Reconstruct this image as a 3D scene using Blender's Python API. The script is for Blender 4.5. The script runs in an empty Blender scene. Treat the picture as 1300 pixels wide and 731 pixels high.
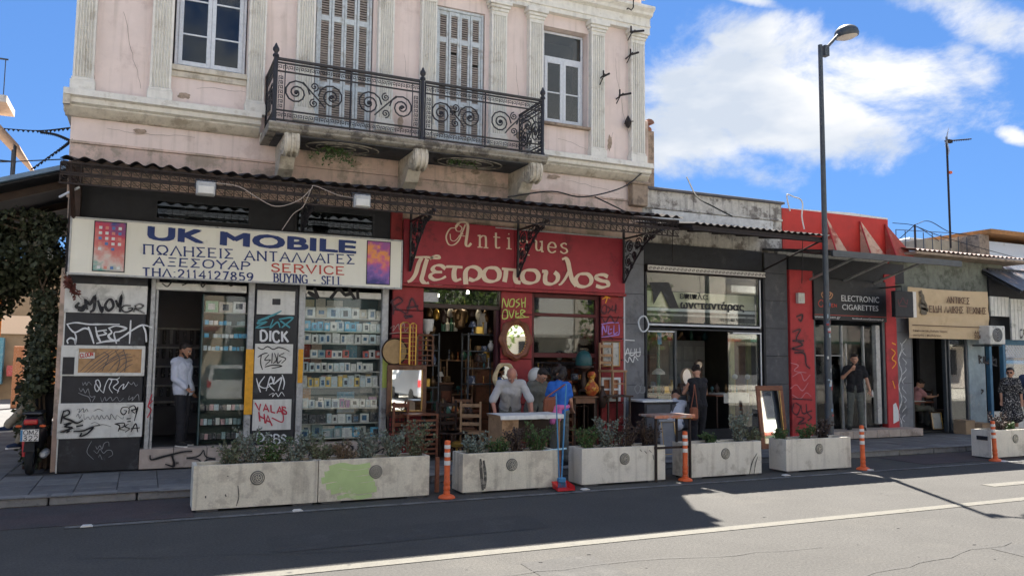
import bpy, bmesh, math, random
from mathutils import Vector, Matrix, noise
random.seed(7)
R = math.radians
PI = math.pi
scn = bpy.context.scene
col = scn.collection

# ---------------------------------------------------------------- camera
CAMH = 1.9
AX = (Vector((0.90869311, -0.41735029, 0.0097753)),      # world direction of image right
      Vector((0.04482067, 0.07425362, -0.99623165)),     # image down
      Vector((0.41505172, 0.90570698, 0.08617968)))      # view direction
FPX = 1014.0
cam = bpy.data.cameras.new('camera')
cam_o = bpy.data.objects.new('camera', cam)
col.objects.link(cam_o)
m = Matrix.Identity(4)
for i in range(3):
    m[i][0] = AX[0][i]; m[i][1] = -AX[1][i]; m[i][2] = -AX[2][i]
m[2][3] = CAMH
cam_o.matrix_world = m
cam.sensor_width = 36
cam.lens = FPX / 1300 * 36
cam.clip_start = 0.05
cam.clip_end = 3000
scn.camera = cam_o

# ---------------------------------------------------------------- light
SUNV = Vector((0.35, 0.64, 1.0)).normalized()
sun = bpy.data.lights.new('sun', 'SUN')
sun.energy = 3.3
sun.angle = R(0.5)
sun.color = (1.0, 0.93, 0.84)
sun_o = bpy.data.objects.new('sun', sun)
col.objects.link(sun_o)
sun_o.rotation_euler = SUNV.to_track_quat('Z', 'Y').to_euler()
scn.view_settings.view_transform = 'Standard'
scn.view_settings.look = 'None'
scn.view_settings.exposure = 2.45
scn.view_settings.gamma = 1.0

w = bpy.data.worlds.new('World')
scn.world = w
w.use_nodes = True
nt = w.node_tree
nt.nodes.clear()
def N(t, **k):
    n = nt.nodes.new(t)
    for a, b in k.items(): setattr(n, a, b)
    return n
def LK(a, b): nt.links.new(a, b)
def MATH(op, a, b=None, c=None, clamp=False):
    n = N('ShaderNodeMath', operation=op, use_clamp=clamp)
    for i, v in enumerate((a, b, c)):
        if v is None: continue
        if isinstance(v, (int, float)): n.inputs[i].default_value = v
        else: LK(v, n.inputs[i])
    return n.outputs[0]
sky = N('ShaderNodeTexSky', sky_type='NISHITA')
sky.sun_disc = False
sky.sun_elevation = math.asin(SUNV.z)
sky.sun_rotation = math.atan2(SUNV.x, SUNV.y)
sky.air_density = 1.0; sky.dust_density = 0.0; sky.ozone_density = 5.0
hs = N('ShaderNodeHueSaturation'); hs.inputs['Saturation'].default_value = 1.0
LK(sky.outputs[0], hs.inputs['Color'])
bg = N('ShaderNodeBackground'); bg.inputs[1].default_value = 0.125
gmn = N('ShaderNodeGamma'); gmn.inputs[1].default_value = .5; LK(hs.outputs[0], gmn.inputs[0])
tn = N('ShaderNodeMix', data_type='RGBA', blend_type='MULTIPLY'); tn.inputs[0].default_value = 1; tn.inputs[7].default_value = (.165, .295, .52, 1)
LK(gmn.outputs[0], tn.inputs[6]); LK(tn.outputs[2], bg.inputs[0])
tc = N('ShaderNodeTexCoord'); sep = N('ShaderNodeSeparateXYZ')
LK(tc.outputs['Generated'], sep.inputs[0])
yy = MATH('MAXIMUM', sep.outputs[1], 0.02)
u_ = MATH('DIVIDE', sep.outputs[0], yy); v_ = MATH('DIVIDE', sep.outputs[2], yy)
def blob(cu, cv, ru, rv, amp):
    a = MATH('DIVIDE', MATH('SUBTRACT', u_, cu), ru); b = MATH('DIVIDE', MATH('SUBTRACT', v_, cv), rv)
    d = MATH('ADD', MATH('MULTIPLY', a, a), MATH('MULTIPLY', b, b))
    return MATH('MULTIPLY', MATH('SUBTRACT', 1.0, d, clamp=True), amp)
def dirv(px, py):
    c = AX[0] * (px - 650) + AX[1] * (py - 365.5) + AX[2] * FPX
    return c.x / c.y, c.z / c.y
bl = None
for (px, py, rx, ry, amp) in ((1000, 135, 205, 95, .85), (880, 170, 100, 62, .75), (1110, 95, 220, 85, .8), (905, 205, 150, 40, .55), (1250, 30, 170, 55, .6), (1230, 90, 90, 60, .6),
                              (915, 52, 26, 18, .6), (950, -2, 60, 14, .6), (1285, 172, 30, 18, .62), (1200, 225, 40, 10, .2)):
    c0 = dirv(px, py); c1 = dirv(px + rx, py); c2 = dirv(px, py + ry)
    b = blob(c0[0], c0[1], abs(c1[0] - c0[0]), abs(c2[1] - c0[1]), amp)
    bl = b if bl is None else MATH('MAXIMUM', bl, b)
mp = N('ShaderNodeMapping'); mp.inputs['Scale'].default_value = (1, 1, 1.7)
LK(tc.outputs['Generated'], mp.inputs[0])
nz = N('ShaderNodeTexNoise'); nz.inputs['Scale'].default_value = 6.0; nz.inputs['Detail'].default_value = 9.0; nz.inputs['Roughness'].default_value = .62
nz.inputs['Distortion'].default_value = .25
LK(mp.outputs[0], nz.inputs[0])
nb = N('ShaderNodeTexNoise'); nb.inputs['Scale'].default_value = 1.6; nb.inputs['Detail'].default_value = 3.0
LK(mp.outputs[0], nb.inputs[0])
# scattered cloud out of view, overhead and behind, added as fill light for the shade
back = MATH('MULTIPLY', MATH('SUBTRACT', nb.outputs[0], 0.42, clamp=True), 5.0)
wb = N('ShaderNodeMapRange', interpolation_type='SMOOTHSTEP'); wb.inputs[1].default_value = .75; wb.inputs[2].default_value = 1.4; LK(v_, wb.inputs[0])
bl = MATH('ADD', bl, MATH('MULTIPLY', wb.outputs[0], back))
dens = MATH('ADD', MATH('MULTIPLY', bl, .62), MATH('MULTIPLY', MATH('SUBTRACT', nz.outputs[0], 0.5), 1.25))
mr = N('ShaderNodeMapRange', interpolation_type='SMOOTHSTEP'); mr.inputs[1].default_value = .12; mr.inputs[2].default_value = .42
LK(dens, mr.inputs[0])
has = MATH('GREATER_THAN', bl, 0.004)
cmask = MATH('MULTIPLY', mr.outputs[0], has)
nz2 = N('ShaderNodeTexNoise'); nz2.inputs['Scale'].default_value = 4.5; nz2.inputs['Detail'].default_value = 5.0
mp2 = N('ShaderNodeMapping'); mp2.inputs['Location'].default_value = (.03, 0, .35); mp2.inputs['Scale'].default_value = (1, 1, 2.4)
LK(tc.outputs['Generated'], mp2.inputs[0]); LK(mp2.outputs[0], nz2.inputs[0])
cr = N('ShaderNodeValToRGB'); cr.color_ramp.elements[0].position = .42; cr.color_ramp.elements[0].color = (1, 1, 1, 1)
cr.color_ramp.elements[1].position = .62; cr.color_ramp.elements[1].color = (.62, .69, .80, 1)
LK(nz2.outputs[0], cr.inputs[0])
bgc = N('ShaderNodeBackground'); bgc.inputs[1].default_value = 0.20
LK(cr.outputs[0], bgc.inputs[0])
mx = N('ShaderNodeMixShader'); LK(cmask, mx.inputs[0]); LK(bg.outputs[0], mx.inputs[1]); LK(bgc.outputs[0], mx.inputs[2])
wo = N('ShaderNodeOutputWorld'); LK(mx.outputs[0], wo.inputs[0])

# ---------------------------------------------------------------- where a photo pixel lies on a real plane
def ray(px, py): return AX[0] * (px - 650) + AX[1] * (py - 365.5) + AX[2] * FPX
def P(px, py, Y):
    d = ray(px, py); t = Y / d.y
    return Vector((d.x * t, Y, CAMH + d.z * t))
def G(px, py, z=0.0):
    d = ray(px, py); t = (z - CAMH) / d.z
    return Vector((d.x * t, d.y * t, z))
def XX(px, Y, py=450): return P(px, py, Y).x
def ZZ(px, py, Y): return P(px, py, Y).z
def zm(ox, oy, s): return lambda pts: [(ox + x / s, oy + y / s) for x, y in pts]

# ---------------------------------------------------------------- mesh helpers
class MB:
    def __init__(s): s.v = []; s.f = []; s.mi = []; s.m = 0
    def add(s, vs, fs):
        b = len(s.v); s.v += [tuple(v) for v in vs]
        s.f += [tuple(b + i for i in f) for f in fs]; s.mi += [s.m] * len(fs)
        return s
    def box(s, x0, x1, y0, y1, z0, z1, M=None):
        if x1 < x0: x0, x1 = x1, x0
        if y1 < y0: y0, y1 = y1, y0
        if z1 < z0: z0, z1 = z1, z0
        vs = [Vector(p) for p in ((x0,y0,z0),(x1,y0,z0),(x1,y1,z0),(x0,y1,z0),(x0,y0,z1),(x1,y0,z1),(x1,y1,z1),(x0,y1,z1))]
        if M: vs = [M @ v for v in vs]
        return s.add(vs, [(0,3,2,1),(4,5,6,7),(0,1,5,4),(1,2,6,5),(2,3,7,6),(3,0,4,7)])
    def quad(s, a, b, c, d): return s.add([a, b, c, d], [(0,1,2,3)])
    def prism(s, prof, axis, a, b):
        """profile polygon extruded along an axis; prof points are the other two coordinates in order"""
        def mk(p, t):
            return {'x': (t, p[0], p[1]), 'y': (p[0], t, p[1]), 'z': (p[0], p[1], t)}[axis]
        n = len(prof); vs = [mk(p, a) for p in prof] + [mk(p, b) for p in prof]
        fs = [tuple(range(n)), tuple(range(2*n-1, n-1, -1))] + [(i, n+i, n+(i+1) % n, (i+1) % n) for i in range(n)]
        return s.add(vs, fs)
    def tube(s, pts, r, n=6, cap=True, rr=None):
        pts = [Vector(p) for p in pts]; vs = []; up = None
        for i, p in enumerate(pts):
            d = (pts[min(i+1, len(pts)-1)] - pts[max(i-1, 0)])
            if d.length < 1e-9: d = Vector((0,0,1))
            d.normalize()
            if up is None: up = d.orthogonal().normalized()
            up = (up - d * up.dot(d))
            if up.length < 1e-6: up = d.orthogonal()
            up.normalize(); sd = d.cross(up)
            q = rr[i] if rr else r
            for k in range(n):
                a = 2*PI*k/n; vs.append(p + (up*math.cos(a) + sd*math.sin(a)) * q)
        fs = []
        for i in range(len(pts)-1):
            for k in range(n):
                fs.append((i*n+k, i*n+(k+1) % n, (i+1)*n+(k+1) % n, (i+1)*n+k))
        if cap:
            fs.append(tuple(range(n-1, -1, -1))); L = (len(pts)-1)*n; fs.append(tuple(L+k for k in range(n)))
        return s.add(vs, fs)
    def lathe(s, prof, c=(0,0,0), n=16, M=None, capb=True, capt=True):
        c = Vector(c); vs = []
        for (r, z) in prof:
            for k in range(n):
                a = 2*PI*k/n; v = Vector((r*math.cos(a), r*math.sin(a), z))
                if M: v = M @ v
                vs.append(c + v)
        fs = []
        for i in range(len(prof)-1):
            for k in range(n): fs.append((i*n+k, i*n+(k+1) % n, (i+1)*n+(k+1) % n, (i+1)*n+k))
        if capb: fs.append(tuple(range(n-1, -1, -1)))
        if capt: L = (len(prof)-1)*n; fs.append(tuple(L+k for k in range(n)))
        return s.add(vs, fs)
    def ell(s, c, r, n=12, M=None):
        prof = []
        h = n//2
        pr = [(math.sin(PI*i/h), -math.cos(PI*i/h)) for i in range(h+1)]
        c = Vector(c); vs = []
        for (a, z) in pr:
            for k in range(n):
                t = 2*PI*k/n; v = Vector((r[0]*max(a,.01)*math.cos(t), r[1]*max(a,.01)*math.sin(t), r[2]*z))
                if M: v = M @ v
                vs.append(c+v)
        fs = [(i*n+k, i*n+(k+1) % n, (i+1)*n+(k+1) % n, (i+1)*n+k) for i in range(h) for k in range(n)]
        fs.append(tuple(range(n-1,-1,-1))); fs.append(tuple(h*n+k for k in range(n)))
        return s.add(vs, fs)
    def build(s, name, mats, parent=None, bev=0, smooth=True, kind=None, label=None, ang=35):
        me = bpy.data.meshes.new(name)
        org = Vector((0,0,0))
        q = parent
        while q is not None: org += q.location; q = q.parent
        if parent is None and s.v:
            xs = [v[0] for v in s.v]; ys = [v[1] for v in s.v]; zs = [v[2] for v in s.v]
            base = Vector(((min(xs)+max(xs))/2, (min(ys)+max(ys))/2, min(zs)))
            org = base
        me.from_pydata([(v[0]-org.x, v[1]-org.y, v[2]-org.z) for v in s.v], [], s.f)
        if not isinstance(mats, (list, tuple)): mats = [mats]
        for mt in mats: me.materials.append(mt)
        if len(mats) > 1: me.polygons.foreach_set('material_index', s.mi)
        if bev:
            bm = bmesh.new(); bm.from_mesh(me)
            es = [e for e in bm.edges if len(e.link_faces) == 2 and e.calc_face_angle(0) > R(40)]
            bmesh.ops.bevel(bm, geom=es, offset=bev, segments=1, affect='EDGES', profile=.6)
            bm.to_mesh(me); bm.free()
        me.update()
        if smooth:
            me.polygons.foreach_set('use_smooth', [True]*len(me.polygons))
            me.set_sharp_from_angle(angle=R(ang))
        o = bpy.data.objects.new(name, me); col.objects.link(o)
        if parent: o.parent = parent
        else: o.location = org
        if kind: o['kind'] = kind
        if label: o['label'] = label
        return o

def tag(o, label=None, cat=None, group=None, kind=None):
    if label: o['label'] = label
    if cat: o['category'] = cat
    if group: o['group'] = group
    if kind: o['kind'] = kind
    return o
def thing(name, label, cat, loc=(0,0,0), group=None):
    o = bpy.data.objects.new(name, None); col.objects.link(o); o.location = loc
    o.empty_display_size = .2
    return tag(o, label, cat, group)
def copy_tree(o, parent=None):
    c = o.copy(); col.objects.link(c); c.parent = parent
    for ch in list(o.children): copy_tree(ch, c)
    return c
def move_copy(o, loc, rz=0, label=None, sc=None):
    c = copy_tree(o); c.location = loc; c.rotation_euler = (0, 0, rz)
    if label: c['label'] = label
    if sc: c.scale = sc
    return c
def bxp(px0, py0, px1, py1, Y, d, name, mat, parent=None, bev=0, **k):
    a = P(px0, py0, Y); b = P(px1, py1, Y)
    return MB().box(a.x, b.x, Y, Y+d, b.z, a.z).build(name, mat, parent, bev=bev, **k)

# ---------------------------------------------------------------- strokes (lettering, spray paint)
def catmull(p, k=6):
    if len(p) < 3: return [Vector(q) for q in p]
    p = [Vector(q) for q in p]; closed = (p[0]-p[-1]).length < 1e-6
    out = []
    n = len(p)
    for i in range(n-1):
        a = p[i-1] if i > 0 else (p[-2] if closed else p[0]*2-p[1])
        b, c = p[i], p[i+1]
        d = p[i+2] if i+2 < n else (p[1] if closed else c*2-b)
        for j in range(k):
            t = j/k
            out.append(.5*((2*b)+(c-a)*t+(2*a-5*b+4*c-d)*t*t+(3*b-a-3*c+d)*t**3))
    out.append(p[-1]); return out
_layer = [0]
def ribbon(mb, pts, wmax, wmin=None, pen=0.0, Y=0, smooth=True, taper=False):
    """pts: (x,z) world on a wall facing -Y; the width follows a pen angle"""
    if wmin is None: wmin = wmax
    p = catmull([(x, z, 0) for x, z in pts], 5) if smooth else [Vector((x, z, 0)) for x, z in pts]
    q = [p[0]]
    for v in p[1:]:
        if (v-q[-1]).length > 1e-5: q.append(v)
    p = q
    if len(p) < 2: return
    _layer[0] = (_layer[0]+1) % 12; y = Y - _layer[0]*.0004
    vs = []; n = len(p)
    for i in range(n):
        d0 = (p[i]-p[i-1]).normalized() if i > 0 else (p[1]-p[0]).normalized()
        d1 = (p[i+1]-p[i]).normalized() if i < n-1 else d0
        d = (d0+d1)
        if d.length < 1e-4: d = d0
        d.normalize(); nn = Vector((-d.y, d.x, 0))
        a = math.atan2(d.y, d.x)
        ww = wmin+(wmax-wmin)*abs(math.sin(a-pen))
        if taper: ww *= (.62+.38*math.sin(PI*min(1, max(0, (i+.6)/n))))*(1+.38*noise.noise(Vector((p[i].x*9, p[i].y*9, taper))))
        mi = 1/max(.55, abs(nn.dot(Vector((-d0.y, d0.x, 0)))))
        for sg in (1, -1):
            c = p[i]+nn*sg*ww/2*mi; vs.append((c.x, y, c.y))
    mb.add(vs, [(2*i, 2*i+1, 2*i+3, 2*i+2) for i in range(n-1)])
def strokes_px(mb, lst, Y, w, wmin=None, pen=0.0, smooth=True, taper=False):
    for s in lst:
        ribbon(mb, [(P(x, y, Y).x, P(x, y, Y).z) for x, y in s], w, wmin, pen, Y, smooth, taper)
C8 = [(.5,1),(.12,.87),(0,.5),(.12,.13),(.5,0),(.88,.13),(1,.5),(.88,.87),(.5,1)]
GL = {  # width, strokes: 's' smooth / 'l' straight
'A':(.85,[('l',[(0,0),(.5,1),(1,0)]),('l',[(.2,.36),(.8,.36)])]), 'B':(.7,[('l',[(0.05,0),(.05,1)]),('s',[(0.05,1),(.6,.98),(.85,.77),(.6,.55),(.05,.53)]),('s',[(.05,.53),(.7,.5),(1,.27),(.7,.02),(.05,0)])]),
'C':(.8,[('s',[(1,.8),(.75,.97),(.45,1),(.12,.85),(0,.5),(.12,.15),(.45,0),(.78,.04),(1,.22)])]), 'D':(.8,[('l',[(.05,0),(.05,1)]),('s',[(.05,1),(.6,.95),(.95,.72),(1,.5),(.95,.28),(.6,.05),(.05,0)])]),
'E':(.7,[('l',[(.05,0),(.05,1)]),('l',[(.05,1),(.95,1)]),('l',[(.05,.52),(.75,.52)]),('l',[(.05,0),(1,0)])]), 'F':(.65,[('l',[(.05,0),(.05,1)]),('l',[(.05,1),(.95,1)]),('l',[(.05,.52),(.75,.52)])]),
'G':(.85,[('s',[(1,.8),(.75,.97),(.45,1),(.12,.85),(0,.5),(.12,.15),(.5,0),(.85,.08),(.97,.2)]),('l',[(.97,.05),(.97,.45),(.6,.45)])]), 'H':(.8,[('l',[(.05,0),(.05,1)]),('l',[(.95,0),(.95,1)]),('l',[(.05,.52),(.95,.52)])]),
'I':(.18,[('l',[(.5,0),(.5,1)])]), 'J':(.5,[('s',[(.9,1),(.9,.4),(.8,.1),(.4,0),(0,.15)])]), 'K':(.8,[('l',[(.05,0),(.05,1)]),('l',[(.9,1),(.05,.42)]),('l',[(.3,.6),(1,0)])]),
'L':(.65,[('l',[(.05,1),(.05,0)]),('l',[(.05,0),(1,0)])]), 'M':(.95,[('l',[(.05,0),(.05,1)]),('l',[(.05,1),(.5,.2),(.95,1)]),('l',[(.95,1),(.95,0)])]), 'N':(.8,[('l',[(.05,0),(.05,1)]),('l',[(.05,1),(.95,0)]),('l',[(.95,0),(.95,1)])]),
'O':(.9,[('s',C8)]), 'P':(.7,[('l',[(.05,0),(.05,1)]),('s',[(.05,1),(.7,.98),(1,.75),(.7,.5),(.05,.48)])]), 'Q':(.9,[('s',C8),('l',[(.6,.25),(1,-.1)])]), 'R':(.8,[('l',[(.05,0),(.05,1)]),('s',[(.05,1),(.65,.98),(.92,.76),(.65,.54),(.05,.52)]),('l',[(.5,.52),(1,0)])]),
'S':(.65,[('s',[(.92,.8),(.75,.96),(.45,1),(.12,.87),(.1,.68),(.4,.54),(.8,.42),(.95,.24),(.75,.04),(.4,0),(.1,.06),(0,.22)])]), 'T':(.75,[('l',[(.5,0),(.5,1)]),('l',[(0,1),(1,1)])]), 'U':(.8,[('s',[(.05,1),(.05,.35),(.15,.1),(.5,0),(.85,.1),(.95,.35),(.95,1)])]),
'V':(.8,[('l',[(0,1),(.5,0),(1,1)])]), 'W':(1.1,[('l',[(0,1),(.25,0),(.5,.9),(.75,0),(1,1)])]), 'X':(.8,[('l',[(0,1),(1,0)]),('l',[(1,1),(0,0)])]), 'Y':(.8,[('l',[(0,1),(.5,.48),(.5,0)]),('l',[(1,1),(.5,.48)])]), 'Z':(.75,[('l',[(0,1),(1,1),(0,0),(1,0)])]),
'Π':(.85,[('l',[(.08,0),(.08,1)]),('l',[(.92,0),(.92,1)]),('l',[(0,1),(1,1)])]), 'Ω':(.9,[('s',[(.05,0),(.38,.03),(.3,.15),(.05,.4),(.04,.65),(.2,.92),(.5,1),(.8,.92),(.96,.65),(.95,.4),(.7,.15),(.62,.03),(.95,0)])]),
'Λ':(.85,[('l',[(0,0),(.5,1),(1,0)])]), 'Σ':(.75,[('l',[(.95,1),(.05,1),(.55,.52),(.05,0),(1,0)])]), 'Γ':(.65,[('l',[(.1,0),(.1,1)]),('l',[(.1,1),(.95,1)])]), 'Ξ':(.75,[('l',[(.05,1),(.95,1)]),('l',[(.2,.52),(.8,.52)]),('l',[(.05,0),(.95,0)])]),
'Δ':(.85,[('l',[(0,0),(.5,1),(1,0),(0,0)])]), '-':(.5,[('l',[(0.1,.42),(.9,.42)])]), ':':(.2,[('l',[(.5,.7),(.5,.6)]),('l',[(.5,.1),(.5,0)])]), '.':(.2,[('l',[(.5,.1),(.5,0)])]), ' ':(.45,[]), '=':(.5,[('l',[(0,.3),(1,.3)]),('l',[(0,.6),(1,.6)])]),
'0':(.65,[('s',C8)]), '1':(.4,[('l',[(.1,.8),(.5,1),(.5,0)])]), '2':(.65,[('s',[(.05,.75),(.2,.95),(.5,1),(.85,.85),(.85,.62),(.5,.32),(.05,0.02)]),('l',[(.02,0),(.98,0)])]), '3':(.62,[('s',[(.05,.85),(.4,1),(.8,.87),(.75,.62),(.35,.53),(.85,.42),(.9,.17),(.5,0),(.05,.12)])]),
'4':(.7,[('l',[(.7,0),(.7,1),(0,.3),(1,.3)])]), '5':(.65,[('l',[(.9,1),(.2,1),(.12,.55)]),('s',[(.12,.55),(.5,.64),(.9,.45),(.88,.15),(.5,0),(.05,.1)])]), '6':(.65,[('s',[(.85,.95),(.35,.85),(.05,.4),(.2,.05),(.6,0),(.95,.2),(.85,.5),(.5,.58),(.1,.35)])]), '7':(.6,[('l',[(0,1),(.95,1),(.35,0)])]),
'8':(.65,[('s',[(.5,.54),(.15,.72),(.25,.95),(.5,1),(.75,.95),(.85,.72),(.5,.54),(.08,.3),(.2,.05),(.5,0),(.8,.05),(.92,.3),(.5,.54)])]), '9':(.65,[('s',[(.15,.05),(.65,.15),(.95,.6),(.8,.95),(.4,1),(.05,.8),(.15,.5),(.5,.42),(.9,.65)])]),
}
def lettering(mb, text, TL, TR, BL, Y, wid, wmin=None, serif=0.0, gap=.22, jit=0.0, pen=0.0, BR=None):
    """text laid between three photo corners (top left, top right, bottom left) on plane Y; letters are real strips of paint"""
    tot = sum(GL[c][0] for c in text)+gap*(len(text)-1)
    a = P(*TL, Y); b = P(*TR, Y); c = P(*BL, Y)
    ex = (b-a)/tot; ez = (a-c); x = 0
    for ch in text:
        wd, sts = GL[ch]
        jx = (random.random()-.5)*jit; jz = (random.random()-.5)*jit; sk = (random.random()-.5)*jit*1.5
        for kind, pts in sts:
            q = []
            for (u, v) in pts:
                if jit: u += (random.random()-.5)*jit*.5; v += (random.random()-.5)*jit*.4
                p = c+ex*(x+wd*u+jx+sk*v)+ez*(v+jz)
                q.append((p.x, p.z))
            ribbon(mb, q, wid, wmin, pen, Y, smooth=(kind == 's'))
            if serif:
                for e, o in ((0, 1), (-1, -2)):
                    du = pts[o][0]-pts[e][0]; dv = pts[o][1]-pts[e][1]
                    if abs(dv) > .25 and (pts[e][1] < .02 or pts[e][1] > .98) and abs(dv) >= abs(du)*.6 and ch not in 'SCGO':
                        p = Vector((q[e][0], 0, q[e][1])); h = ez.length
                        ribbon(mb, [(p.x-serif*h, p.z), (p.x+serif*h, p.z)], wmin or wid, None, 0, Y, smooth=False)
        x += wd+gap
def text_mesh(s, TL, BR, Y, name, mat, parent, bold=0.0, rot=False, thick=.004, fat=0.0):
    """sans text with the built-in font, fitted to the box between two photo points on plane Y"""
    cu = bpy.data.curves.new('t', 'FONT'); cu.body = s; cu.extrude = .001; cu.offset = bold; cu.resolution_u = 3
    o = bpy.data.objects.new('t', cu); col.objects.link(o)
    dg = bpy.context.evaluated_depsgraph_get()
    me = bpy.data.meshes.new_from_object(o.evaluated_get(dg)); bpy.data.objects.remove(o)
    vs = [v.co.copy() for v in me.vertices]; fs = [tuple(p.vertices) for p in me.polygons]
    x0 = min(v.x for v in vs); x1 = max(v.x for v in vs); y0 = min(v.y for v in vs); y1 = max(v.y for v in vs); z0 = min(v.z for v in vs); z1 = max(v.z for v in vs)
    a = P(*TL, Y); b = P(*BR, Y)
    mb = MB()
    for q, dx, dz in ((0,0,0),)+(((1,fat,fat*.3),(2,-fat,-fat*.3),(3,fat,-fat*.5),(4,-fat,fat*.5)) if fat else ()): mb.add([(dx+a.x+(v.x-x0)/(x1-x0)*(b.x-a.x), Y-q*.0006-(v.z-z0)/(z1-z0)*thick, dz+b.z+(v.y-y0)/(y1-y0)*(a.z-b.z)) for v in vs], fs)
    bpy.data.meshes.remove(me)
    return mb.build(name, mat, parent, smooth=False)

# ---------------------------------------------------------------- materials
def mat(name, c, rough=.8, var=.18, sc=6.0, bump=.15, bsc=60.0, c2=None, c2amt=.5, c2sc=1.3, metal=0.0, spec=.4, streak=0.0, streakc=(.12,.11,.1), obj=True, grain=0.0, gsc=45, coat=0.0):
    m = bpy.data.materials.new(name); m.use_nodes = True; t = m.node_tree; t.nodes.clear()
    n = lambda k, **kw: (lambda q: ([setattr(q, a, b) for a, b in kw.items()], q)[1])(t.nodes.new(k))
    L = t.links.new
    out = n('ShaderNodeOutputMaterial'); pb = n('ShaderNodeBsdfPrincipled'); L(pb.outputs[0], out.inputs[0])
    pb.inputs['Roughness'].default_value = rough; pb.inputs['Metallic'].default_value = metal
    pb.inputs['Specular IOR Level'].default_value = spec; pb.inputs['Coat Weight'].default_value = coat
    geo = n('ShaderNodeNewGeometry')
    n1 = n('ShaderNodeTexNoise'); n1.inputs['Scale'].default_value = sc; n1.inputs['Detail'].default_value = 6; n1.inputs['Roughness'].default_value = .65
    L(geo.outputs['Position'], n1.inputs[0])
    r1 = n('ShaderNodeMapRange'); r1.inputs[1].default_value = .3; r1.inputs[2].default_value = .7; r1.inputs[3].default_value = 1-var; r1.inputs[4].default_value = 1+var*.7
    L(n1.outputs[0], r1.inputs[0])
    base = n('ShaderNodeMix', data_type='RGBA', blend_type='MIX'); base.inputs[6].default_value = (*c, 1); base.inputs[7].default_value = (*(c2 or c), 1)
    n2 = n('ShaderNodeTexNoise'); n2.inputs['Scale'].default_value = c2sc; n2.inputs['Detail'].default_value = 8; n2.inputs['Roughness'].default_value = .7
    L(geo.outputs['Position'], n2.inputs[0])
    r2 = n('ShaderNodeMapRange', interpolation_type='SMOOTHSTEP'); lo = .72-.4*c2amt; r2.inputs[1].default_value = lo; r2.inputs[2].default_value = lo+.12
    L(n2.outputs[0], r2.inputs[0])
    if c2: L(r2.outputs[0], base.inputs[0])
    else: base.inputs[0].default_value = 0
    cc = base.outputs[2]
    if streak:
        mpn = n('ShaderNodeMapping'); mpn.inputs['Scale'].default_value = (7, 7, .45); L(geo.outputs['Position'], mpn.inputs[0])
        n3 = n('ShaderNodeTexNoise'); n3.inputs['Scale'].default_value = 1.6; n3.inputs['Detail'].default_value = 5; L(mpn.outputs[0], n3.inputs[0])
        r3 = n('ShaderNodeMapRange', interpolation_type='SMOOTHSTEP'); r3.inputs[1].default_value = .5; r3.inputs[2].default_value = .75; r3.inputs[4].default_value = streak
        L(n3.outputs[0], r3.inputs[0])
        sm = n('ShaderNodeMix', data_type='RGBA'); sm.inputs[7].default_value = (*streakc, 1); L(r3.outputs[0], sm.inputs[0]); L(cc, sm.inputs[6]); cc = sm.outputs[2]
    mu = n('ShaderNodeMix', data_type='RGBA', blend_type='MULTIPLY'); mu.inputs[0].default_value = 1
    L(cc, mu.inputs[6]); L(r1.outputs[0], mu.inputs[7]); fin = mu.outputs[2]
    if grain:
        n5 = n('ShaderNodeTexNoise'); n5.inputs['Scale'].default_value = gsc; n5.inputs['Detail'].default_value = 3; n5.inputs['Roughness'].default_value = .8; L(geo.outputs['Position'], n5.inputs[0])
        r5 = n('ShaderNodeMapRange'); r5.inputs[1].default_value = .32; r5.inputs[2].default_value = .68; r5.inputs[3].default_value = 1-grain; r5.inputs[4].default_value = 1+grain; L(n5.outputs[0], r5.inputs[0])
        m5 = n('ShaderNodeMix', data_type='RGBA', blend_type='MULTIPLY'); m5.inputs[0].default_value = 1; L(fin, m5.inputs[6]); L(r5.outputs[0], m5.inputs[7]); fin = m5.outputs[2]
    L(fin, pb.inputs['Base Color'])
    if bump:
        n4 = n('ShaderNodeTexNoise'); n4.inputs['Scale'].default_value = bsc; n4.inputs['Detail'].default_value = 4; L(geo.outputs['Position'], n4.inputs[0])
        b = n('ShaderNodeBump'); b.inputs['Strength'].default_value = bump; b.inputs['Distance'].default_value = .01
        L(n4.outputs[0], b.inputs['Height']); L(b.outputs[0], pb.inputs['Normal'])
    return m
def glassmat(name, tint=(.9,.95,.93), ior=1.5, refl=1.0, dirt=.04):
    m = bpy.data.materials.new(name); m.use_nodes = True; t = m.node_tree; t.nodes.clear()
    n = t.nodes.new; L = t.links.new
    out = n('ShaderNodeOutputMaterial'); tr = n('ShaderNodeBsdfTransparent'); tr.inputs[0].default_value = (*tint, 1)
    gl = n('ShaderNodeBsdfGlossy'); gl.inputs['Roughness'].default_value = .02; fr = n('ShaderNodeFresnel'); fr.inputs[0].default_value = ior
    mu = n('ShaderNodeMath'); mu.operation = 'MULTIPLY'; mu.inputs[1].default_value = refl; mu.use_clamp = True
    L(fr.outputs[0], mu.inputs[0])
    mx = n('ShaderNodeMixShader'); L(mu.outputs[0], mx.inputs[0]); L(tr.outputs[0], mx.inputs[1]); L(gl.outputs[0], mx.inputs[2])
    df = n('ShaderNodeBsdfDiffuse'); df.inputs[0].default_value = (.5,.5,.48,1)
    ns = n('ShaderNodeTexNoise'); ns.inputs['Scale'].default_value = 3; ns.inputs['Detail'].default_value = 6
    ge = n('ShaderNodeNewGeometry'); L(ge.outputs['Position'], ns.inputs[0])
    rm = n('ShaderNodeMapRange'); rm.inputs[1].default_value = .4; rm.inputs[2].default_value = .75; rm.inputs[4].default_value = dirt*2
    L(ns.outputs[0], rm.inputs[0])
    m2 = n('ShaderNodeMixShader'); L(rm.outputs[0], m2.inputs[0]); L(mx.outputs[0], m2.inputs[1]); L(df.outputs[0], m2.inputs[2]); L(m2.outputs[0], out.inputs[0])
    return m
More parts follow.
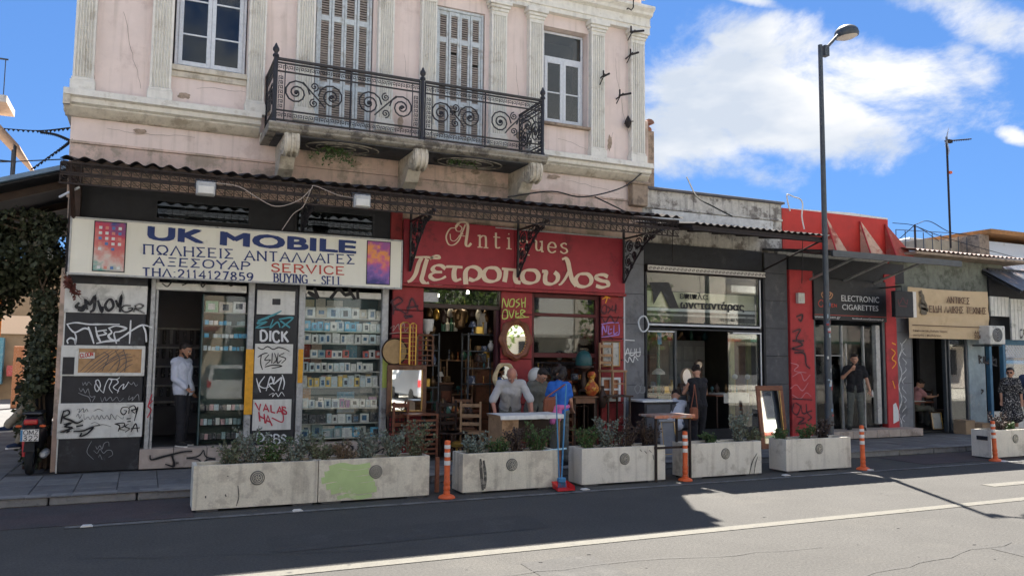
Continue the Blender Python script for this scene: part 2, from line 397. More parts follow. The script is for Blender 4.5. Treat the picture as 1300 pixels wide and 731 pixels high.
def stripemat(name, c1, c2, axis, scale, amt=.5, rough=.7):
    m = bpy.data.materials.new(name); m.use_nodes = True; t = m.node_tree; pb = t.nodes['Principled BSDF']; pb.inputs['Roughness'].default_value = rough
    g = t.nodes.new('ShaderNodeNewGeometry'); s = t.nodes.new('ShaderNodeSeparateXYZ'); t.links.new(g.outputs['Position'], s.inputs[0])
    a = t.nodes.new('ShaderNodeMath'); a.operation = 'MULTIPLY'; a.inputs[1].default_value = scale; t.links.new(s.outputs[axis], a.inputs[0])
    f = t.nodes.new('ShaderNodeMath'); f.operation = 'FRACT'; t.links.new(a.outputs[0], f.inputs[0])
    g2 = t.nodes.new('ShaderNodeMath'); g2.operation = 'GREATER_THAN'; g2.inputs[1].default_value = amt; t.links.new(f.outputs[0], g2.inputs[0])
    mxx = t.nodes.new('ShaderNodeMix'); mxx.data_type = 'RGBA'; mxx.inputs[6].default_value = (*c1, 1); mxx.inputs[7].default_value = (*c2, 1)
    t.links.new(g2.outputs[0], mxx.inputs[0]); t.links.new(mxx.outputs[2], pb.inputs['Base Color'])
    return m
K = {}
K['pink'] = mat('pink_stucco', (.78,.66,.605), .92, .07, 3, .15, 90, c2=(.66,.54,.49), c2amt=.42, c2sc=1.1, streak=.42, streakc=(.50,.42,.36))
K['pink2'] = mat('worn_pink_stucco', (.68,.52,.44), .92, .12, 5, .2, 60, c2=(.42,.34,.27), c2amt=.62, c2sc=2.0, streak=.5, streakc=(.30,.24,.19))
K['plaster'] = mat('old_white_plaster', (.78,.76,.69), .9, .12, 8, .25, 70, c2=(.58,.55,.48), c2amt=.45, c2sc=4, streak=.22, streakc=(.38,.36,.31))
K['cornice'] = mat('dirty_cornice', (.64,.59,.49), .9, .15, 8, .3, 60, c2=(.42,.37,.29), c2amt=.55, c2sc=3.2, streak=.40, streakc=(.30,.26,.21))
K['slabc'] = mat('balcony_concrete', (.33,.31,.27), .95, .25, 12, .5, 50, c2=(.13,.12,.11), c2amt=.6, c2sc=5)
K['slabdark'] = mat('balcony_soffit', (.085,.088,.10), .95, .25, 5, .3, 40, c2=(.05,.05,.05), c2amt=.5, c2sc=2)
K['winwhite'] = mat('white_window_paint', (.66,.70,.74), .55, .12, 20, .1, 60, c2=(.5,.5,.48), c2amt=.3)
K['shutter'] = mat('pale_blue_shutter_paint', (.56,.61,.63), .7, .18, 14, .2, 60, c2=(.42,.43,.41), c2amt=.5, c2sc=5)
K['slat'] = mat('brown_shutter_slat', (.36,.31,.27), .8, .25, 14, .1, 60)
K['iron'] = mat('black_wrought_iron', (.018,.018,.024), .45, .2, 30, .1, 60, spec=.5)
K['rust'] = mat('rusty_iron', (.030,.022,.020), .8, .4, 20, .3, 60, c2=(.05,.03,.022), c2amt=.5, c2sc=8)
K['rustdark'] = mat('dark_rust', (.03,.024,.024), .8, .35, 18, .3, 60)
K['tin'] = mat('corrugated_tin', (.055,.053,.055), .9, .3, 6, .1, 60, c2=(.05,.038,.032), c2amt=.6, c2sc=2, metal=.0, spec=.1)
K['dark'] = mat('dark_paint', (.022,.024,.03), .6, .25, 8, .1, 60, c2=(.045,.045,.05), c2amt=.4)
K['black'] = mat('black_board', (.02,.022,.028), .5, .3, 7, .1, 50, c2=(.05,.055,.065), c2amt=.45, c2sc=3)
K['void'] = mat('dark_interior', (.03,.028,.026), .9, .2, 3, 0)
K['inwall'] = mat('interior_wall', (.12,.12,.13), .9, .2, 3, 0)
K['white'] = mat('white_board', (.66,.66,.62), .6, .1, 9, .05, 50, c2=(.42,.42,.39), c2amt=.45, c2sc=3, streak=.25, streakc=(.3,.3,.28))
K['signw'] = mat('sign_cream', (.80,.79,.69), .35, .05, 2, 0, c2=(.62,.60,.50), c2amt=.35, streak=.12, streakc=(.5,.48,.4))
K['alu'] = mat('aluminium_frame', (.42,.43,.43), .5, .25, 16, .1, 60, c2=(.2,.2,.2), c2amt=.4, c2sc=6, metal=.2)
K['red'] = mat('red_painted_wall', (.31,.042,.044), .75, .18, 7, .2, 50, c2=(.17,.03,.03), c2amt=.5, c2sc=3)
K['signr'] = mat('crimson_sign_board', (.33,.026,.040), .55, .12, 5, .05, 50, c2=(.18,.02,.03), c2amt=.45, c2sc=1.5)
K['redbright'] = mat('bright_red_paint', (.52,.035,.025), .6, .12, 4, .1, 50, c2=(.40,.04,.03), c2amt=.4, c2sc=1.2)
K['redwall'] = mat('red_shop_wall', (.48,.045,.05), .65, .15, 5, .1, 50, c2=(.33,.035,.04), c2amt=.5, c2sc=2)
K['finpale'] = mat('faded_fin_cloth', (.62,.40,.28), .85, .2, 9, .1, 60, c2=(.42,.10,.07), c2amt=.5, c2sc=3)
K['finred'] = mat('faded_red_fin', (.40,.08,.06), .8, .2, 9, .1, 60, c2=(.42,.16,.12), c2amt=.5, c2sc=3)
K['cream'] = mat('cream_lettering', (.75,.60,.45), .6, .05, 20, 0)
K['navy'] = mat('navy_lettering', (.012,.035,.16), .5, .05, 20, 0)
K['redl'] = mat('red_lettering', (.50,.06,.04), .5, .05, 20, 0)
K['grey'] = mat('grey_stone_cladding', (.17,.18,.20), .7, .15, 6, .3, 40, c2=(.12,.125,.135), c2amt=.5, c2sc=2, streak=.25, streakc=(.25,.25,.25))
K['greydk'] = mat('dark_slate_wall', (.085,.09,.105), .7, .2, 6, .3, 40, c2=(.13,.13,.14), c2amt=.4, c2sc=3)
K['peel'] = mat('peeling_parapet', (.56,.54,.49), .95, .25, 9, .5, 40, c2=(.22,.20,.18), c2amt=.62, c2sc=3.6, streak=.6, streakc=(.10,.095,.09))
K['tanplaster'] = mat('bare_tan_plaster', (.36,.28,.21), .95, .25, 9, .5, 40, c2=(.22,.17,.13), c2amt=.6, c2sc=4)
K['cap'] = mat('coping', (.12,.12,.13), .8, .25, 9, .2, 40)
K['asphalt'] = mat('asphalt', (.075,.073,.068), .9, .12, .8, .8, 90, c2=(.086,.083,.076), c2amt=.5, c2sc=.45, spec=.3, grain=.30, gsc=38)
K['cycle'] = mat('worn_maroon_lane', (.075,.058,.060), .9, .2, 2, .5, 170, c2=(.062,.058,.060), c2amt=.55, c2sc=1.2, grain=.25, gsc=38)
K['lanew'] = mat('worn_white_marking', (.16,.16,.155), .8, .2, 8, .3, 120, c2=(.09,.09,.086), c2amt=.62, c2sc=5, grain=.2)
K['laney'] = mat('cream_lane_marking', (.120,.115,.096), .8, .12, 8, .3, 120, c2=(.095,.092,.083), c2amt=.50, c2sc=6, grain=.2)
K['slab1'] = mat('paving_slab', (.15,.15,.15), .9, .2, 5, .3, 90, c2=(.11,.11,.112), c2amt=.5, c2sc=1.7, grain=.15)
K['slab2'] = mat('paving_slab_pale', (.19,.19,.185), .9, .2, 5, .3, 90, c2=(.17,.17,.17), c2amt=.5, c2sc=1.7)
K['slabj'] = mat('paving_joint', (.08,.078,.075), .95, .2, 5, .3, 90)
K['kerb'] = mat('kerb_concrete', (.24,.235,.225), .9, .25, 6, .4, 60, c2=(.12,.12,.12), c2amt=.5, c2sc=3)
K['stone'] = mat('beige_step_stone', (.44,.37,.32), .75, .15, 6, .15, 60, c2=(.30,.25,.21), c2amt=.45, c2sc=2)
K['planter'] = mat('planter_concrete', (.70,.65,.53), .85, .10, 4, .25, 60, c2=(.54,.49,.40), c2amt=.55, c2sc=3.4, streak=.50, streakc=(.27,.24,.19), grain=.10)
K['planterw'] = mat('planter_concrete_pale', (.72,.68,.59), .85, .08, 4, .2, 60, c2=(.54,.50,.42), c2amt=.5, c2sc=2.4, streak=.40, streakc=(.36,.32,.27), grain=.08)
K['soil'] = mat('soil', (.05,.038,.028), 1, .4, 20, .8, 50)
K['medal'] = mat('city_emblem', (.12,.12,.11), .8, .2, 30, .3, 80)
K['orange'] = mat('orange_plastic', (.72,.13,.035), .45, .12, 12, .05, 50, c2=(.50,.10,.04), c2amt=.35, c2sc=9)
K['refl'] = mat('white_reflective_band', (.72,.70,.66), .4, .1, 12, 0)
K['wood'] = mat('brown_wood', (.16,.075,.04), .5, .3, 10, .15, 50, c2=(.10,.045,.025), c2amt=.5, c2sc=6)
K['woodl'] = mat('light_wood', (.36,.22,.12), .6, .25, 9, .15, 50, c2=(.25,.14,.07), c2amt=.5, c2sc=5)
K['woodr'] = mat('reddish_wood', (.21,.075,.04), .45, .25, 9, .1, 50, c2=(.13,.045,.025), c2amt=.5, c2sc=5)
K['woodd'] = mat('dark_wood', (.045,.025,.018), .5, .3, 9, .15, 50)
K['gold'] = mat('brass', (.62,.40,.10), .3, .15, 15, 0, metal=.85)
K['olive'] = mat('silvery_leaf', (.14,.165,.095), .7, .35, 25, 0, c2=(.22,.25,.20), c2amt=.5, c2sc=14)
K['leafg'] = mat('green_leaf', (.06,.12,.035), .6, .35, 25, 0, c2=(.11,.17,.06), c2amt=.5, c2sc=12)
K['leafp'] = mat('purple_leaf', (.065,.045,.04), .6, .35, 25, 0, c2=(.13,.09,.06), c2amt=.4, c2sc=12)
K['ivy'] = mat('dusty_ivy_leaf', (.05,.06,.03), .6, .45, 8, 0, c2=(.14,.12,.08), c2amt=.45, c2sc=5)
K['twig'] = mat('twig', (.13,.095,.065), .9, .3, 20, .2, 50)
K['mirror'] = mat('mirror_glass', (.85,.87,.86), .02, .0, 5, 0, metal=1.0)
K['glass'] = glassmat('shop_glass', (.95,.97,.96), 1.5, .7, .01)
K['glassd'] = glassmat('old_window_glass', (.50,.55,.56), 1.55, 1.4, .02)
K['glassclear'] = glassmat('clear_door_glass', (.92,.95,.94), 1.45, 1.1, .02)
K['blue'] = mat('blue_plastic', (.05,.22,.42), .4, .1, 12, 0)
K['redp'] = mat('red_plastic', (.62,.03,.03), .4, .1, 12, 0)
K['steel'] = mat('grey_painted_steel', (.055,.065,.075), .45, .25, 10, .05, 50, spec=.5)
K['yellow'] = mat('yellow_strip', (.75,.36,.02), .5, .2, 8, 0, c2=(.45,.25,.05), c2amt=.35, c2sc=5)
K['beige'] = mat('tan_banner_cloth', (.56,.43,.27), .85, .06, 4, .05, 80, c2=(.49,.37,.23), c2amt=.45, c2sc=1.6)
K['brownl'] = mat('brown_lettering', (.13,.075,.045), .7, .1, 20, 0)
K['spk'] = mat('black_spray_paint', (.014,.014,.017), .6, .1, 20, 0)
K['spw'] = mat('white_spray_paint', (.68,.70,.72), .6, .1, 20, 0)
K['spr'] = mat('red_spray_paint', (.50,.03,.06), .6, .1, 20, 0)
K['spt'] = mat('teal_spray_paint', (.07,.30,.36), .6, .1, 20, 0)
K['spg'] = mat('lime_spray_paint', (.50,.60,.14), .6, .1, 20, 0)
K['spo'] = mat('orange_spray_paint', (.85,.38,.03), .6, .1, 20, 0)
K['spb'] = mat('lilac_spray_paint', (.35,.22,.62), .6, .1, 20, 0)
K['spd'] = mat('maroon_spray_paint', (.055,.012,.02), .6, .1, 20, 0)
K['sgrey'] = mat('grey_spray_paint', (.25,.26,.28), .6, .1, 20, 0)
K['pillaralu'] = K['alu']
K['rubber'] = mat('black_rubber', (.02,.02,.02), .8, .2, 20, .1, 60)
K['skin'] = mat('skin', (.50,.27,.18), .55, .08, 20, .05, 80)
K['skin3'] = mat('ruddy_skin', (.42,.19,.13), .5, .1, 20, .05, 80)
K['skin2'] = mat('tanned_skin', (.36,.19,.12), .55, .08, 20, .05, 80)
K['hair'] = mat('dark_hair', (.02,.014,.012), .6, .3, 60, .4, 120)
K['hairg'] = mat('grey_hair', (.32,.29,.26), .7, .3, 60, .4, 120)
def cloth(name, c, var=.1): return mat(name, c, .9, var, 9, .25, 120)
# ================================================================ ground
def sheet(name, x0, x1, y0, y1, z, mt, kind='structure', parent=None):
    return MB().box(x0, x1, y0, y1, z-.003, z).build(name, mt, parent, kind=kind, smooth=False)
MB().box(-900, 900, -900, 900, -.5, -.02).build('ground', K['asphalt'], kind='structure')
sheet('road', -90, 140, 1.2, 11.62, 0.0, K['asphalt'])
sheet('cycle_lane', -60, .62, 10.22, 11.60, .005, K['cycle'])
sheet('edge_line', -.7, 40, 10.04, 10.15, .009, K['lanew'])
sheet('centre_line', -30, 80, 7.25, 7.42, .006, K['laney'])
for x in (11.9, 17.5): sheet('lane_dash', x, x+3.2, 8.2, 8.42, .006, K['laney'])
# patches of newer asphalt and tar seams
sheet('asphalt_patch', 13.2, 19.5, 10.4, 11.5, .006, K['cycle'])
for i in range(260):
    x = random.uniform(-3, 16); y = random.uniform(3.0, 9.9)
    if i == 0: spots = MB()
    s = random.uniform(.004, .016)
    spots.add([(x+s*math.cos(a)*1.6, y+s*math.sin(a), .0085) for a in (0, 1.1, 2.2, 3.3, 4.4, 5.4)], [(0,1,2,3,4,5)])
pt_ = mat('old_asphalt_patch', (.060,.059,.056), .9, .12, 2, .6, 90, c2=(.072,.070,.066), c2amt=.5, c2sc=2, grain=.28, gsc=38)
for i, (x0, x1, y0, y1) in enumerate(((7.9,9.6,4.4,5.6),(1.2,4.3,8.1,8.9),(10.2,12.6,6.0,6.7),(3.2,4.0,5.3,6.9))):
    vs = [(x0+.1,y0,.0035),(x1-.06,y0+.05,.0035),(x1,y1-.1,.0035),(x1-.15,y1,.0035),(x0+.05,y1-.05,.0035),(x0,y0+.12,.0035)]
    tag(MB().add(vs, [tuple(range(6))]).build('asphalt_patch', pt_, smooth=False), kind='structure')
ck = MB(); cm_ = mat('crack_tar', (.03,.03,.03), .7)
for (x, y, dx, dy, n_) in ((2.2,6.6,.26,-.02,16),(5.6,5.2,.24,.03,12),(4.4,9.4,.3,.0,12),(-.8,8.6,.25,-.06,14),(11.0,6.6,.2,.03,9)):
    prev = None
    for i in range(n_):
        x += dx+random.uniform(-.03,.03); y += dy+random.uniform(-.06,.06); w2 = random.uniform(.002,.006)
        if prev: ck.add([(prev[0],prev[1]-prev[2],.0098),(x,y-w2,.0098),(x,y+w2,.0098),(prev[0],prev[1]+prev[2],.0098)], [(0,1,2,3)])
        prev = (x, y, w2)
ck.build('road_cracks', cm_, kind='stuff', smooth=False)
spots.build('tar_spots', K['slabj'], kind='stuff', smooth=False)
for (px, py) in ((110,669),(378,649),(743,622),(998,604),(1104,597),(1275,586)):
    g = G(px, py)
    tag(MB().prism([(g.x-.06,0.01),(g.x-.04,.025),(g.x+.04,.025),(g.x+.06,.01)], 'y', g.y-.045, g.y+.045).build('road_stud', K['refl']),
        'small white road stud on the edge line, ' + {110:'far left beyond the planters',378:'before the leftmost planter',743:'before the planter right of the broom',998:'left of the lamp post',1104:'beside the lone orange bollard',1275:'at the right edge of the picture'}[px], 'road stud', 'road studs along the edge line')
# pavement with its kerb stones and slabs
pave = sheet('pavement', -60, 90, 11.82, 22.0, .108, K['slabj'])
pslab = [MB().box(0, .49, 0, .49, .1, .12).build('paving_slab', k, bev=.006) for k in (K['slab1'], K['slab2'])]
pm = [o.data for o in pslab]
for o in pslab: bpy.data.objects.remove(o)
for me in pm:
    me.transform(Matrix.Translation((-.245, -.245, -0.0)))
n = 0
ys = [11.84+.5*i for i in range(4)]
for i in range(54):
    for j, y in enumerate(ys):
        x = -7.0+.5*i
        o = bpy.data.objects.new('paving_slab', pm[1 if random.random() < .3 else 0]); col.objects.link(o); o.parent = pave
        o.location = Vector((x+.25, y+.25, .02+random.uniform(-.003, .003)))-pave.location
        o.location.z = (.12-.02)+random.uniform(-.002, .002)-pave.location.z
        o.rotation_euler = (random.uniform(-.004,.004), random.uniform(-.004,.004), 0)
for i in range(20):   # left of the shop the slabs go back into the side street
    for j in range(4):
        x = -3.75+.5*(i % 5); y = 14.09+.5*(j+4*(i//5))
        if x > -1.45: continue
        o = bpy.data.objects.new('paving_slab', pm[(i+j) % 2]); col.objects.link(o); o.parent = pave
        o.location = Vector((x, y, .10))-pave.location; o.location.z = .10-pave.location.z
kb = MB().box(-.49, .49, -.1, .1, 0, .125).build('kerb_stone', K['kerb'], bev=.015); km = kb.data; bpy.data.objects.remove(kb)
for i in range(34):
    o = bpy.data.objects.new('kerb_stone', km); col.objects.link(o); o.parent = pave
    o.location = Vector((-7.5+i*1.0, 11.72, random.uniform(-.008, .002)))-pave.location; o.location.z = random.uniform(-.01, .0)-pave.location.z
    o.rotation_euler = (0, random.uniform(-.004, .004), random.uniform(-.006, .006))
MB().box(-60, -8, 11.62, 11.82, 0, .12).build('kerb', K['kerb'], kind='structure')
MB().box(26.1, 90, 11.62, 11.82, 0, .12).build('kerb', K['kerb'], kind='structure')
sheet('side_street', -14, -1.3, 13.95, 60, .115, K['slab1'])
MB().box(-90, 140, -8, 1.2, 0, .12).build('opposite_pavement', mat('pale_paving', (.50,.47,.41), .9, .15, 3, .1, 60), kind='structure')

# ================================================================ corner building
def hole_wall(mb, x0, x1, z0, z1, holes, Y, dep):
    xs = sorted({x0, x1, *[h[0] for h in holes], *[h[1] for h in holes]}); zs = sorted({z0, z1, *[h[2] for h in holes], *[h[3] for h in holes]})
    for i in range(len(xs)-1):
        for j in range(len(zs)-1):
            cx = (xs[i]+xs[i+1])/2; cz = (zs[j]+zs[j+1])/2
            if any(h[0] < cx < h[1] and h[2] < cz < h[3] for h in holes): continue
            mb.quad((xs[i],Y,zs[j]), (xs[i+1],Y,zs[j]), (xs[i+1],Y,zs[j+1]), (xs[i],Y,zs[j+1]))
    for a, b, c, d in holes:
        mb.quad((a,Y,c),(a,Y,d),(a,Y+dep,d),(a,Y+dep,c)); mb.quad((b,Y,c),(b,Y+dep,c),(b,Y+dep,d),(b,Y,d))
        mb.quad((a,Y,d),(b,Y,d),(b,Y+dep,d),(a,Y+dep,d)); mb.quad((a,Y,c),(a,Y+dep,c),(b,Y+dep,c),(b,Y,c))
cb = thing('corner_building', 'tall pink neoclassical corner building with white fluted pilasters, balcony and shops below', 'building', (4.1, 14, 0.12))
F = 14.0
HO = [(.21,1.38,6.64,8.56), (2.52,3.56,5.95,8.56), (4.77,5.78,5.95,8.58), (7.01,8.09,6.60,8.60)]
wl = MB()
hole_wall(wl, -1.2, 9.42, 4.3, 9.75, HO, F, .28)
wl.box(-1.2, -.9, 14.29, 26, 3.2, 9.75); wl.box(9.12, 9.42, 14.29, 26, .12, 9.75); wl.box(-.9, 9.12, 25.7, 26, 3.2, 9.75)
wl.box(-.9, 9.12, 14.29, 25.7, 9.5, 9.7)
wl.box(-.89, 9.11, 14.3, 25.69, 4.5, 4.6)
wl.build('wall', K['pink'], cb, smooth=False)
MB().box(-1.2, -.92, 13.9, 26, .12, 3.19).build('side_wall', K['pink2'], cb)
# the four rooms behind the windows
rm = MB()
for a, b, c, d in HO: rm.box(a-.3, b+.3, 15.2, 15.25, c-.2, d+.2)
rm.build('room_wall', K['inwall'], cb)
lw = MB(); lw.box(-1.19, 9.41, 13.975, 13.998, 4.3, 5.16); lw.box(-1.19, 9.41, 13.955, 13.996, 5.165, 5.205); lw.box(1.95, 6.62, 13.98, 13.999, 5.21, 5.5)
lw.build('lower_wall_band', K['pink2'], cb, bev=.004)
def moulding(name, prof, x0, x1, mt, parent):
    """profile of (front, height) pairs run along the facade"""
    mb = MB(); pts = [(14.0, prof[0][1])]+[(y, z) for y, z in prof]+[(14.0, prof[-1][1])]
    mb.prism(pts, 'x', x0, x1)
    return mb.build(name, mt, parent, ang=25)
moulding('cornice', [(13.69,5.95),(13.68,5.85),(13.76,5.83),(13.77,5.76),(13.84,5.73),(13.87,5.66),(13.93,5.64)], -1.30, 1.62, K['plaster'], cb)
moulding('cornice', [(13.69,5.95),(13.68,5.85),(13.76,5.83),(13.77,5.76),(13.84,5.73),(13.87,5.66),(13.93,5.64)], 6.64, 9.50, K['plaster'], cb)
moulding('cornice', [(13.9,5.66),(13.9,5.60),(13.94,5.58),(13.95,5.52)], 1.63, 6.63, K['plaster'], cb)
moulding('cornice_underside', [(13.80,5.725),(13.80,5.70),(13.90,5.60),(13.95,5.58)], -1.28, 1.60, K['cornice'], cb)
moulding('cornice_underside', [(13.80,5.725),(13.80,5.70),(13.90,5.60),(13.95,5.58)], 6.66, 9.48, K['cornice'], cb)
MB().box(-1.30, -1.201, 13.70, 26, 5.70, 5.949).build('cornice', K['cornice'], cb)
moulding('entablature', [(13.66,9.34),(13.66,9.28),(13.74,9.22),(13.76,9.17),(13.86,9.14),(13.86,8.99),(13.84,8.985),(13.84,8.95),(13.87,8.945),(13.87,8.855)], -1.34, 9.55, K['plaster'], cb)
moulding('roof_coping', [(13.70,9.75),(13.70,9.66),(13.85,9.60)], -1.3, 9.50, K['plaster'], cb)
MB().box(9.05, 9.44, 13.80, 13.99, 5.06, 5.56).box(9.0, 9.47, 13.76, 13.99, 5.50, 5.565).build('broken_plaster_block', K['tanplaster'], cb, bev=.02)
# fluted pilasters
def pilaster(x0, x1):
    mb = MB(); w_ = x1-x0; nfl = 6; mg = w_*.09; fw = (w_-2*mg)/nfl; yf = 13.87
    prof = [(x0,13.999),(x0,yf)]
    for i in range(nfl):
        a = x0+mg+i*fw; prof += [(a+fw*.14,yf),(a+fw*.28,yf+.026),(a+fw*.72,yf+.026),(a+fw*.86,yf)]
    prof += [(x1,yf),(x1,13.999)]
    mb.prism(prof, 'z', 6.19, 8.56)
    mb.box(x0-.005, x1+.005, yf-.004, 13.998, 8.56, 8.63)
    return mb.build('pilaster', K['plaster'], cb, smooth=False)
for x0, x1 in ((-1.205,-.915),(-.116,.205),(1.385,1.665),(2.185,2.495),(3.63,3.925),(4.45,4.75),(5.87,6.20),(6.69,7.0),(8.11,8.43),(9.08,9.415)):
    p = pilaster(x0, x1)
    MB().box(x0-.03, x1+.03, 13.83, 13.997, 5.952, 6.14).box(x0-.015, x1+.015, 13.85, 13.996, 6.141, 6.189).build('pilaster_base', K['plaster'], p, bev=.008)
    MB().box(x0-.02, x1+.02, 13.84, 13.997, 8.631, 8.69).box(x0-.045, x1+.045, 13.81, 13.996, 8.691, 8.75).box(x0-.075, x1+.075, 13.775, 13.995, 8.751, 8.853).build('capital', K['plaster'], p, bev=.008)
# ---- windows
def window_part(x0, x1, z0, z1, Y, bars, transom=None):
    t = .05; xm = (x0+x1)/2; ztop = transom if transom else z1
    fr = MB(); fr.box(x0, x0+t, Y, Y+.07, z0, z1).box(x1-t, x1, Y, Y+.07, z0, z1).box(x0+t, x1-t, Y, Y+.07, z0, z0+t).box(x0+t, x1-t, Y, Y+.07, z1-t, z1)
    if transom: fr.box(x0+t, x1-t, Y-.01, Y+.07, transom, transom+.07)
    W = fr.build('window', K['winwhite'], cb, bev=.006)
    for a, b in ((x0+t+.002, xm-.002), (xm+.002, x1-t-.002)):
        s = MB(); s.box(a, a+.065, Y-.02, Y+.03, z0+t, ztop-.001).box(b-.065, b, Y-.02, Y+.03, z0+t, ztop-.001).box(a+.065, b-.065, Y-.02, Y+.03, z0+t, z0+t+.075).box(a+.065, b-.065, Y-.02, Y+.03, ztop-.07, ztop-.001)
        for q in bars: s.box(a+.065, b-.065, Y-.012, Y+.025, q-.014, q+.014)
        s.build('sash', K['winwhite'], W, bev=.004)
        zz = [z0+t+.075]+sorted(bars)+[ztop-.07]
        for i in range(len(zz)-1):
            MB().box(a+.066, b-.066, Y, Y+.006, zz[i]+(.014 if i else 0), zz[i+1]-(.014 if i < len(zz)-2 else 0)).build('pane', K['glassd'], W, smooth=False)
    if transom: MB().box(x0+t, x1-t, Y+.01, Y+.016, transom+.07, z1-t).build('pane', K['glassd'], W, smooth=False)
    return W
window_part(.24, 1.36, 6.66, 8.54, 14.13, [7.25, 7.85])
window_part(7.12, 8.07, 6.62, 8.58, 14.17, [7.30], transom=7.98)
MB().box(.19, 1.384, 13.93, 14.12, 6.555, 6.645).build('window_sill', K['cornice'], cb, bev=.01)
MB().box(.19, 1.384, 13.965, 13.999, 6.45, 6.55).build('window_sill', K['cornice'], cb, bev=.01)
MB().box(6.99, 8.12, 13.90, 14.16, 6.545, 6.60).build('window_sill', K['tanplaster'], cb, bev=.008)
# ---- shutters, each leaf with its slats
def shutters(x0, x1, z0, z1, Y, nleaf=4, rails=(6.75, 8.02)):
    fr = MB(); fr.box(x0-.001, x0+.04, Y-.02, Y+.1, z0, z1).box(x1-.04, x1+.001, Y-.02, Y+.1, z0, z1).box(x0+.04, x1-.04, Y-.02, Y+.1, z1-.05, z1)
    W = fr.build('shutter_frame', K['shutter'], cb, bev=.005)
    w_ = (x1-x0-.08)/nleaf
    for i in range(nleaf):
        a = x0+.04+i*w_+.004; b = a+w_-.008; y = Y+(.0 if i % 2 else .012); st = .042
        L = MB(); L.box(a, a+st, y, y+.04, z0, z1-.052).box(b-st, b, y, y+.04, z0, z1-.052)
        zs = [z0, rails[0], rails[1], z1-.052]
        L.box(a+st, b-st, y, y+.04, z0, z0+.14)
        for r in rails: L.box(a+st, b-st, y+.001, y+.04, r-.05, r+.05)
        L.box(a+st, b-st, y, y+.04, z1-.13, z1-.052)
        L.build('shutter', K['shutter'], W, bev=.004)
        S = MB()
        for c, d in ((z0+.14, rails[0]-.05), (rails[0]+.05, rails[1]-.05), (rails[1]+.05, z1-.13)):
            k = int((d-c)/.042)
            for j in range(k):
                zc = c+(j+.5)*(d-c)/k; dz = .021+random.uniform(-.003,.003)
                if random.random() < .012: continue
                S.add([(a+st, y+.008, zc-dz*.75),(b-st, y+.008, zc-dz*.75),(b-st, y+.032, zc+dz),(a+st, y+.032, zc+dz),(a+st, y+.011, zc-dz*.75-.004),(b-st, y+.011, zc-dz*.75-.004),(b-st, y+.035, zc+dz-.004),(a+st, y+.035, zc+dz-.004)],
                      [(0,1,2,3),(4,7,6,5),(0,4,5,1)])
        S.build('slats', K['slat'], W, smooth=False, kind='stuff')
    # dark backing behind the louvres
    MB().box(x0+.04, x1-.04, Y+.06, Y+.07, z0, z1-.05).build('backing', K['void'], W)
shutters(2.54, 3.54, 5.96, 8.55, 14.05, rails=(6.72, 7.95))
shutters(4.79, 5.76, 5.96, 8.57, 14.05, rails=(6.72, 7.95))
# ---- iron hooks and brackets on the right of the facade
for (px, py, ln) in ((783,124,.34),(798,45,.40),(760,100,.18),(795,73,.25)):
    p = P(px, py, 13.98)
    hk = MB().tube([(p.x, 14.0, p.z-.03),(p.x-.02,13.82,p.z-.02),(p.x-.02,13.7,p.z)], .016, 6).tube([(p.x-ln*.35,13.7,p.z-.06),(p.x+ln*.5,13.7,p.z+.03)], .022, 6)
    hk.tube([(p.x-ln*.3,13.7,p.z-.05),(p.x-ln*.3,13.7,p.z+.07)], .018, 6).tube([(p.x-ln*.2,13.72,p.z-.04),(p.x-ln*.25,13.86,p.z-.18)], .012, 6)
    tag(hk.build('iron_bracket', K['rustdark']), {124:'old iron bracket with crossbar, upper one between the right pilasters',45:'thick iron bracket with crossbar highest on the rightmost pilaster',100:'small iron bracket on the pilaster next to the right window',73:'short iron bracket just under the thickest one'}[py], 'bracket', 'iron brackets on the pink facade')
p = P(794, 157, 13.98)
tag(MB().lathe([(.02,-.12),(.05,-.08),(.075,0),(.05,.06),(.03,.1),(.012,.14)], (p.x,13.88,p.z), 10).tube([(p.x,14,p.z),(p.x,13.88,p.z)], .018, 6).tube([(p.x-.05,13.88,p.z+.02),(p.x+.12,13.86,p.z+.03)], .01, 5).build('old_wall_lamp', K['rustdark']),
    'rusted old lamp fitting low on the pink wall by the rightmost pilaster', 'wall lamp')
hk = MB(); p = P(793, 14, 13.84)
hk.tube([(p.x,14,p.z),(p.x,13.7,p.z),(p.x+.05,13.66,p.z-.05),(p.x+.1,13.66,p.z+.02),(p.x+.1,13.66,p.z+.3)], .014, 6)
tag(hk.build('iron_hook', K['rustdark']), 'curled iron hook high on the entablature at the right corner', 'hook')

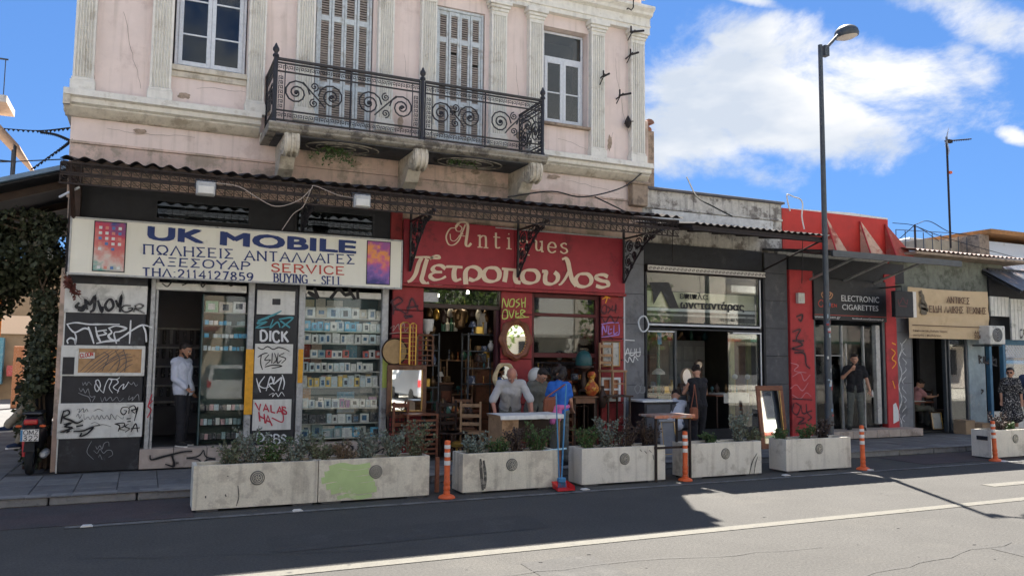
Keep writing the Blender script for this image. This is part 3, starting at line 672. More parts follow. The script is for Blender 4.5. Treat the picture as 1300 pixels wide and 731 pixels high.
# ---- balcony
bs = MB()
bs.prism([(14.0,5.61),(12.90,5.61),(12.885,5.585),(12.90,5.55),(12.93,5.53),(12.94,5.50),(12.99,5.47),(14.0,5.47)], 'x', 1.64, 6.62)
slab = bs.build('balcony_slab', K['slabc'], cb)
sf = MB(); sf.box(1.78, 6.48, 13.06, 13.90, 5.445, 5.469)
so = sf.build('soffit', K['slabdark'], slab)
for cxx, ra in ((2.95,.62),(5.3,.62)):
    for rr in (1.0, .72, .35):
        MB().tube([(cxx+ra*rr*math.cos(a), 13.48+.36*rr*math.sin(a), 5.437) for a in [2*PI*i/32 for i in range(33)]], .013, 5, cap=False).build('soffit_ring', K['slabc'], slab)
def corbel(x):
    pr = [(13.99,5.468),(12.99,5.468),(12.96,5.42),(12.94,5.33),(12.955,5.24),(13.01,5.17),(13.10,5.135),(13.2,5.15),(13.28,5.19),(13.36,5.17),(13.44,5.08),(13.52,4.99),(13.64,4.955),(13.70,4.90),(13.80,4.87),(13.99,4.87)]
    c = MB().prism(pr, 'x', x-.12, x+.12).build('corbel', K['cornice'], cb, ang=30)
    vt = MB()
    for k in range(3):   # ribs down the front scroll
        xx = x-.085+.085*k
        vt.tube([(xx, 12.975,5.46),(xx,12.945,5.40),(xx,12.925,5.33),(xx,12.945,5.235),(xx,13.0,5.16),(xx,13.1,5.122),(xx,13.2,5.135)], .02, 5)
    sp = []
    for i in range(26):
        a = i*.36; r = .13*(1-i/30); sp.append((x-.122, 13.12+r*math.cos(a+1), 5.31+r*math.sin(a+1)))
    vt.tube(sp, .012, 5)
    vt.tube([(x-.122, 13.2+.06*math.cos(i*.5)+.03*i, 5.35-.012*i+.05*math.sin(i*.9)) for i in range(14)], .012, 5)
    vt.build('scroll', K['cornice'], c)
for x in (2.02, 4.20, 6.42): corbel(x)
# railing
RZ0, RZ1 = 5.66, 6.66; RY = 12.98
def spiral(cx_, cz_, r0, turns, a0, sgn, Y, n=26):
    return [(cx_+r0*(1-i/(n*1.06))**1.0*math.cos(a0+sgn*turns*2*PI*i/n), Y, cz_+r0*(1-i/(n*1.06))*math.sin(a0+sgn*turns*2*PI*i/n)) for i in range(n+1)]
def railing_side(x0, x1, Y, T, parent):
    """one straight run of railing; T maps (along, height) to the world"""
    L = x1-x0
    rl = MB()
    def bar(a, b, z, r=.014): rl.tube([T(a, z), T(b, z)], r, 6)
    for z, r in ((RZ1,.027),(RZ1-.06,.016),(RZ1-.20,.015),(RZ0+.16,.015),(RZ0,.018)): bar(x0, x1, z, r)
    rl.build('rail', K['iron'], parent)
    cell = L/max(1, round(L/1.18)); nC = max(1, round(L/1.18))
    up = MB()
    for i in range(nC+1):
        a = x0+i*cell
        up.tube([T(a, RZ0-.05), T(a, RZ1)], .015, 5)
    for a in (x0+.13, x1-.13): up.tube([T(a, RZ0), T(a, RZ1-.06)], .009, 5)
    up.build('baluster', K['iron'], parent)
    ky = MB()       # small square key pattern in the two bands and at the ends
    k = int(L/.085)
    for i in range(k):
        a = x0+(i+.5)*L/k; s = .030
        for zc in (RZ1-.13, RZ0+.08):
            ky.tube([T(a-s, zc-s), T(a-s, zc+s), T(a+s, zc+s), T(a+s, zc-s*.3), T(a-.003, zc-s*.3), T(a-.003, zc+s*.35)], .009, 4)
    for i in range(7):
        zc = RZ0+.22+i*.078
        for a in (x0+.065, x1-.065): ky.tube([T(a-.03, zc-.03), T(a-.03, zc+.03), T(a+.03, zc+.03), T(a+.03, zc-.01), T(a, zc-.01), T(a, zc+.012)], .009, 4)
    ky.build('key_band', K['iron'], parent, kind='stuff')
    zc = (RZ0+.16+RZ1-.20)/2
    for i in range(nC):
        c = x0+(i+.5)*cell; h = cell*.25
        sg = 1 if i % 2 == 0 else -1
        sc = MB()
        def tz(pts): return [T(p[0], p[2]) for p in pts]
        for cc, dirn in ((c-h*.95, 1), (c+h*.95, -1)):
            sc.tube(tz(spiral(cc, zc, .215, 2.3, (0 if dirn > 0 else PI), dirn*1.0, 0)), .014, 5)
            sc.tube(tz(spiral(cc, zc, .035, .98, 0, 1, 0, 10)), .02, 5)
        sc.tube(tz(spiral(c, zc+.14*sg, .075, 1.7, -PI/2, 1, 0, 16)), .012, 5); sc.tube(tz(spiral(c, zc-.14*sg, .075, 1.7, PI/2, 1, 0, 16)), .012, 5)
        sc.tube([T(c-h*.95+.1, zc+.19*sg), T(c-.08, zc+.08*sg), T(c+.08, zc-.08*sg), T(c+h*.95-.1, zc-.19*sg)], .013, 5)
        sc.build('scrollwork', K['iron'], parent)
rw = MB()
rail = MB().box(1.70, 6.56, 12.965, 12.995, 5.612, 5.63).build('balcony_railing', K['iron'], cb)
railing_side(1.745, 4.15, RY, lambda a, z: (a, RY, z), rail)
railing_side(4.25, 6.52, RY, lambda a, z: (a, RY, z), rail)
railing_side(13.03, 13.99, RY, lambda a, z: (1.72, a, z), rail)
railing_side(13.03, 13.99, RY, lambda a, z: (6.54, a, z), rail)
for x in (1.72, 4.20, 6.54):
    MB().tube([(x,RY,5.6),(x,RY,6.72)], .032, 8).lathe([(.05,0),(.05,.03),(.028,.05),(.03,.07),(.052,.10),(.052,.135),(.03,.17),(.015,.21),(.004,.225)], (x,RY,6.69), 10).lathe([(.05,0),(.045,.05),(.03,.07)], (x,RY,5.61), 10).build('post', K['iron'], rail)
# ---- weeds hanging under the balcony
def leafcloud(mb, c, rad, n, size, flat=.5, droop=0):
    for i in range(n):
        while True:
            v = Vector((random.uniform(-1,1), random.uniform(-1,1), random.uniform(-1,1)))
            if v.length < 1: break
        p = Vector(c)+Vector((v.x*rad[0], v.y*rad[1], v.z*rad[2]))
        leaf(mb, p, size*random.uniform(.6, 1.3), droop)
def leaf(mb, p, s, droop=0, ln=1.0, d=None):
    a = random.uniform(0, 2*PI); t = random.uniform(-.9, .9)-droop
    d = d or Vector((math.cos(a)*math.cos(t), math.sin(a)*math.cos(t), math.sin(t)))
    u = d.cross(Vector((random.uniform(-1,1), random.uniform(-1,1), random.uniform(-1,1))))
    if u.length < 1e-3: u = d.orthogonal()
    u.normalize(); q = d*s*ln; h = u*s*.32
    mb.add([p, p+q*.5+h, p+q, p+q*.5-h], [(0,1,2,3)])
for (x, z, wd, hh, lab) in ((2.75,5.36,.38,.30,'green weed hanging under the balcony slab beside the left corbel'), (5.05,5.40,.2,.14,'thin weed hanging under the balcony slab right of the middle corbel')):
    t = thing('hanging_weed', lab, 'plant', (x, 13.3, z))
    st = MB(); lf = MB()
    for i in range(16 if wd > .3 else 8):
        a = random.uniform(-1,1); pts = [(x+a*.1,13.55,z+.08)]
        for j in range(1, 6): pts.append((x+a*(.1+wd*j/5)+random.uniform(-.03,.03), 13.5-.05*j+random.uniform(-.05,.05), z+.08-hh*(j/5)**1.3*random.uniform(.5,1.2)))
        st.tube(pts, .004, 4)
        for p in pts[1:]:
            for _ in range(4): leaf(lf, Vector(p)+Vector((random.uniform(-.04,.04),random.uniform(-.04,.04),random.uniform(-.04,.04))), .05)
    st.build('stem', K['twig'], t); lf.build('foliage', K['leafg'], t, smooth=False, kind='stuff')

# ================================================================ the long tin canopy
cn = thing('tin_canopy', 'long rusty corrugated tin canopy with lattice fringe over the phone and antiques shops', 'canopy', (4, 13.2, 4.2))
def tin(x0, x1, ya, za, yb, zb, period, amp, parent, mt, name='tin_sheet', th=.004):
    mb = MB(); n = int((x1-x0)/period*8); vs = []
    for i in range(n+1):
        x = x0+(x1-x0)*i/n; dz = amp*math.cos(2*PI*x/period)
        vs += [(x, ya, za+dz), (x, yb, zb+dz), (x, ya, za+dz-th), (x, yb, zb+dz-th)]
    fs = []
    for i in range(n):
        a = i*4; b = a+4
        fs += [(a,a+1,b+1,b), (a+2,b+2,b+3,a+3), (a+1,a+3,b+3,b+1), (a,b,b+2,a+2)]
    mb.add(vs, fs)
    return mb.build(name, mt, parent, ang=60)
for i in range(12):
    x0 = -1.16+i*.87
    tin(x0, min(x0+.90, 9.2), 13.99, 4.90+.003*(i % 2), 12.28+random.uniform(-.02,.02), 4.565+.008*(i % 2), .215, .026, cn, K['tin'])
cw = MB()
cw.box(-1.15, 9.15, 12.36, 12.40, 4.46, 4.51)
for i in range(11): x = -1.1+i*1.02; cw.prism([(12.32,4.52),(13.97,4.84),(13.97,4.79),(12.32,4.46)], 'x', x-.025, x+.025)
cw.box(-1.15, 9.15, 13.0, 13.05, 4.62, 4.66); cw.box(-1.15, 9.15, 13.55, 13.60, 4.72, 4.76)
cw.build('rafters', K['rustdark'], cn)
def truss(x0, x1, z0, z1, Y, sp, r, name, parent, mt):
    mb = MB(); n = int((x1-x0)/sp); s = (x1-x0)/n
    mb.box(x0, x1, Y-.012, Y+.012, z1-.012, z1+.012); mb.box(x0, x1, Y-.012, Y+.012, z0-.012, z0+.012)
    for i in range(n):
        a = x0+i*s
        mb.box(a-r, a+r, Y-r, Y+r, z0, z1)
        mb.tube([(a, Y, z1), (a+s, Y, z0)], r*.9, 4, cap=False)
        mb.tube([(a+s*.5+.4*s*math.cos(t), Y-.01, (z0+z1)/2+(z1-z0)*.2*math.sin(t)) for t in (0,1.05,2.1,3.15,4.2,5.25,6.28)], r*.6, 4, cap=False)
    return mb.build(name, mt, parent, smooth=False, kind='stuff')
truss(-1.15, 9.12, 4.36, 4.50, 12.33, .125, .0075, 'lattice_fringe', cn, K['rust'])
truss(-1.15, 9.12, 4.21, 4.33, 12.33, .125, .0075, 'lattice_fringe', cn, K['rust'])
def scroll_bracket(X, parent, s=1.0, z0=3.50, z1=4.28):
    mb = MB(); ya, yb = 13.62, 12.32
    mb.box(X-.018, X+.018, ya-.02, ya+.02, z0, z1+.2); mb.box(X-.018, X+.018, yb, ya, z1-.015, z1+.015)
    mb.tube([(X, ya-.02, z0+.02)]+[(X, ya-.02-(ya-yb)*t**1.0, z0+(z1-z0)*(1-(1-t)**1.8)) for t in (.15,.3,.45,.6,.75,.9,1)], .02, 6)
    def T(y, z): return (X, y, z)
    def sp(cy, cz, r, tn, a0, sg): mb.tube([(X, cy+r*(1-i/22)*math.cos(a0+sg*tn*2*PI*i/20), cz+r*(1-i/22)*math.sin(a0+sg*tn*2*PI*i/20)) for i in range(21)], .012, 5)
    W = ya-yb
    for (fy, fz, r, tn, a0, sg) in ((.16,.80,.15,1.7,0,1),(.40,.82,.13,1.7,PI,-1),(.62,.87,.10,1.6,0,1),(.82,.92,.07,1.5,PI,-1),(.12,.47,.11,1.7,1.5,-1),(.30,.60,.09,1.5,4,1),(.09,.22,.075,1.5,0,1),(.50,.70,.06,1.5,1,1),(.22,.34,.055,1.5,2,-1)):
        sp(ya-W*fy, z0+(z1-z0)*fz, r, tn, a0, sg); sp(ya-W*fy*.9-.05, z0+(z1-z0)*(fz*.9+.06), r*.7, tn, a0+2, -sg)
    for k in range(60):   # leaf tips cast on the scrolls
        t = random.random(); y = ya-W*t; z = random.uniform(z0+(z1-z0)*(1-(1-t)**1.8), z1)
        a = random.uniform(0, 6.28); mb.tube([(X+random.uniform(-.02,.02), y, z), (X+random.uniform(-.05,.05), y+.07*math.cos(a), z+.07*math.sin(a))], .013, 4, rr=[.013,.004])
    return mb.build('scroll_bracket', K['iron'], parent)
for X in (4.24, 6.36, 8.72): scroll_bracket(X, cn, z0=3.40, z1=4.30)
scroll_bracket(2.33, cn, z0=3.95)
MB().box(-1.12, -.98, 13.62, 13.9, 3.70, 4.75).box(-1.10, -1.0, 12.5, 13.62, 4.40, 4.50).tube([(-1.05,13.62,3.85),(-1.05,12.7,4.4)], .035, 6).build('wooden_bracket', K['woodd'], cn)
# cable, floodlights and junction boxes under the canopy
def flood(px, py, label):
    p = P(px, py, 12.22); t = thing('floodlight', label, 'floodlight', (p.x, 12.22, p.z-.05), 'floodlights under the canopy')
    b = MB(); b.box(p.x-.13, p.x+.13, 12.15, 12.27, p.z-.10, p.z+.10); b.build('housing', K['alu'], t, bev=.015)
    MB().box(p.x-.105, p.x+.105, 12.13, 12.149, p.z-.08, p.z+.03).build('lamp_glass', K['white'], t, bev=.005)
    MB().tube([(p.x-.14,12.22,p.z),(p.x-.14,12.25,p.z+.13),(p.x+.14,12.25,p.z+.13),(p.x+.14,12.22,p.z)], .01, 5).build('bracket', K['steel'], t)
flood(261, 240, 'grey floodlight under the canopy above the letters of the phone shop sign, leftmost')
flood(459, 256, 'grey floodlight under the canopy near the right end of the phone shop sign')
cable = MB(); pts = [P(x, y, 12.2) for x, y in ((255,231),(300,236),(325,250),(350,262),(378,255),(395,240),(400,236),(430,248),(455,252))]
cable.tube(catmull(pts, 5), .006, 5); cable.tube(catmull([P(x, y, 12.2) for x, y in ((395,240),(385,262),(372,272),(358,292))], 5), .005, 5)
tag(cable.build('white_cable', K['stone']), 'slack white cable looping between the floodlights under the canopy', 'cable')
# ---- sky wires over the canopy
for pts, lab in (([(645,250,12.6),(700,243,12.9),(740,250,12.9),(790,238,13.3),(818,217,13.9)], 'black cable sagging across the pink wall above the canopy, right end'),
                 ([(755,250,12.9),(780,262,12.6),(800,272,12.5)], 'short loose black cable end hanging above the canopy')):
    tag(MB().tube(catmull([P(*q) for q in pts], 6), .014, 5).build('cable', K['rubber']), lab, 'cable')

cw_ = MB(); crm = mat('plaster_crack', (.22,.17,.14), .9)
for (x, z, dx, dz, n_) in ((-.55,7.4,.02,-.09,14),(.6,6.3,.09,.01,9),(1.9,6.9,.015,-.08,9),(4.15,7.5,.01,-.09,13),(6.45,7.7,.012,-.1,14),(8.75,8.2,.015,-.09,18),(7.4,6.3,.08,-.015,8),(7.6,5.45,.1,-.01,12),(-.7,5.45,.1,.0,14),(2.6,5.35,.09,-.01,12),(5.0,5.3,.08,.012,10),(8.7,6.6,-.02,-.08,6)):
    p = [(x, z)]
    for i in range(n_): x += dx+random.uniform(-.022,.022); z += dz+random.uniform(-.022,.022); p.append((x, z))
    ribbon(cw_, p, .0055, None, 0, 13.972 if z < 5.6 else 13.9965, smooth=False, taper=1)
cw_.build('plaster_cracks', crm, cb, smooth=False, kind='stuff')
lp_ = mat('lost_plaster', (.40,.31,.24), .95, .3, 12, .5, 40, c2=(.28,.22,.17), c2amt=.6, c2sc=8)
for (x, z, rx, rz) in ((-.95,6.25,.05,.12),(.42,6.15,.10,.05),(8.62,6.35,.05,.16),(6.55,6.25,.07,.10),(1.75,6.08,.05,.09),(7.3,5.5,.13,.05),(-.2,5.47,.10,.04),(3.3,5.33,.12,.05),(5.6,5.42,.09,.05),(4.12,6.2,.05,.12)):
    mb = MB(); Yb = 13.972 if z < 5.6 else 13.9962; vs = [(x, Yb, z)]
    for i in range(18): a = 2*PI*i/18; q = 1+.5*noise.noise(Vector((math.cos(a)*2+x*3, math.sin(a)*2, z))); vs.append((x+rx*q*math.cos(a), Yb, z+rz*q*math.sin(a)))
    mb.add(vs, [(0, i+1, (i+1) % 18+1) for i in range(18)]).build('bare_patch', lp_, cb, smooth=False)
# ================================================================ ground floor of the corner building
YP = 13.75
def zb(px0, py0, px1, py1, name, mt, parent, Y=YP-.02, d=.02, bev=.003, **k): return bxp(px0, py0, px1, py1, Y, d, name, mt, parent, bev=bev, **k)
# --- floors, back and side walls of the shops
inn = MB()
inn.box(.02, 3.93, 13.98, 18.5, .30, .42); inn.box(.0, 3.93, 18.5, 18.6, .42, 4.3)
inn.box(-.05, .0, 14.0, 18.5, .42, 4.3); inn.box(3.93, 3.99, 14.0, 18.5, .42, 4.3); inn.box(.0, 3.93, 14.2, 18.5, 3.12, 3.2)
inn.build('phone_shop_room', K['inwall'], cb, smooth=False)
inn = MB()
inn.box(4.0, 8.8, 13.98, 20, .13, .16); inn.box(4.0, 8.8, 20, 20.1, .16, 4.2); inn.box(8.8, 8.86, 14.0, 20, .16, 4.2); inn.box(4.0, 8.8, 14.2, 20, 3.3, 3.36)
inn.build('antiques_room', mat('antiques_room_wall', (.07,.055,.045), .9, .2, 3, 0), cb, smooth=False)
# --- dark boards and transom frames above the phone sign
fa = MB().box(-1.15, 3.93, 13.86, 13.99, 3.10, 4.50).build('dark_fascia', K['dark'], cb)
for (x0, y0, x1, y1) in ((197,252,318,285),(375,264,475,300)):
    a = P(x0, y0, 13.85); b = P(x1, y1, 13.85)
    f = MB().box(a.x, b.x, 13.83, 13.859, a.z-.035, a.z).box(a.x, a.x+.035, 13.83, 13.859, b.z, a.z-.035).box(b.x-.035, b.x, 13.83, 13.859, b.z, a.z-.035).build('transom_window', K['black'], cb)
    MB().box(a.x+.036, b.x-.036, 13.845, 13.85, b.z, a.z-.036).build('pane', K['glassd'], f, smooth=False)
MB().box(3.93, 4.14, 13.80, 13.99, 3.10, 4.48).build('red_fascia_strip', K['red'], cb)
# --- left pillar of the phone shop with its boards
pl = MB().box(-1.10, .005, YP, 13.97, .12, 3.12).build('shop_pillar', K['black'], cb, bev=.01)
MB().box(-1.12, -1.10, YP+.01, 13.96, .12, 3.12).build('corner_strip', K['white'], pl)
for (a, b, c, d) in ((83,359,186,399),(74,512,180,554)): zb(a, b, c, d, 'white_panel', K['white'], pl, d=.019)
zb(78, 438, 96, 477, 'meter_box', K['white'], pl, d=.04, bev=.006)
zb(80, 453, 94, 475, 'meter_window', K['black'], pl, Y=YP-.03, d=.008)
pf = P(96,438,YP); pg = P(183,477,YP)
fr = MB(); t_ = .05; x0, x1, z0, z1 = pf.x, pg.x, pg.z, pf.z
fr.box(x0, x1, YP-.035, YP-.001, z1-t_, z1).box(x0, x1, YP-.035, YP-.001, z0, z0+t_).box(x0, x0+t_, YP-.035, YP-.001, z0+t_, z1-t_).box(x1-t_, x1, YP-.035, YP-.001, z0+t_, z1-t_)
fr.build('poster_frame', K['white'], pl, bev=.004)
MB().box(x0+t_, x1-t_, YP-.02, YP-.001, z0+t_, z1-t_).build('poster', mat('brown_poster', (.45,.27,.13), .7, .25, 9, .05, 50, c2=(.30,.17,.09), c2amt=.5, c2sc=4), pl)
T = zm(70, 350, 634/130)
mist = bpy.data.materials.new('overspray'); mist.use_nodes = True; t__ = mist.node_tree; t__.nodes.clear()
_o = t__.nodes.new('ShaderNodeOutputMaterial'); _m = t__.nodes.new('ShaderNodeMixShader'); _a = t__.nodes.new('ShaderNodeBsdfTransparent'); _d = t__.nodes.new('ShaderNodeBsdfDiffuse'); _d.inputs[0].default_value = (.12,.12,.13,1)
_m.inputs[0].default_value = .16
for i_, q_ in ((1,_a),(2,_d)): t__.links.new(q_.outputs[0], _m.inputs[i_])
t__.links.new(_m.outputs[0], _o.inputs[0])
def graf(name_lab, lst, w, mt, parent, Y, smooth=True, taper=None):
    mb = MB(); strokes_px(mb, lst, Y, w, smooth=smooth, taper=random.uniform(1,9) if taper is None else taper)
    o = mb.build('graffiti', mt, parent, smooth=False)
    if name_lab: o['label'] = name_lab
    if w >= .02 and mt in (K['spk'], K['spd']):     # soft overspray round the dark paint and a few drips
        m2 = MB(); strokes_px(m2, lst, Y+.0012, w*2.3, smooth=smooth); m2.build('overspray', mist, o, smooth=False) if parent.parent is None else m2.build('overspray', mist, parent, smooth=False)
    return o
YG = YP-.026
graf('black blurred tag reading SIMON', [T(s) for s in ([(150,165),(130,190),(160,200),(190,180),(170,215),(140,210)],[(200,210),(185,150),(215,175),(245,130),(240,205),(215,225)],[(265,150),(275,185),(290,220),(296,190)],[(330,150),(310,185),(330,215),(360,190),(350,150),(330,150)],[(375,150),(395,190),(410,125),(400,225)])], .045, K['spk'], pl, YG)
graf('black letters GR', [T(s) for s in ([(470,185),(430,185),(410,205),(435,225),(470,215),(478,200),(450,203)],[(485,225),(500,185)],[(490,190),(520,175),(545,185),(530,200),(500,205),(530,220),(555,235)])], .022, K['spk'], pl, YG)
graf('white spray tag across the black board', [T(s) for s in ([(70,300),(130,290),(210,300),(300,300),(400,300)],[(75,300),(95,330),(125,350),(180,325),(215,335)],[(80,420),(75,400),(95,385),(120,395),(125,420),(130,380),(120,350)],[(205,315),(225,370),(240,420)],[(250,315),(262,370),(285,415)],[(250,345),(320,335)],[(260,372),(315,360),(300,345)],[(330,320),(350,350),(330,370),(350,395),(400,400)],[(330,325),(380,310),(440,325),(400,345),(365,355),(380,420)],[(468,275),(465,340),(460,420)],[(380,400),(430,370),(480,335),(540,305),(600,320)],[(545,310),(560,350),(565,410)],[(255,418),(320,405),(395,402)])], .026, K['spw'], pl, YG)
graf('white looping tag', [T(s) for s in ([(255,650),(245,690),(260,715),(280,680),(268,645),(250,655),(275,700),(300,725)],[(300,725),(310,680),(330,640),(350,650),(335,690),(355,725)],[(345,645),(375,640),(390,660),(360,690),(395,715)],[(385,725),(400,690),(425,670),(420,700),(440,680),(455,655)],[(330,635),(380,640),(400,628)])], .014, K['spw'], pl, YG)
T = zm(70, 470, 731/130)
graf('grey scribbles', [T(s) for s in ([(195,85),(200,105),(215,85),(225,105),(240,82),(262,105)],[(170,125),(185,150),(200,130),(215,160),(235,130),(245,170)],[(165,160),(200,175),(240,190),(255,225)],[(245,175),(260,190),(285,185),(265,225)],[(325,190),(335,225),(355,190),(365,215),(395,190),(410,215),(440,190),(460,220),(490,195)],[(530,180),(525,210),(555,190),(550,215),(590,170),(600,215)],[(520,80),(545,100),(560,85),(575,110),(590,100)])], .009, K['sgrey'], pl, YG)
graf('faint grey scribble on the lowest board', [T(s) for s in ([(260,505),(235,550),(230,590),(275,635)],[(290,540),(300,560),(320,535),(335,560),(350,520),(380,510),(385,540)],[(275,570),(300,590),(320,560),(345,590),(370,570),(400,570),(410,600),(380,620)],[(310,620),(320,600),(335,635)])], .008, K['sgrey'], pl, YG)
graf('black letters R and ED', [T(s) for s in ([(62,285),(50,330),(40,380)],[(60,290),(95,285),(100,310),(60,335),(110,355),(155,375),(200,355)],[(60,385),(110,375),(70,400),(120,410),(40,440),(100,430),(80,445)],[(150,400),(200,390)],[(130,435),(200,430),(270,405),(230,450),(180,470),(190,445)])], .028, K['spk'], pl, YG)
graf('black letters GR over BA', [T(s) for s in ([(520,260),(480,265),(468,295),(490,315),(510,290),(490,285)],[(525,310),(530,270)],[(520,270),(560,250),(575,275),(545,285),(570,305)],[(575,300),(590,265),(565,360)],[(510,345),(540,342)],[(515,365),(540,362)],[(425,380),(460,395),(450,435)],[(430,380),(490,375),(490,400),(455,415),(495,425)],[(525,380),(500,400),(530,415),(500,440)],[(540,440),(575,380),(590,440)],[(540,415),(605,408)])], .018, K['spk'], pl, YG)
graf('thin pencil scribble', [T(s) for s in ([(155,280),(175,275),(170,300),(200,270),(205,300),(225,275),(235,295)],[(150,330),(165,310),(175,340),(190,315)],[(205,310),(210,350),(235,330),(250,350),(270,320),(285,350),(300,320),(315,350),(330,320),(350,345),(370,320),(390,350),(400,310),(430,350),(440,320),(480,345),(490,325)],[(275,290),(310,275),(345,290)],[(255,380),(285,370),(320,390),(280,395),(340,385),(400,400)])], .007, K['spk'], pl, YG)
graf('scratchy black drawing on the poster', [zm(70,350,634/130)(s) for s in ([(155,590),(230,520),(330,460)],[(180,600),(260,530),(360,460)],[(200,600),(300,520),(400,450)],[(230,600),(320,530),(430,460)],[(260,590),(350,530),(450,480)],[(300,560),(380,500),(470,485)],[(330,590),(400,520),(480,500)],[(370,600),(430,540),(480,520)],[(400,600),(450,560),(480,545)],[(290,590),(330,500),(300,470)],[(380,590),(400,520),(370,460)],[(430,595),(440,520),(420,450)])], .012, mat('grey_pencil', (.12,.11,.11), .8), pl, YP-.022)
zb(101, 447, 120, 455, 'red_sticker', K['white'], pl, Y=YP-.03, d=.005)
mb = MB(); lettering(mb, 'CLOON', (102,449),(118,446.5),(102,454), YP-.031, .012); mb.build('lettering', K['redl'], pl, smooth=False)
# --- aluminium posts
def post(pxa, pxb, ytop, ybot, name='door_post', mt=None, Y=YP+.02, d=.1):
    a = P(pxa, ytop, Y); b = P(pxb, ybot, Y); xa = (P(pxa, 450, Y)).x; xb = P(pxb, 450, Y).x
    return MB().box(xa, xb, Y, Y+d, b.z, 3.12).build(name, mt or K['alu'], cb, bev=.008)
post(188, 194, 360, 573); post(194.5, 198, 360, 573, Y=YP+.05)
p1 = post(313, 321, 364, 563)
post(377.5, 386, 367, 590, 'window_post'); post(484, 492, 367, 600, 'window_post')
zb(312.5, 443, 320, 526, 'yellow_strip', K['yellow'], p1, Y=YP+.005, d=.014)
zb(379, 443, 384, 486, 'orange_patch', K['yellow'], cb, Y=YP+.01, d=.008)
zb(486, 452, 492, 492, 'yellow_green_patch', K['spg'], cb, Y=YP+.01, d=.008)
graf('small red sprayed mark on the post', [[(187,530),(192,520),(188,515),(194,508)],[(188,515),(193,500)]], .018, K['spr'], cb, YP+.018)
# shutter box over door and window
for (a, b) in (((198,358),(313,372)), ((386,368),(484,380))):
    q = P(*a, YP+.03); r = P(*b, YP+.03)
    bx_ = MB().box(q.x, r.x, YP+.03, YP+.2, r.z, q.z).build('roller_box', K['white'], cb, bev=.008)
    mb = MB(); Z7 = zm(370,360,4.85); Z6 = zm(180,350,2.925)
    if a[0] > 300: strokes_px(mb, [Z7(l) for l in ([(100,50),(125,65),(165,92)],[(140,25),(165,90)],[(240,92),(290,28)],[(292,28),(330,70)],[(325,72),(362,62)],[(350,32),(392,97)],[(405,40),(410,95)],[(75,68),(92,72)])], YP+.026, .065, taper=3)
    else: strokes_px(mb, [Z6(l) for l in ([(75,28),(95,40),(115,20),(140,24)],[(195,30),(215,20),(225,42),(240,25)],[(285,32),(312,18),(330,38),(350,25)],[(150,36),(180,22)])], YP+.026, .022, taper=3)
    mb.build('graffiti', K['spk'], bx_, smooth=False)
# --- step and riser of beige stone tiles
rs = MB().box(.04, 3.92, 13.74, 13.99, .125, .395).build('shop_step', K['slabj'], cb)
xx = .0
for i in range(8):
    MB().box(xx+.005, xx+.485, 13.70, 13.739, .13, .41).build('stone_tile', K['stone'], rs, bev=.004)
    MB().box(xx+.005, xx+.485, 13.70, 13.98, .4101, .43).build('stone_tile', K['stone'], rs, bev=.004)
    xx += .49
T = zm(0, 560, 2.6)
graf('black arrow tag on the step', [T(s) for s in ([(495,45),(500,60),(540,50),(600,35),(635,32)],[(565,40),(575,80),(545,75)],[(580,72),(590,70)])], .03, K['spk'], rs, 13.696)
graf('black four pointed star on the step', [T(s) for s in ([(615,55),(655,48),(672,28)],[(672,28),(680,50),(712,58)],[(712,58),(680,62),(668,78)],[(668,78),(655,60),(615,55)])], .022, K['spk'], rs, 13.696)
T = zm(370, 480, 731/130)
graf('row of black tangled tags under the shop window', [T(s) for s in ([(60,500),(40,490),(50,520),(75,510),(90,560)],[(110,480),(130,520),(150,500),(125,550),(180,500)],[(150,560),(200,500),(190,560),(240,505),(230,560)],[(240,520),(290,480),(260,560),(300,530),(320,490),(310,560)],[(310,550),(360,470),(380,540)],[(370,490),(400,470),(440,500),(400,540),(440,550)],[(440,480),(430,530),(460,530),(480,480)],[(310,556),(400,548),(470,545)],[(560,460),(600,480),(640,455)],[(570,500),(620,490),(600,530),(660,500),(640,550)])], .024, K['spk'], rs, 13.696)
# --- middle pillar
pm_ = MB().box(P(322,450,YP).x+.002, P(377,450,YP).x-.004, YP, 13.97, .43, 3.12).build('shop_pillar', K['black'], cb, bev=.01)
for (a, b, c, d) in ((327,368,374,400),(324,436,371,474),(321.5,507,369,545)): zb(a, b, c, d, 'white_panel', K['white'], pm_, d=.019)
zb(346, 379, 356, 387, 'meter_plate', K['black'], pm_, Y=YP-.03, d=.009)
S = zm(240, 350, 2.81)
graf('teal tag over the white lettering', [S(s) for s in ([(285,150),(255,160),(245,170),(275,165),(240,185),(300,180)],[(300,155),(290,185),(315,165),(325,185)],[(320,155),(370,150),(330,185)],[(325,160),(360,185)],[(245,160),(300,140),(330,125)])], .028, K['spt'], pm_, YG)
mb = MB(); lettering(mb, 'DICK', (331,419.5),(366,421),(331,433), YG, .035, jit=.06, gap=.3); o = mb.build('graffiti', K['spw'], pm_, smooth=False); o['label'] = 'thick white letters DICK'
graf('black dripping tag', [S(s) for s in ([(245,290),(265,278),(280,275)],[(258,280),(255,310),(262,335)],[(285,280),(270,300),(290,300),(272,318)],[(297,275),(295,312)],[(305,275),(312,300),(300,312)],[(318,275),(315,310),(330,300)],[(340,275),(322,285),(345,295),(330,312)],[(270,325),(300,318),(330,322),(295,330)],[(245,255),(262,262),(280,252),(300,262),(320,255),(345,262),(358,270)])], .018, K['spk'], pm_, YG)
graf('white letters KRSN', [S(s) for s in ([(240,365),(248,395),(255,415)],[(270,358),(250,388),(268,400),(285,395)],[(275,410),(290,360),(300,380),(285,388),(305,410)],[(305,360),(302,385),(318,372),(330,365),(318,410)],[(332,352),(340,380),(335,405)]) ], .022, K['spw'], pm_, YG)
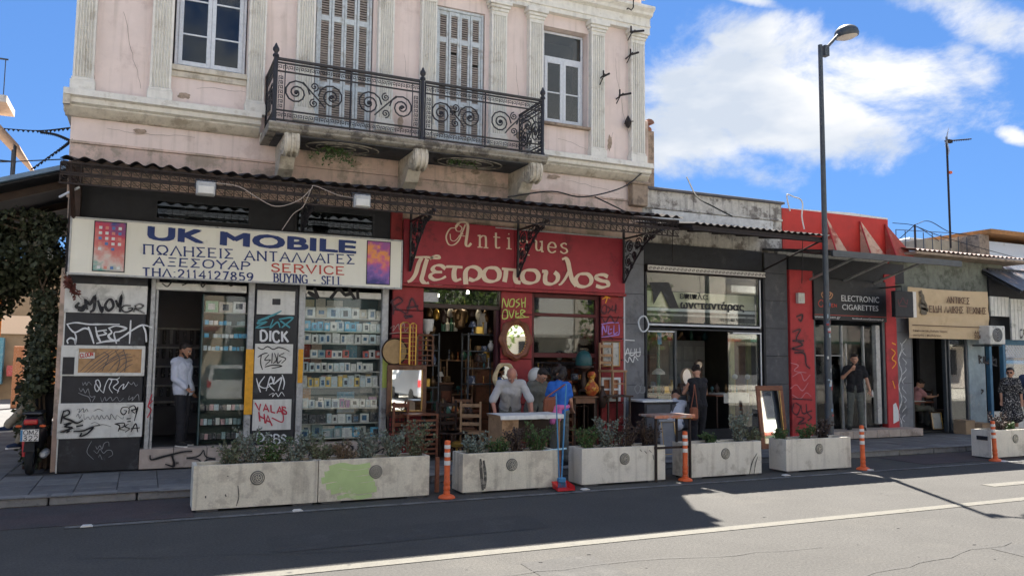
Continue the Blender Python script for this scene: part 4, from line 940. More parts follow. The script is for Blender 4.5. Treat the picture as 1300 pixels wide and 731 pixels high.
graf('small white scribble', [S(s) for s in ([(285,425),(300,418),(298,430),(310,418),(318,430),(330,415),(340,428)],)], .012, K['spw'], pm_, YG)
mb = MB(); lettering(mb, 'VALAS', (325,511),(364,517),(326,520), YG, .022, jit=.15, gap=.2); lettering(mb, 'HA', (328,522),(345,529),(329,534), YG, .022, jit=.2)
ribbon(mb, [(P(358,515,YG).x,P(358,515,YG).z),(P(359,535,YG).x,P(359,535,YG).z),(P(345,530,YG).x,P(345,530,YG).z)], .018, Y=YG)
o = mb.build('graffiti', K['spr'], pm_, smooth=False); o['label'] = 'red letters VALAS'
mb = MB(); lettering(mb, 'DCBS', (325,550),(364,552),(325,561), YG, .024, jit=.12); lettering(mb, '1985', (330,568),(362,570),(330,581), YG, .02, jit=.12)
o = mb.build('graffiti', K['spw'], pm_, smooth=False); o['label'] = 'white letters and numbers on the lowest black board'

# ================================================================ phone shop sign
def sign_box(name, label, TLp, BRp, Y, d, mt, rim=None, trim=None):
    a = P(*TLp, Y); b = P(*BRp, Y); t = thing(name, label, 'sign', ((a.x+b.x)/2, Y+d/2, b.z))
    MB().box(a.x, b.x, Y, Y+d, b.z, a.z).build('board', mt, t, bev=.006)
    if rim:
        r = .022; y0 = Y-.012; y1 = Y+.03
        f = MB().box(a.x-.004, b.x+.004, y0, y1, a.z-r, a.z+.006).box(a.x-.004, b.x+.004, y0, y1, b.z-.006, b.z+r).box(a.x-.004, a.x+r, y0, y1, b.z+r, a.z-r).box(b.x-r, b.x+.004, y0, y1, b.z+r, a.z-r)
        f.build('frame', rim, t, bev=.003)
    return t
Y1 = 13.48
sg = sign_box('phone_shop_sign', 'long cream sign reading UK MOBILE over the phone shop', (90,275),(510,367), Y1, .16, K['signw'], K['alu'])
YL = Y1-.006
text_mesh('UK', (189.5,288),(257.5,308.5), YL, 'lettering', K['navy'], sg, fat=.022)
text_mesh('MOBILE', (281.5,294.5),(450.5,321.5), YL, 'lettering', K['navy'], sg, fat=.022)
for L_, TL, TR, BL, wd, mt in (('ΠΩΛΗΣΕΙΣ',(182,310.5),(296,317),(182,322),.026,'navy'),('ΑΝΤΑΛΛΑΓΕΣ',(311,318.5),(450,324),(311,330),.026,'navy'),
        ('ΑΞΕΣΟΥΑΡ',(196,326.5),(317,333),(195,336.5),.026,'navy'),('SERVICE',(345,334.5),(437,339),(345,344.5),.028,'redl'),('ΤΗΛ:2114127859',(181,340),(321,347),(181,350),.026,'navy'),('BUYING - SELL',(348,347),(434,352),(348,357.5),.024,'navy')):
    s_ = ''.join({'Α':'A','Ν':'N','Τ':'T','Ε':'E','Ι':'I','Ο':'O','Υ':'Y','Ρ':'P','Η':'H','Κ':'K'}.get(c, c) for c in L_)
    mb = MB(); lettering(mb, s_, TL, TR, BL, YL, wd, wd*.68, serif=.13, gap=.28); mb.build('lettering', K[mt], sg, smooth=False)
# pictures of two phones printed on the sign: dark casing, screen and small icons
def grad(name, stops, axis_from, axis_to, noisy=0):
    m = bpy.data.materials.new(name); m.use_nodes = True; t = m.node_tree; pb = t.nodes['Principled BSDF']; pb.inputs['Roughness'].default_value = .4
    g = t.nodes.new('ShaderNodeNewGeometry'); s = t.nodes.new('ShaderNodeVectorMath'); s.operation = 'DOT_PRODUCT'
    a = Vector(axis_from); b = Vector(axis_to); d = b-a
    sb = t.nodes.new('ShaderNodeVectorMath'); sb.operation = 'SUBTRACT'; sb.inputs[1].default_value = a; t.links.new(g.outputs['Position'], sb.inputs[0])
    t.links.new(sb.outputs[0], s.inputs[0]); s.inputs[1].default_value = d/d.length_squared
    r = t.nodes.new('ShaderNodeValToRGB'); e = r.color_ramp.elements
    while len(e) < len(stops): e.new(.5)
    for q, (p, c) in zip(e, stops): q.position = p; q.color = (*c, 1)
    src = s.outputs['Value']
    if noisy:
        n = t.nodes.new('ShaderNodeTexNoise'); n.inputs['Scale'].default_value = 9; n.inputs['Detail'].default_value = 4; t.links.new(g.outputs['Position'], n.inputs[0])
        ma = t.nodes.new('ShaderNodeMath'); ma.operation = 'MULTIPLY_ADD'; ma.inputs[1].default_value = noisy; t.links.new(n.outputs[0], ma.inputs[0])
        m2 = t.nodes.new('ShaderNodeMath'); m2.operation = 'SUBTRACT'; m2.inputs[1].default_value = noisy*.5; t.links.new(src, m2.inputs[0]); t.links.new(m2.outputs[0], ma.inputs[2]); src = ma.outputs[0]
    t.links.new(src, r.inputs[0]); t.links.new(r.outputs[0], pb.inputs['Base Color'])
    return m
def phone_print(TL, BR, cols, A, B, noisy):
    a = P(*TL, YL); b = P(*BR, YL)
    ph = MB().box(a.x, b.x, YL-.002, YL+.005, b.z, a.z).build('phone_picture', K['spk'], sg, bev=.0)
    mt = grad('phone_screen_print', cols, (a.x+(b.x-a.x)*A[0], 0, b.z+(a.z-b.z)*A[1]), (a.x+(b.x-a.x)*B[0], 0, b.z+(a.z-b.z)*B[1]), noisy)
    MB().box(a.x+.014, b.x-.014, YL-.005, YL-.0021, b.z+.014, a.z-.014).build('screen', mt, ph)
    return a, b, ph
a, b, ph = phone_print((120,280),(158,346), [(0,(.10,.35,.30)),(.2,(.65,.55,.50)),(.45,(.62,.20,.17)),(.75,(.55,.04,.08)),(1,(.05,.06,.25))], (.1,0),(.9,1), .7)
ic = [MB() for _ in range(4)]
for r in range(5):
    for c in range(4):
        if r == 4 and c == 3: continue
        x = a.x+(b.x-a.x)*(.2+.2*c); z = a.z-(a.z-b.z)*(.13+.105*r); ic[(r*3+c) % 4].box(x-.022, x+.022, YL-.008, YL-.0055, z-.022, z+.022)
for c in range(4):
    x = a.x+(b.x-a.x)*(.2+.2*c); z = b.z+(a.z-b.z)*.08; ic[c].box(x-.022, x+.022, YL-.008, YL-.0055, z-.022, z+.022)
for i, cc in enumerate(((.7,.7,.7),(.65,.25,.2),(.1,.2,.45),(.7,.72,.7))): ic[i].build('icons', mat('icon_ink', cc, .5, 0, 5, 0), ph, smooth=False, kind='stuff')
phone_print((466,305),(495,362), [(0,(.03,.03,.20)),(.3,(.22,.10,.40)),(.5,(.60,.10,.25)),(.7,(.80,.30,.05)),(.85,(.40,.07,.28)),(1,(.30,.08,.30))], (.2,0),(.6,1), .8)

# ================================================================ antiques shop
def red_pillar(x0, x1, n=7):
    p = MB().box(x0, x1, 13.80, 13.98, .16, 3.14).build('shop_pillar', K['spd'], cb)
    h = 2.98/n
    for i in range(n): MB().box(x0-.005, x1+.005, YP, 13.799, .16+i*h+.006, .16+(i+1)*h-.006).build('rusticated_block', K['red'], p, bev=.012)
    return p
RA_ = red_pillar(3.98, 4.545); RB_ = red_pillar(6.09, 6.73); RC_ = red_pillar(8.28, 8.79)
MB().box(8.80, 8.83, 13.74, 13.98, .16, 3.9).build('white_drain_pipe', K['winwhite'], cb, bev=.01)
YR = YP-.006
S = zm(480, 350, 2.925)
graf('dark scrawl RA on the red pillar', [S(s) for s in ([(50,90),(58,120),(55,145)],[(45,100),(75,80),(90,95),(62,115),(85,130),(105,142)],[(108,140),(125,85),(150,130)],[(105,120),(150,112)],[(95,150),(125,148)],[(100,158),(130,150)])], .028, K['spd'], RA_, YR)
graf('pale scribble', [S(s) for s in ([(45,195),(60,185),(55,205),(75,180),(80,200),(95,175),(100,205),(120,185),(130,205)],[(40,215),(90,210),(140,212)])], .012, K['stone'], RA_, YR)
graf('lime green two line tag', [S(s) for s in ([(460,120),(465,85),(478,115),(485,85)],[(492,90),(488,112),(502,112),(505,88),(492,90)],[(525,85),(512,95),(525,105),(512,118)],[(532,85),(535,118)],[(547,80),(545,118)],[(533,102),(547,98)],[(465,130),(462,158),(480,155),(478,128),(465,130)],[(485,128),(495,155),(505,125)],[(512,130),(512,155),(525,150)],[(512,142),(522,140)],[(530,155),(530,128),(545,132),(532,142),(550,155)],[(510,157),(560,153)])], .022, K['spg'], RB_, YR)
S2 = zm(600, 350, 2.52)
graf('orange tag at the top of the right red pillar', [S2(s) for s in ([(455,15),(445,22),(455,28),(443,35)],[(460,20),(470,12)],[(462,28),(468,10)],[(440,50),(455,40),(468,38)],[(450,42),(452,62)],[(460,60),(462,42),(470,48),(465,58)],[(415,75),(430,68),(425,88)],[(420,62),(440,72)])], .03, K['spo'], RC_, YR)
graf('dark scribble on the right red pillar', [S2(s) for s in ([(418,95),(412,115),(425,120),(428,98),(418,95)],[(432,98),(440,108),(432,120)],[(448,95),(445,110),(458,108),(458,92),(456,120)],[(412,130),(425,150),(440,128),(455,150),(468,130)],[(412,200),(430,190),(450,205)])], .022, K['spd'], RC_, YR)
graf('lilac tag on the right red pillar', [S2(s) for s in ([(414,190),(416,160),(426,180),(430,158)],[(436,160),(434,185),(446,182)],[(438,172),(446,170)],[(452,158),(452,185),(464,180)],[(468,155),(468,185),(458,190),(412,196)],[(412,155),(440,150),(468,150)])], .026, K['spb'], RC_, YR)
# doorway transom beam and glass; window frame of the right bay
tb = MB().box(4.56, 6.085, 13.82, 13.93, 2.78, 2.86).build('transom_beam', K['woodd'], cb, bev=.006)
MB().box(4.56, 6.085, 13.86, 13.87, 2.861, 3.14).build('pane', K['glassd'], tb, smooth=False)
MB().box(4.58, 4.86, 13.84, 13.855, 2.89, 3.06).build('notice', K['alu'], tb)
MB().box(6.02, 6.08, 13.84, 13.97, .16, 2.779).build('door_jamb', K['spd'], cb, bev=.008)
wf = MB()
for (x0, x1, z0, z1) in ((6.74,6.82,.16,3.14),(8.19,8.27,.16,3.14),(6.821,8.189,3.06,3.14),(6.821,8.189,2.70,2.76),(6.821,8.189,1.90,1.99)): wf.box(x0, x1, 13.84, 13.93, z0, z1)
wf_ = wf.build('window_frame', mat('dark_red_frame', (.11,.022,.022), .6, .2, 8, .1, 50), cb, bev=.006)
MB().box(6.82, 8.19, 13.88, 13.887, 2.765, 3.055).build('pane', K['glassd'], wf_, smooth=False)
MB().box(6.82, 8.19, 13.88, 13.887, 1.995, 2.695).build('pane', K['glassd'], wf_, smooth=False)
# the crimson sign, two boards
YS = 13.66
a = P(513,266,YS); b = P(785,376,YS)
zt, zbm = 4.33, 3.14
ts = thing('antiques_sign', 'crimson sign board with cream lettering over the antiques shop', 'sign', (6.4, 13.7, zbm))
xm = P(653,340,YS).x
MB().box(4.13, xm-.004, YS, YS+.08, zbm+.06, zt+.02).build('board', K['signr'], ts, bev=.006)
MB().box(xm+.004, 8.78, YS+.01, YS+.08, zbm+.06, zt-.02).build('board', K['signr'], ts, bev=.006)
MB().box(4.10, 8.80, YS-.012, YS+.08, zbm, zbm+.055).build('rail', K['red'], ts, bev=.006)
MB().box(xm-.4, 8.7, YS-.012, YS+.05, zt-.019, zt+.005).build('edge_strip', K['alu'], ts)
Q = zm(510, 270, 4.643); YW = YS-.008
def tstroke(mb, pts, w, wmin, pen=0.0, taper=False, smooth=True): strokes_px(mb, [Q(pts)], YW, w, wmin, pen, smooth, taper)
mb = MB()
tstroke(mb, [(345,60),(320,75),(322,105),(345,110),(355,90),(340,75)], .022, .012)
tstroke(mb, [(320,90),(285,95),(262,140),(275,185),(305,190),(335,165),(355,120),(375,70)], .03, .016)
tstroke(mb, [(318,85),(340,60),(370,55),(390,75),(385,130),(378,185),(392,198),(410,180)], .055, .02)
tstroke(mb, [(285,125),(290,160),(315,165),(345,130),(350,115),(362,130)], .018, .012)
tstroke(mb, [(335,135),(385,140)], .016, .012)
w_, h_ = .042, .018
for pts, sm in (([(447,135),(460,135),(460,200)],0),([(460,150),(475,137),(492,140),(496,160),(496,203)],1),([(446,203),(476,204)],0),([(482,206),(510,207)],0),
    ([(555,118),(555,195),(563,208),(580,205)],1),([(540,143),(580,147)],0),([(620,150),(632,151),(632,211)],0),([(617,212),(648,214)],0),([(628,125),(634,127)],0),
    ([(714,170),(694,168),(684,190),(692,213),(714,212)],1),([(700,160),(738,165)],0),([(738,165),(738,247)],0),([(724,248),(753,250)],0),
    ([(778,167),(792,168),(792,205),(800,222),(818,218),(824,200)],1),([(812,170),(826,171),(826,228),(836,230)],0),
    ([(862,200),(905,205),(900,182),(880,176),(864,195),(866,222),(885,236),(908,226)],1),([(972,188),(958,180),(940,190),(948,205),(968,214),(974,230),(955,240),(934,228)],1)):
    tstroke(mb, pts, w_, h_, 0, smooth=bool(sm))
mb.build('lettering', K['cream'], ts, smooth=False)
mb = MB(); W_, H_ = .105, .04
for pts, a_, b_, sm in (([(55,250),(75,262),(110,262),(150,262),(190,268),(222,268),(215,255),(190,256),(165,275)],.05,.03,1),
    ([(118,265),(100,300),(82,360),(58,395),(35,408)],.085,.045,1),([(150,272),(138,310),(125,360),(118,395),(140,418),(160,412)],.085,.045,1),
    ([(258,330),(232,312),(200,312),(182,332),(200,348),(238,350)],.085,.03,1),([(205,350),(175,362),(170,380),(195,395),(232,390),(260,375)],.085,.03,1),
    ([(262,318),(300,318),(358,322)],.05,.045,1),([(315,322),(308,350),(310,385),(325,398),(350,390)],.10,.04,1),
    ([(378,422),(375,380),(378,345),(400,322),(435,322),(462,345),(455,380),(425,398),(395,390)],.10,.04,1),
    ([(540,325),(505,328),(482,360),(495,395),(535,405),(568,390),(575,355),(560,332),(540,325)],.10,.04,1),
    ([(590,330),(640,335),(705,340)],.05,.045,1),([(615,335),(612,370),(605,408)],.10,.05,1),([(672,340),(668,375),(675,405),(700,412)],.10,.05,1),
    ([(765,338),(728,342),(710,372),(722,405),(760,415),(795,402),(805,370),(790,345),(765,338)],.10,.04,1),
    ([(828,345),(850,350),(845,380),(850,412),(885,420),(915,400),(920,370),(900,350)],.10,.04,1),
    ([(945,275),(965,270),(980,290),(990,340),(1005,395),(1030,430)],.10,.04,1),([(985,345),(965,385),(940,418),(925,425)],.07,.03,1),
    ([(1075,360),(1045,365),(1025,395),(1040,428),(1078,436),(1110,420),(1118,390),(1100,365),(1075,360)],.10,.04,1),
    ([(1215,378),(1190,366),(1155,368),(1148,385),(1175,400),(1210,408),(1215,430),(1180,440),(1145,430)],.10,.04,1)):
    tstroke(mb, pts, a_, b_, .35, smooth=bool(sm))
mb.build('lettering', K['cream'], ts, smooth=False)
# ================================================================ furniture shop building
fb = thing('furniture_shop_building', 'low building with peeling grey parapet and dark glazed furniture shop front', 'building', (11.3, 14, .12))
pw = MB(); pw.box(9.43, 13.25, 14.0, 14.25, 4.3, 5.47)
pw.build('parapet', K['peel'], fb)
MB().box(9.43, 13.30, 13.93, 14.4, 5.471, 5.53).build('coping', K['cap'], fb, bev=.01)
MB().box(9.43, 13.25, 13.955, 13.998, 5.07, 5.12).build('string_course', K['peel'], fb, bev=.01)
MB().box(9.6, 12.9, 13.90, 13.93, 4.74, 5.04).build('flashing_sheet', mat('peeling_white_sheet', (.66,.66,.63), .8, .2, 8, .2, 60, c2=(.40,.37,.33), c2amt=.45, c2sc=5), fb, bev=.004)
MB().box(9.43, 13.25, 14.25, 24, 4.9, 5.1).build('roof', K['cap'], fb)
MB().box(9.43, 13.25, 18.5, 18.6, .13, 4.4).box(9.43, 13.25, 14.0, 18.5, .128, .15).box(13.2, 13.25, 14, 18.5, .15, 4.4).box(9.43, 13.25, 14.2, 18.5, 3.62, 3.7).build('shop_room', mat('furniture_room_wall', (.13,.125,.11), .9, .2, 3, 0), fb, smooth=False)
def cladding(x0, x1, z1, mt, parent, h=.62, Y=13.86, z0=.12):
    c = MB().box(x0, x1, Y+.03, 13.99, z0, z1).build('pillar', K['slabj'], parent)
    z = z0
    while z < z1-.05:
        MB().box(x0-.004, x1+.004, Y, Y+.029, z+.003, min(z+h, z1)-.003).build('cladding_panel', mt, c, bev=.004); z += h
    return c
CP = cladding(8.84, 9.36, 4.30, K['grey'], fb)
CP2 = cladding(12.60, 13.24, 4.30, K['greydk'], fb)
S3 = zm(740, 300, 2.285)
graf('small white scribble on the grey pillar', [S3(s) for s in ([(118,325),(122,345),(130,325),(135,345)],[(140,325),(138,345),(150,340),(150,325)],[(155,325),(155,345),(165,345),(165,322)],[(118,350),(130,365),(135,350),(145,365),(150,348),(160,360)],[(120,340),(168,335)],[(122,300),(150,302)])], .022, K['spw'], CP, 13.853)
graf('grey circles near the base of the grey pillar', [S3(s) for s in ([(160,430),(150,440),(158,455),(168,442),(160,430)],[(170,430),(165,450),(178,452),(180,435)])], .03, K['sgrey'], CP, 13.853)
MB().box(9.40, 12.56, 13.90, 13.98, 3.86, 4.32).build('dark_fascia', K['dark'], fb)
MB().box(9.40, 12.56, 13.80, 13.97, 3.70, 3.855).build('lattice_box', K['rust'], fb)
truss(9.42, 12.54, 3.74, 3.82, 13.79, .10, .008, 'white_lace_trim', fb, K['refl'])
sfm = MB()
for (x0, x1, z0, z1) in ((9.38,9.43,.15,3.70),(12.40,12.46,.15,3.70),(12.52,12.58,.15,3.70),(9.431,12.399,2.60,2.655),(9.431,12.399,2.50,2.54),(9.431,12.399,.15,.42)): sfm.box(x0, x1, 13.84, 13.94, z0, z1)
sfm_ = sfm.build('shop_window_frame', K['dark'], fb, bev=.006)
al = MB()
for (x0, x1, z0, z1) in ((9.44,12.42,2.585,2.625),(12.405,12.435,2.625,3.66),(9.44,10.1,2.45,2.475),(11.65,12.44,2.46,2.49),(12.41,12.435,.45,2.46)): al.box(x0, x1, 13.825, 13.839, z0, z1)
al.build('white_edge_strip', K['winwhite'], sfm_)
up = MB().box(9.435, 12.395, 13.88, 13.888, 2.66, 3.695).build('upper_pane', K['glass'], sfm_, smooth=False)
MB().box(9.435, 10.12, 13.88, 13.888, .43, 2.49).build('pane', K['glass'], sfm_, smooth=False)
MB().box(11.55, 12.395, 13.88, 13.888, .43, 2.49).build('pane', K['glass'], sfm_, smooth=False)
MB().box(10.12, 10.17, 13.85, 13.93, .43, 2.49).build('door_post', K['steel'], sfm_)
# printed board seen behind the upper pane
bd = MB().box(9.46, 12.38, 13.95, 13.97, 2.66, 3.69).build('sign_board', mat('dark_sign_board', (.05,.055,.05), .5, .15, 4, 0), fb)
bp = P(819,370,13.94); bq = P(954,397,13.94)
MB().box(9.48, 12.36, 13.94, 13.949, 2.98, 3.31).build('pale_sign_band', mat('olive_cream_board', (.62,.61,.46), .5, .1, 4, 0), fb)
MB().box(9.48, 12.36, 13.93, 13.939, 2.90, 2.965).build('white_sign_band', K['winwhite'], fb)
MB().box(9.48, 12.36, 13.93, 13.939, 2.80, 2.84).build('white_sign_band', K['alu'], fb)
W3 = zm(810, 325, 1130/170); YV = 13.874
def poly_px(mb, pts, Y, conv=None):
    if conv: pts = conv(pts)
    vs = [P(x, y, Y) for x, y in pts]; n = len(vs)
    mb.add(vs, [tuple(range(n))])
mb = MB()
for pl_ in ([(95,220),(260,220),(345,440),(270,440),(195,290),(130,410),(125,300)],): poly_px(mb, pl_, YV, W3)
mb.build('letter_mark', K['black'], fb, smooth=False)
text_mesh('επιπλα', W3([(352,300)])[0], W3([(592,372)])[0], YV, 'lettering', K['black'], fb)
text_mesh('ωνσταντάρας', W3([(358,372)])[0], W3([(893,478)])[0], YV, 'lettering', K['black'], fb, fat=.010)
text_mesh('ΕΠΙΣΚΕΥΕΣ', W3([(700,525)])[0], W3([(900,555)])[0], YV, 'lettering', K['black'], fb)
MB().tube([(XX(817,13.7,411)+.12*math.cos(a), 13.7+.01*math.sin(3*a), ZZ(817,411,13.7)+.16*math.sin(a)) for a in [i*.33 for i in range(58)]], .016, 5).build('white_cable_coil', K['winwhite'], fb)
# low canopy
lc = thing('tin_canopy', 'lower corrugated tin canopy over the dark furniture shop, ending behind the lamp post', 'canopy', (11, 13, 4.2))
for i in range(4):
    x0 = 9.22+i*.87; tin(x0, min(x0+.9, 12.62), 13.98, 4.74, 11.98, 4.43+.006*(i % 2), .16, .018, lc, K['tin'])
lb = MB(); lb.box(9.22, 12.6, 12.05, 12.09, 4.34, 4.40); lb.box(9.22, 12.6, 12.9, 12.95, 4.46, 4.51); lb.box(9.22, 12.6, 12.02, 12.13, 4.30, 4.335)
for i in range(6): x = 9.25+i*.66; lb.prism([(12.1,4.40),(13.97,4.68),(13.97,4.63),(12.1,4.35)], 'x', x-.02, x+.02)
lb.tube([(12.55,13.85,3.9),(12.55,12.1,4.36)], .02, 5); lb.tube([(9.9,13.6,4.7),(9.9,13.6,3.9)], .008, 5); lb.tube([(12.1,12.2,4.4),(12.1,12.25,3.45)], .008, 5)
lb.build('rafters', K['rustdark'], lc)
MB().tube(catmull([P(872,225,13.6), P(885,250,12.9), P(905,262,12.5), P(930,275,12.2)], 6), .014, 5).build('cable', K['rubber'], fb)

# ================================================================ red shop building
rb = thing('red_shop_building', 'low bright red building with dark awning and triangular roof fins, cigarette shop', 'building', (15, 14, .12))
MB().box(13.27, 16.70, 14.0, 14.2, 3.2, 5.40).build('parapet', K['redbright'], rb)
MB().prism([(13.27,5.401),(16.70,5.401),(16.70,5.44),(15.4,5.47),(13.9,5.42)], 'y', 14.0, 14.22).build('coping', K['refl'], rb)
MB().box(13.27, 16.7, 14.2, 24, 4.9, 5.0).build('roof', K['cap'], rb)
RP = MB().box(13.26, 13.97, YP+.05, 13.99, .12, 3.95).build('pillar', K['redwall'], rb, bev=.01)
RP2 = MB().box(16.28, 16.66, YP+.05, 13.99, .12, 4.0).build('pillar', K['redwall'], rb, bev=.01)
S6 = zm(940, 230, 1.976)
YB = YP+.045
graf('black drips and arrow on the red wall', [S6(s) for s in ([(140,340),(155,335),(152,350),(145,345)],[(130,378),(150,372),(140,395),(155,410),(130,420),(160,425)],[(135,430),(160,432),(165,460),(175,470)],[(130,400),(160,400)])], .045, K['spd'], RP, YB)
graf('pink scribbles on the red wall', [S6(s) for s in ([(125,455),(145,462),(135,475),(165,480)],[(130,490),(150,480),(160,500),(175,485)],[(125,520),(140,510),(155,525),(170,505)],[(130,535),(150,545),(165,530),(178,540)])], .02, mat('pink_spray_paint', (.55,.22,.25), .6), RP, YB)
graf('dark letters OUS low on the red wall', [S6(s) for s in ([(135,555),(130,575),(142,585),(150,565),(138,555)],[(152,560),(155,580),(165,580),(165,558)],[(180,575),(168,580),(178,592),(168,600)],[(140,590),(160,595),(145,608),(165,605)],[(130,545),(180,548)])], .03, K['spd'], RP, YB)
graf('orange and white tags on the narrow red pillar', [S6(s) for s in ([(378,420),(388,430),(380,445),(390,455),(380,470)],[(380,405),(390,410)],[(382,500),(388,520)])], .03, K['spo'], RP2, YB)
mb = MB(); poly_px(mb, S6([(383,560),(390,555),(397,575),(398,600),(384,608)]), YB-.002); mb.build('white_paint_patch', K['spw'], RP2, smooth=False)
MB().box(13.97, 14.03, YP+.07, 13.98, .4, 3.9).box(16.18, 16.27, YP+.07, 13.98, .4, 3.9).build('door_frame', K['steel'], rb, bev=.006)
MB().box(15.98, 16.12, YP+.09, 13.97, .4, 2.75).build('roller_guide', K['alu'], rb, bev=.006)
st = MB().box(13.9, 16.95, 13.42, 13.99, .125, .29).build('shop_step', K['slabj'], rb)
for i in range(8): MB().box(13.9+.381*i+.004, 13.9+.381*(i+1)-.004, 13.39, 13.99, .14, .31).build('stone_tile', K['stone'], st, bev=.005)
MB().box(14.04, 16.17, 13.93, 13.938, .31, 2.72).build('glass_door', K['glassclear'], rb, smooth=False)
MB().box(14.92, 14.95, 13.89, 13.96, .31, 2.72).box(15.62, 15.65, 13.89, 13.96, .31, 2.72).box(14.04, 14.92, 13.91, 13.95, 2.0, 2.02).build('door_frame', K['alu'], rb)
MB().tube([(15.02,13.86,.8),(15.02,13.86,2.3)], .012, 6).build('door_handle', K['refl'], rb)
MB().box(13.3, 16.7, 17.3, 17.4, .13, 4).box(13.3, 16.7, 14.0, 17.3, .2, .30).box(16.62, 16.68, 14.1, 17.3, .3, 4).box(13.3, 16.7, 14.1, 17.3, 3.1, 3.2).box(13.3,13.35,14.1,17.3,.3,3.1).build('shop_room', mat('cool_grey_room', (.17,.19,.22), .8, .15, 3, 0), rb, smooth=False)
MB().box(14.6, 15.5, 15.6, 16.1, .3, 1.25).build('counter', mat('counter_panel', (.13,.14,.17), .5, .1, 3, 0), rb, bev=.02)
ds = MB().box(14.85, 15.35, 15.5, 15.55, 1.35, 2.0).box(15.45, 15.95, 15.6, 15.65, 1.3, 1.85).build('display_screen', K['black'], rb, bev=.01)
# awning sheet with its struts and the fins standing on it
aw = thing('flat_awning', 'dark flat metal awning on diagonal struts over the cigarette shop', 'awning', (15, 13.2, 3.9))
MB().prism([(13.99,4.42),(11.95,4.14),(11.95,4.01),(12.0,4.01),(12.0,4.10),(13.99,4.37)], 'x', 12.66, 16.55).build('awning_sheet', K['steel'], aw)
st = MB()
for x in (13.9, 14.9, 15.9): st.tube([(x,13.92,3.72),(x-.25,12.2,4.10)], .028, 6)
st.box(13.0, 16.5, 13.88, 13.96, 4.28, 4.36)
st.build('struts', K['alu'], aw)
MB().box(13.27, 17.0, 13.83, 13.98, 3.80, 4.27).build('dark_board', K['dark'], aw)
for i, (x, mt, wd) in enumerate(((14.60,'finpale',.42),(15.72,'finpale',.55),(16.58,'finred',.75))):
    f = MB(); x1 = x+wd; yb_ = 13.985-.32
    f.add([(x,13.985,5.27),(x,13.985,4.36),(x,yb_,4.34),(x1,13.985,4.36),(x1-.02,yb_-.02,4.34),(x+.05,13.985,5.27)], [(0,1,2),(0,2,4,5),(5,4,3),(1,3,4,2),(0,5,3,1)])
    o = f.build('awning_fin', K[mt], aw, smooth=False)
    MB().tube([(x,13.98,5.28),(x,yb_-.01,4.36)], .018, 5).build('fin_edge', K['redwall'], o)
# bent white neon tube left on the roof corner
tag(MB().tube(catmull([P(x, y, 13.6) for x, y in ((1003,268),(1000,256),(999,248),(1001,247),(1008,250),(1016,253),(1019,260),(1018,275),(1021,291))], 6), .016, 8).build('bent_white_pipe', K['refl']), 'bent white pipe standing at the corner of the red parapet', 'pipe')
# black sign: ELECTRONIC CIGARETTES
Y5 = 13.74
cs = sign_box('cigarette_shop_sign', 'black sign reading ELECTRONIC CIGARETTES above the glass door', (1033,352),(1126,409), Y5, .09, K['black'])
YC = Y5-.006
text_mesh('ELECTRONIC', (1068,374.5),(1116,384.5), YC, 'lettering', K['spw'], cs, bold=.004)
text_mesh('CIGARETTES', (1069,386),(1115,395), YC, 'lettering', K['spw'], cs, bold=.004)
text_mesh('www.queen.gr', (1034,401),(1067,405.5), YC, 'lettering', K['spw'], cs)
text_mesh('facebook.com/Queenvape.gr', (1082,403),(1122,407.5), YC, 'lettering', K['spw'], cs)
MB().box(P(1034,400,YC).x, P(1125,402,YC).x, YC, Y5, P(1080,400.5,YC).z-.012, P(1080,400.5,YC).z).build('red_line', K['redl'], cs)
W5 = zm(1030, 350, 10)
mb = MB(); strokes_px(mb, [W5(s) for s in ([(165,205),(130,225),(140,265),(165,280)],[(165,205),(150,230),(165,255)],[(230,205),(268,235),(255,275),(235,290)],[(235,205),(245,235),(230,260)],[(165,280),(200,300),(235,290)])], YC, .03); mb.build('emblem', mat('copper_print', (.50,.25,.13), .5), cs, smooth=False)
mb = MB(); strokes_px(mb, [W5(s) for s in ([(125,305),(88,345),(110,390),(150,385),(160,345),(125,305)],[(140,370),(165,400)])], YC, .022); lettering(mb, 'UEEN', W5([(175,352)])[0], W5([(320,358)])[0], W5([(175,392)])[0], YC, .018); mb.build('lettering', K['redl'], cs, smooth=False)
# hanging lit-box sign seen side on
p = P(1133,370,13.1); a = P(1134,369,13.15); b = P(1158,403,13.15)
hb = thing('hanging_box_sign', 'square black box sign with faint emblem hanging beside the narrow red pillar', 'sign', (16.55,13.2,2.9))
MB().box(a.x, b.x, 13.10, 13.22, b.z, a.z).build('box', K['dark'], hb, bev=.01)
MB().box(b.x+.002, b.x+.012, 13.10, 13.22, b.z, a.z).box(b.x-.02, b.x+.10, 13.10, 13.6, b.z+.0, a.z).build('white_side', K['refl'], hb, bev=.006)
mb = MB(); strokes_px(mb, [[(1140,380),(1141,386),(1144,382),(1146,378),(1148,382),(1151,386),(1152,380)],[(1141,388),(1151,389)]], 13.096, .03); mb.build('emblem', mat('dim_red_print', (.09,.02,.03), .5), hb, smooth=False)
MB().tube([(a.x+.3,13.16,a.z),(a.x+.3,13.16,a.z+.12),(a.x+.3,13.8,a.z+.12)], .02, 6).build('bracket', K['steel'], hb)
tag(MB().box(13.42, 13.62, 13.70, 13.79, 3.18, 3.42).box(13.46,13.58,13.69,13.7,3.22,3.32).build('electric_meter', K['white'], bev=.01), 'small cream electric meter box on the red wall left of the lamp post', 'meter box')

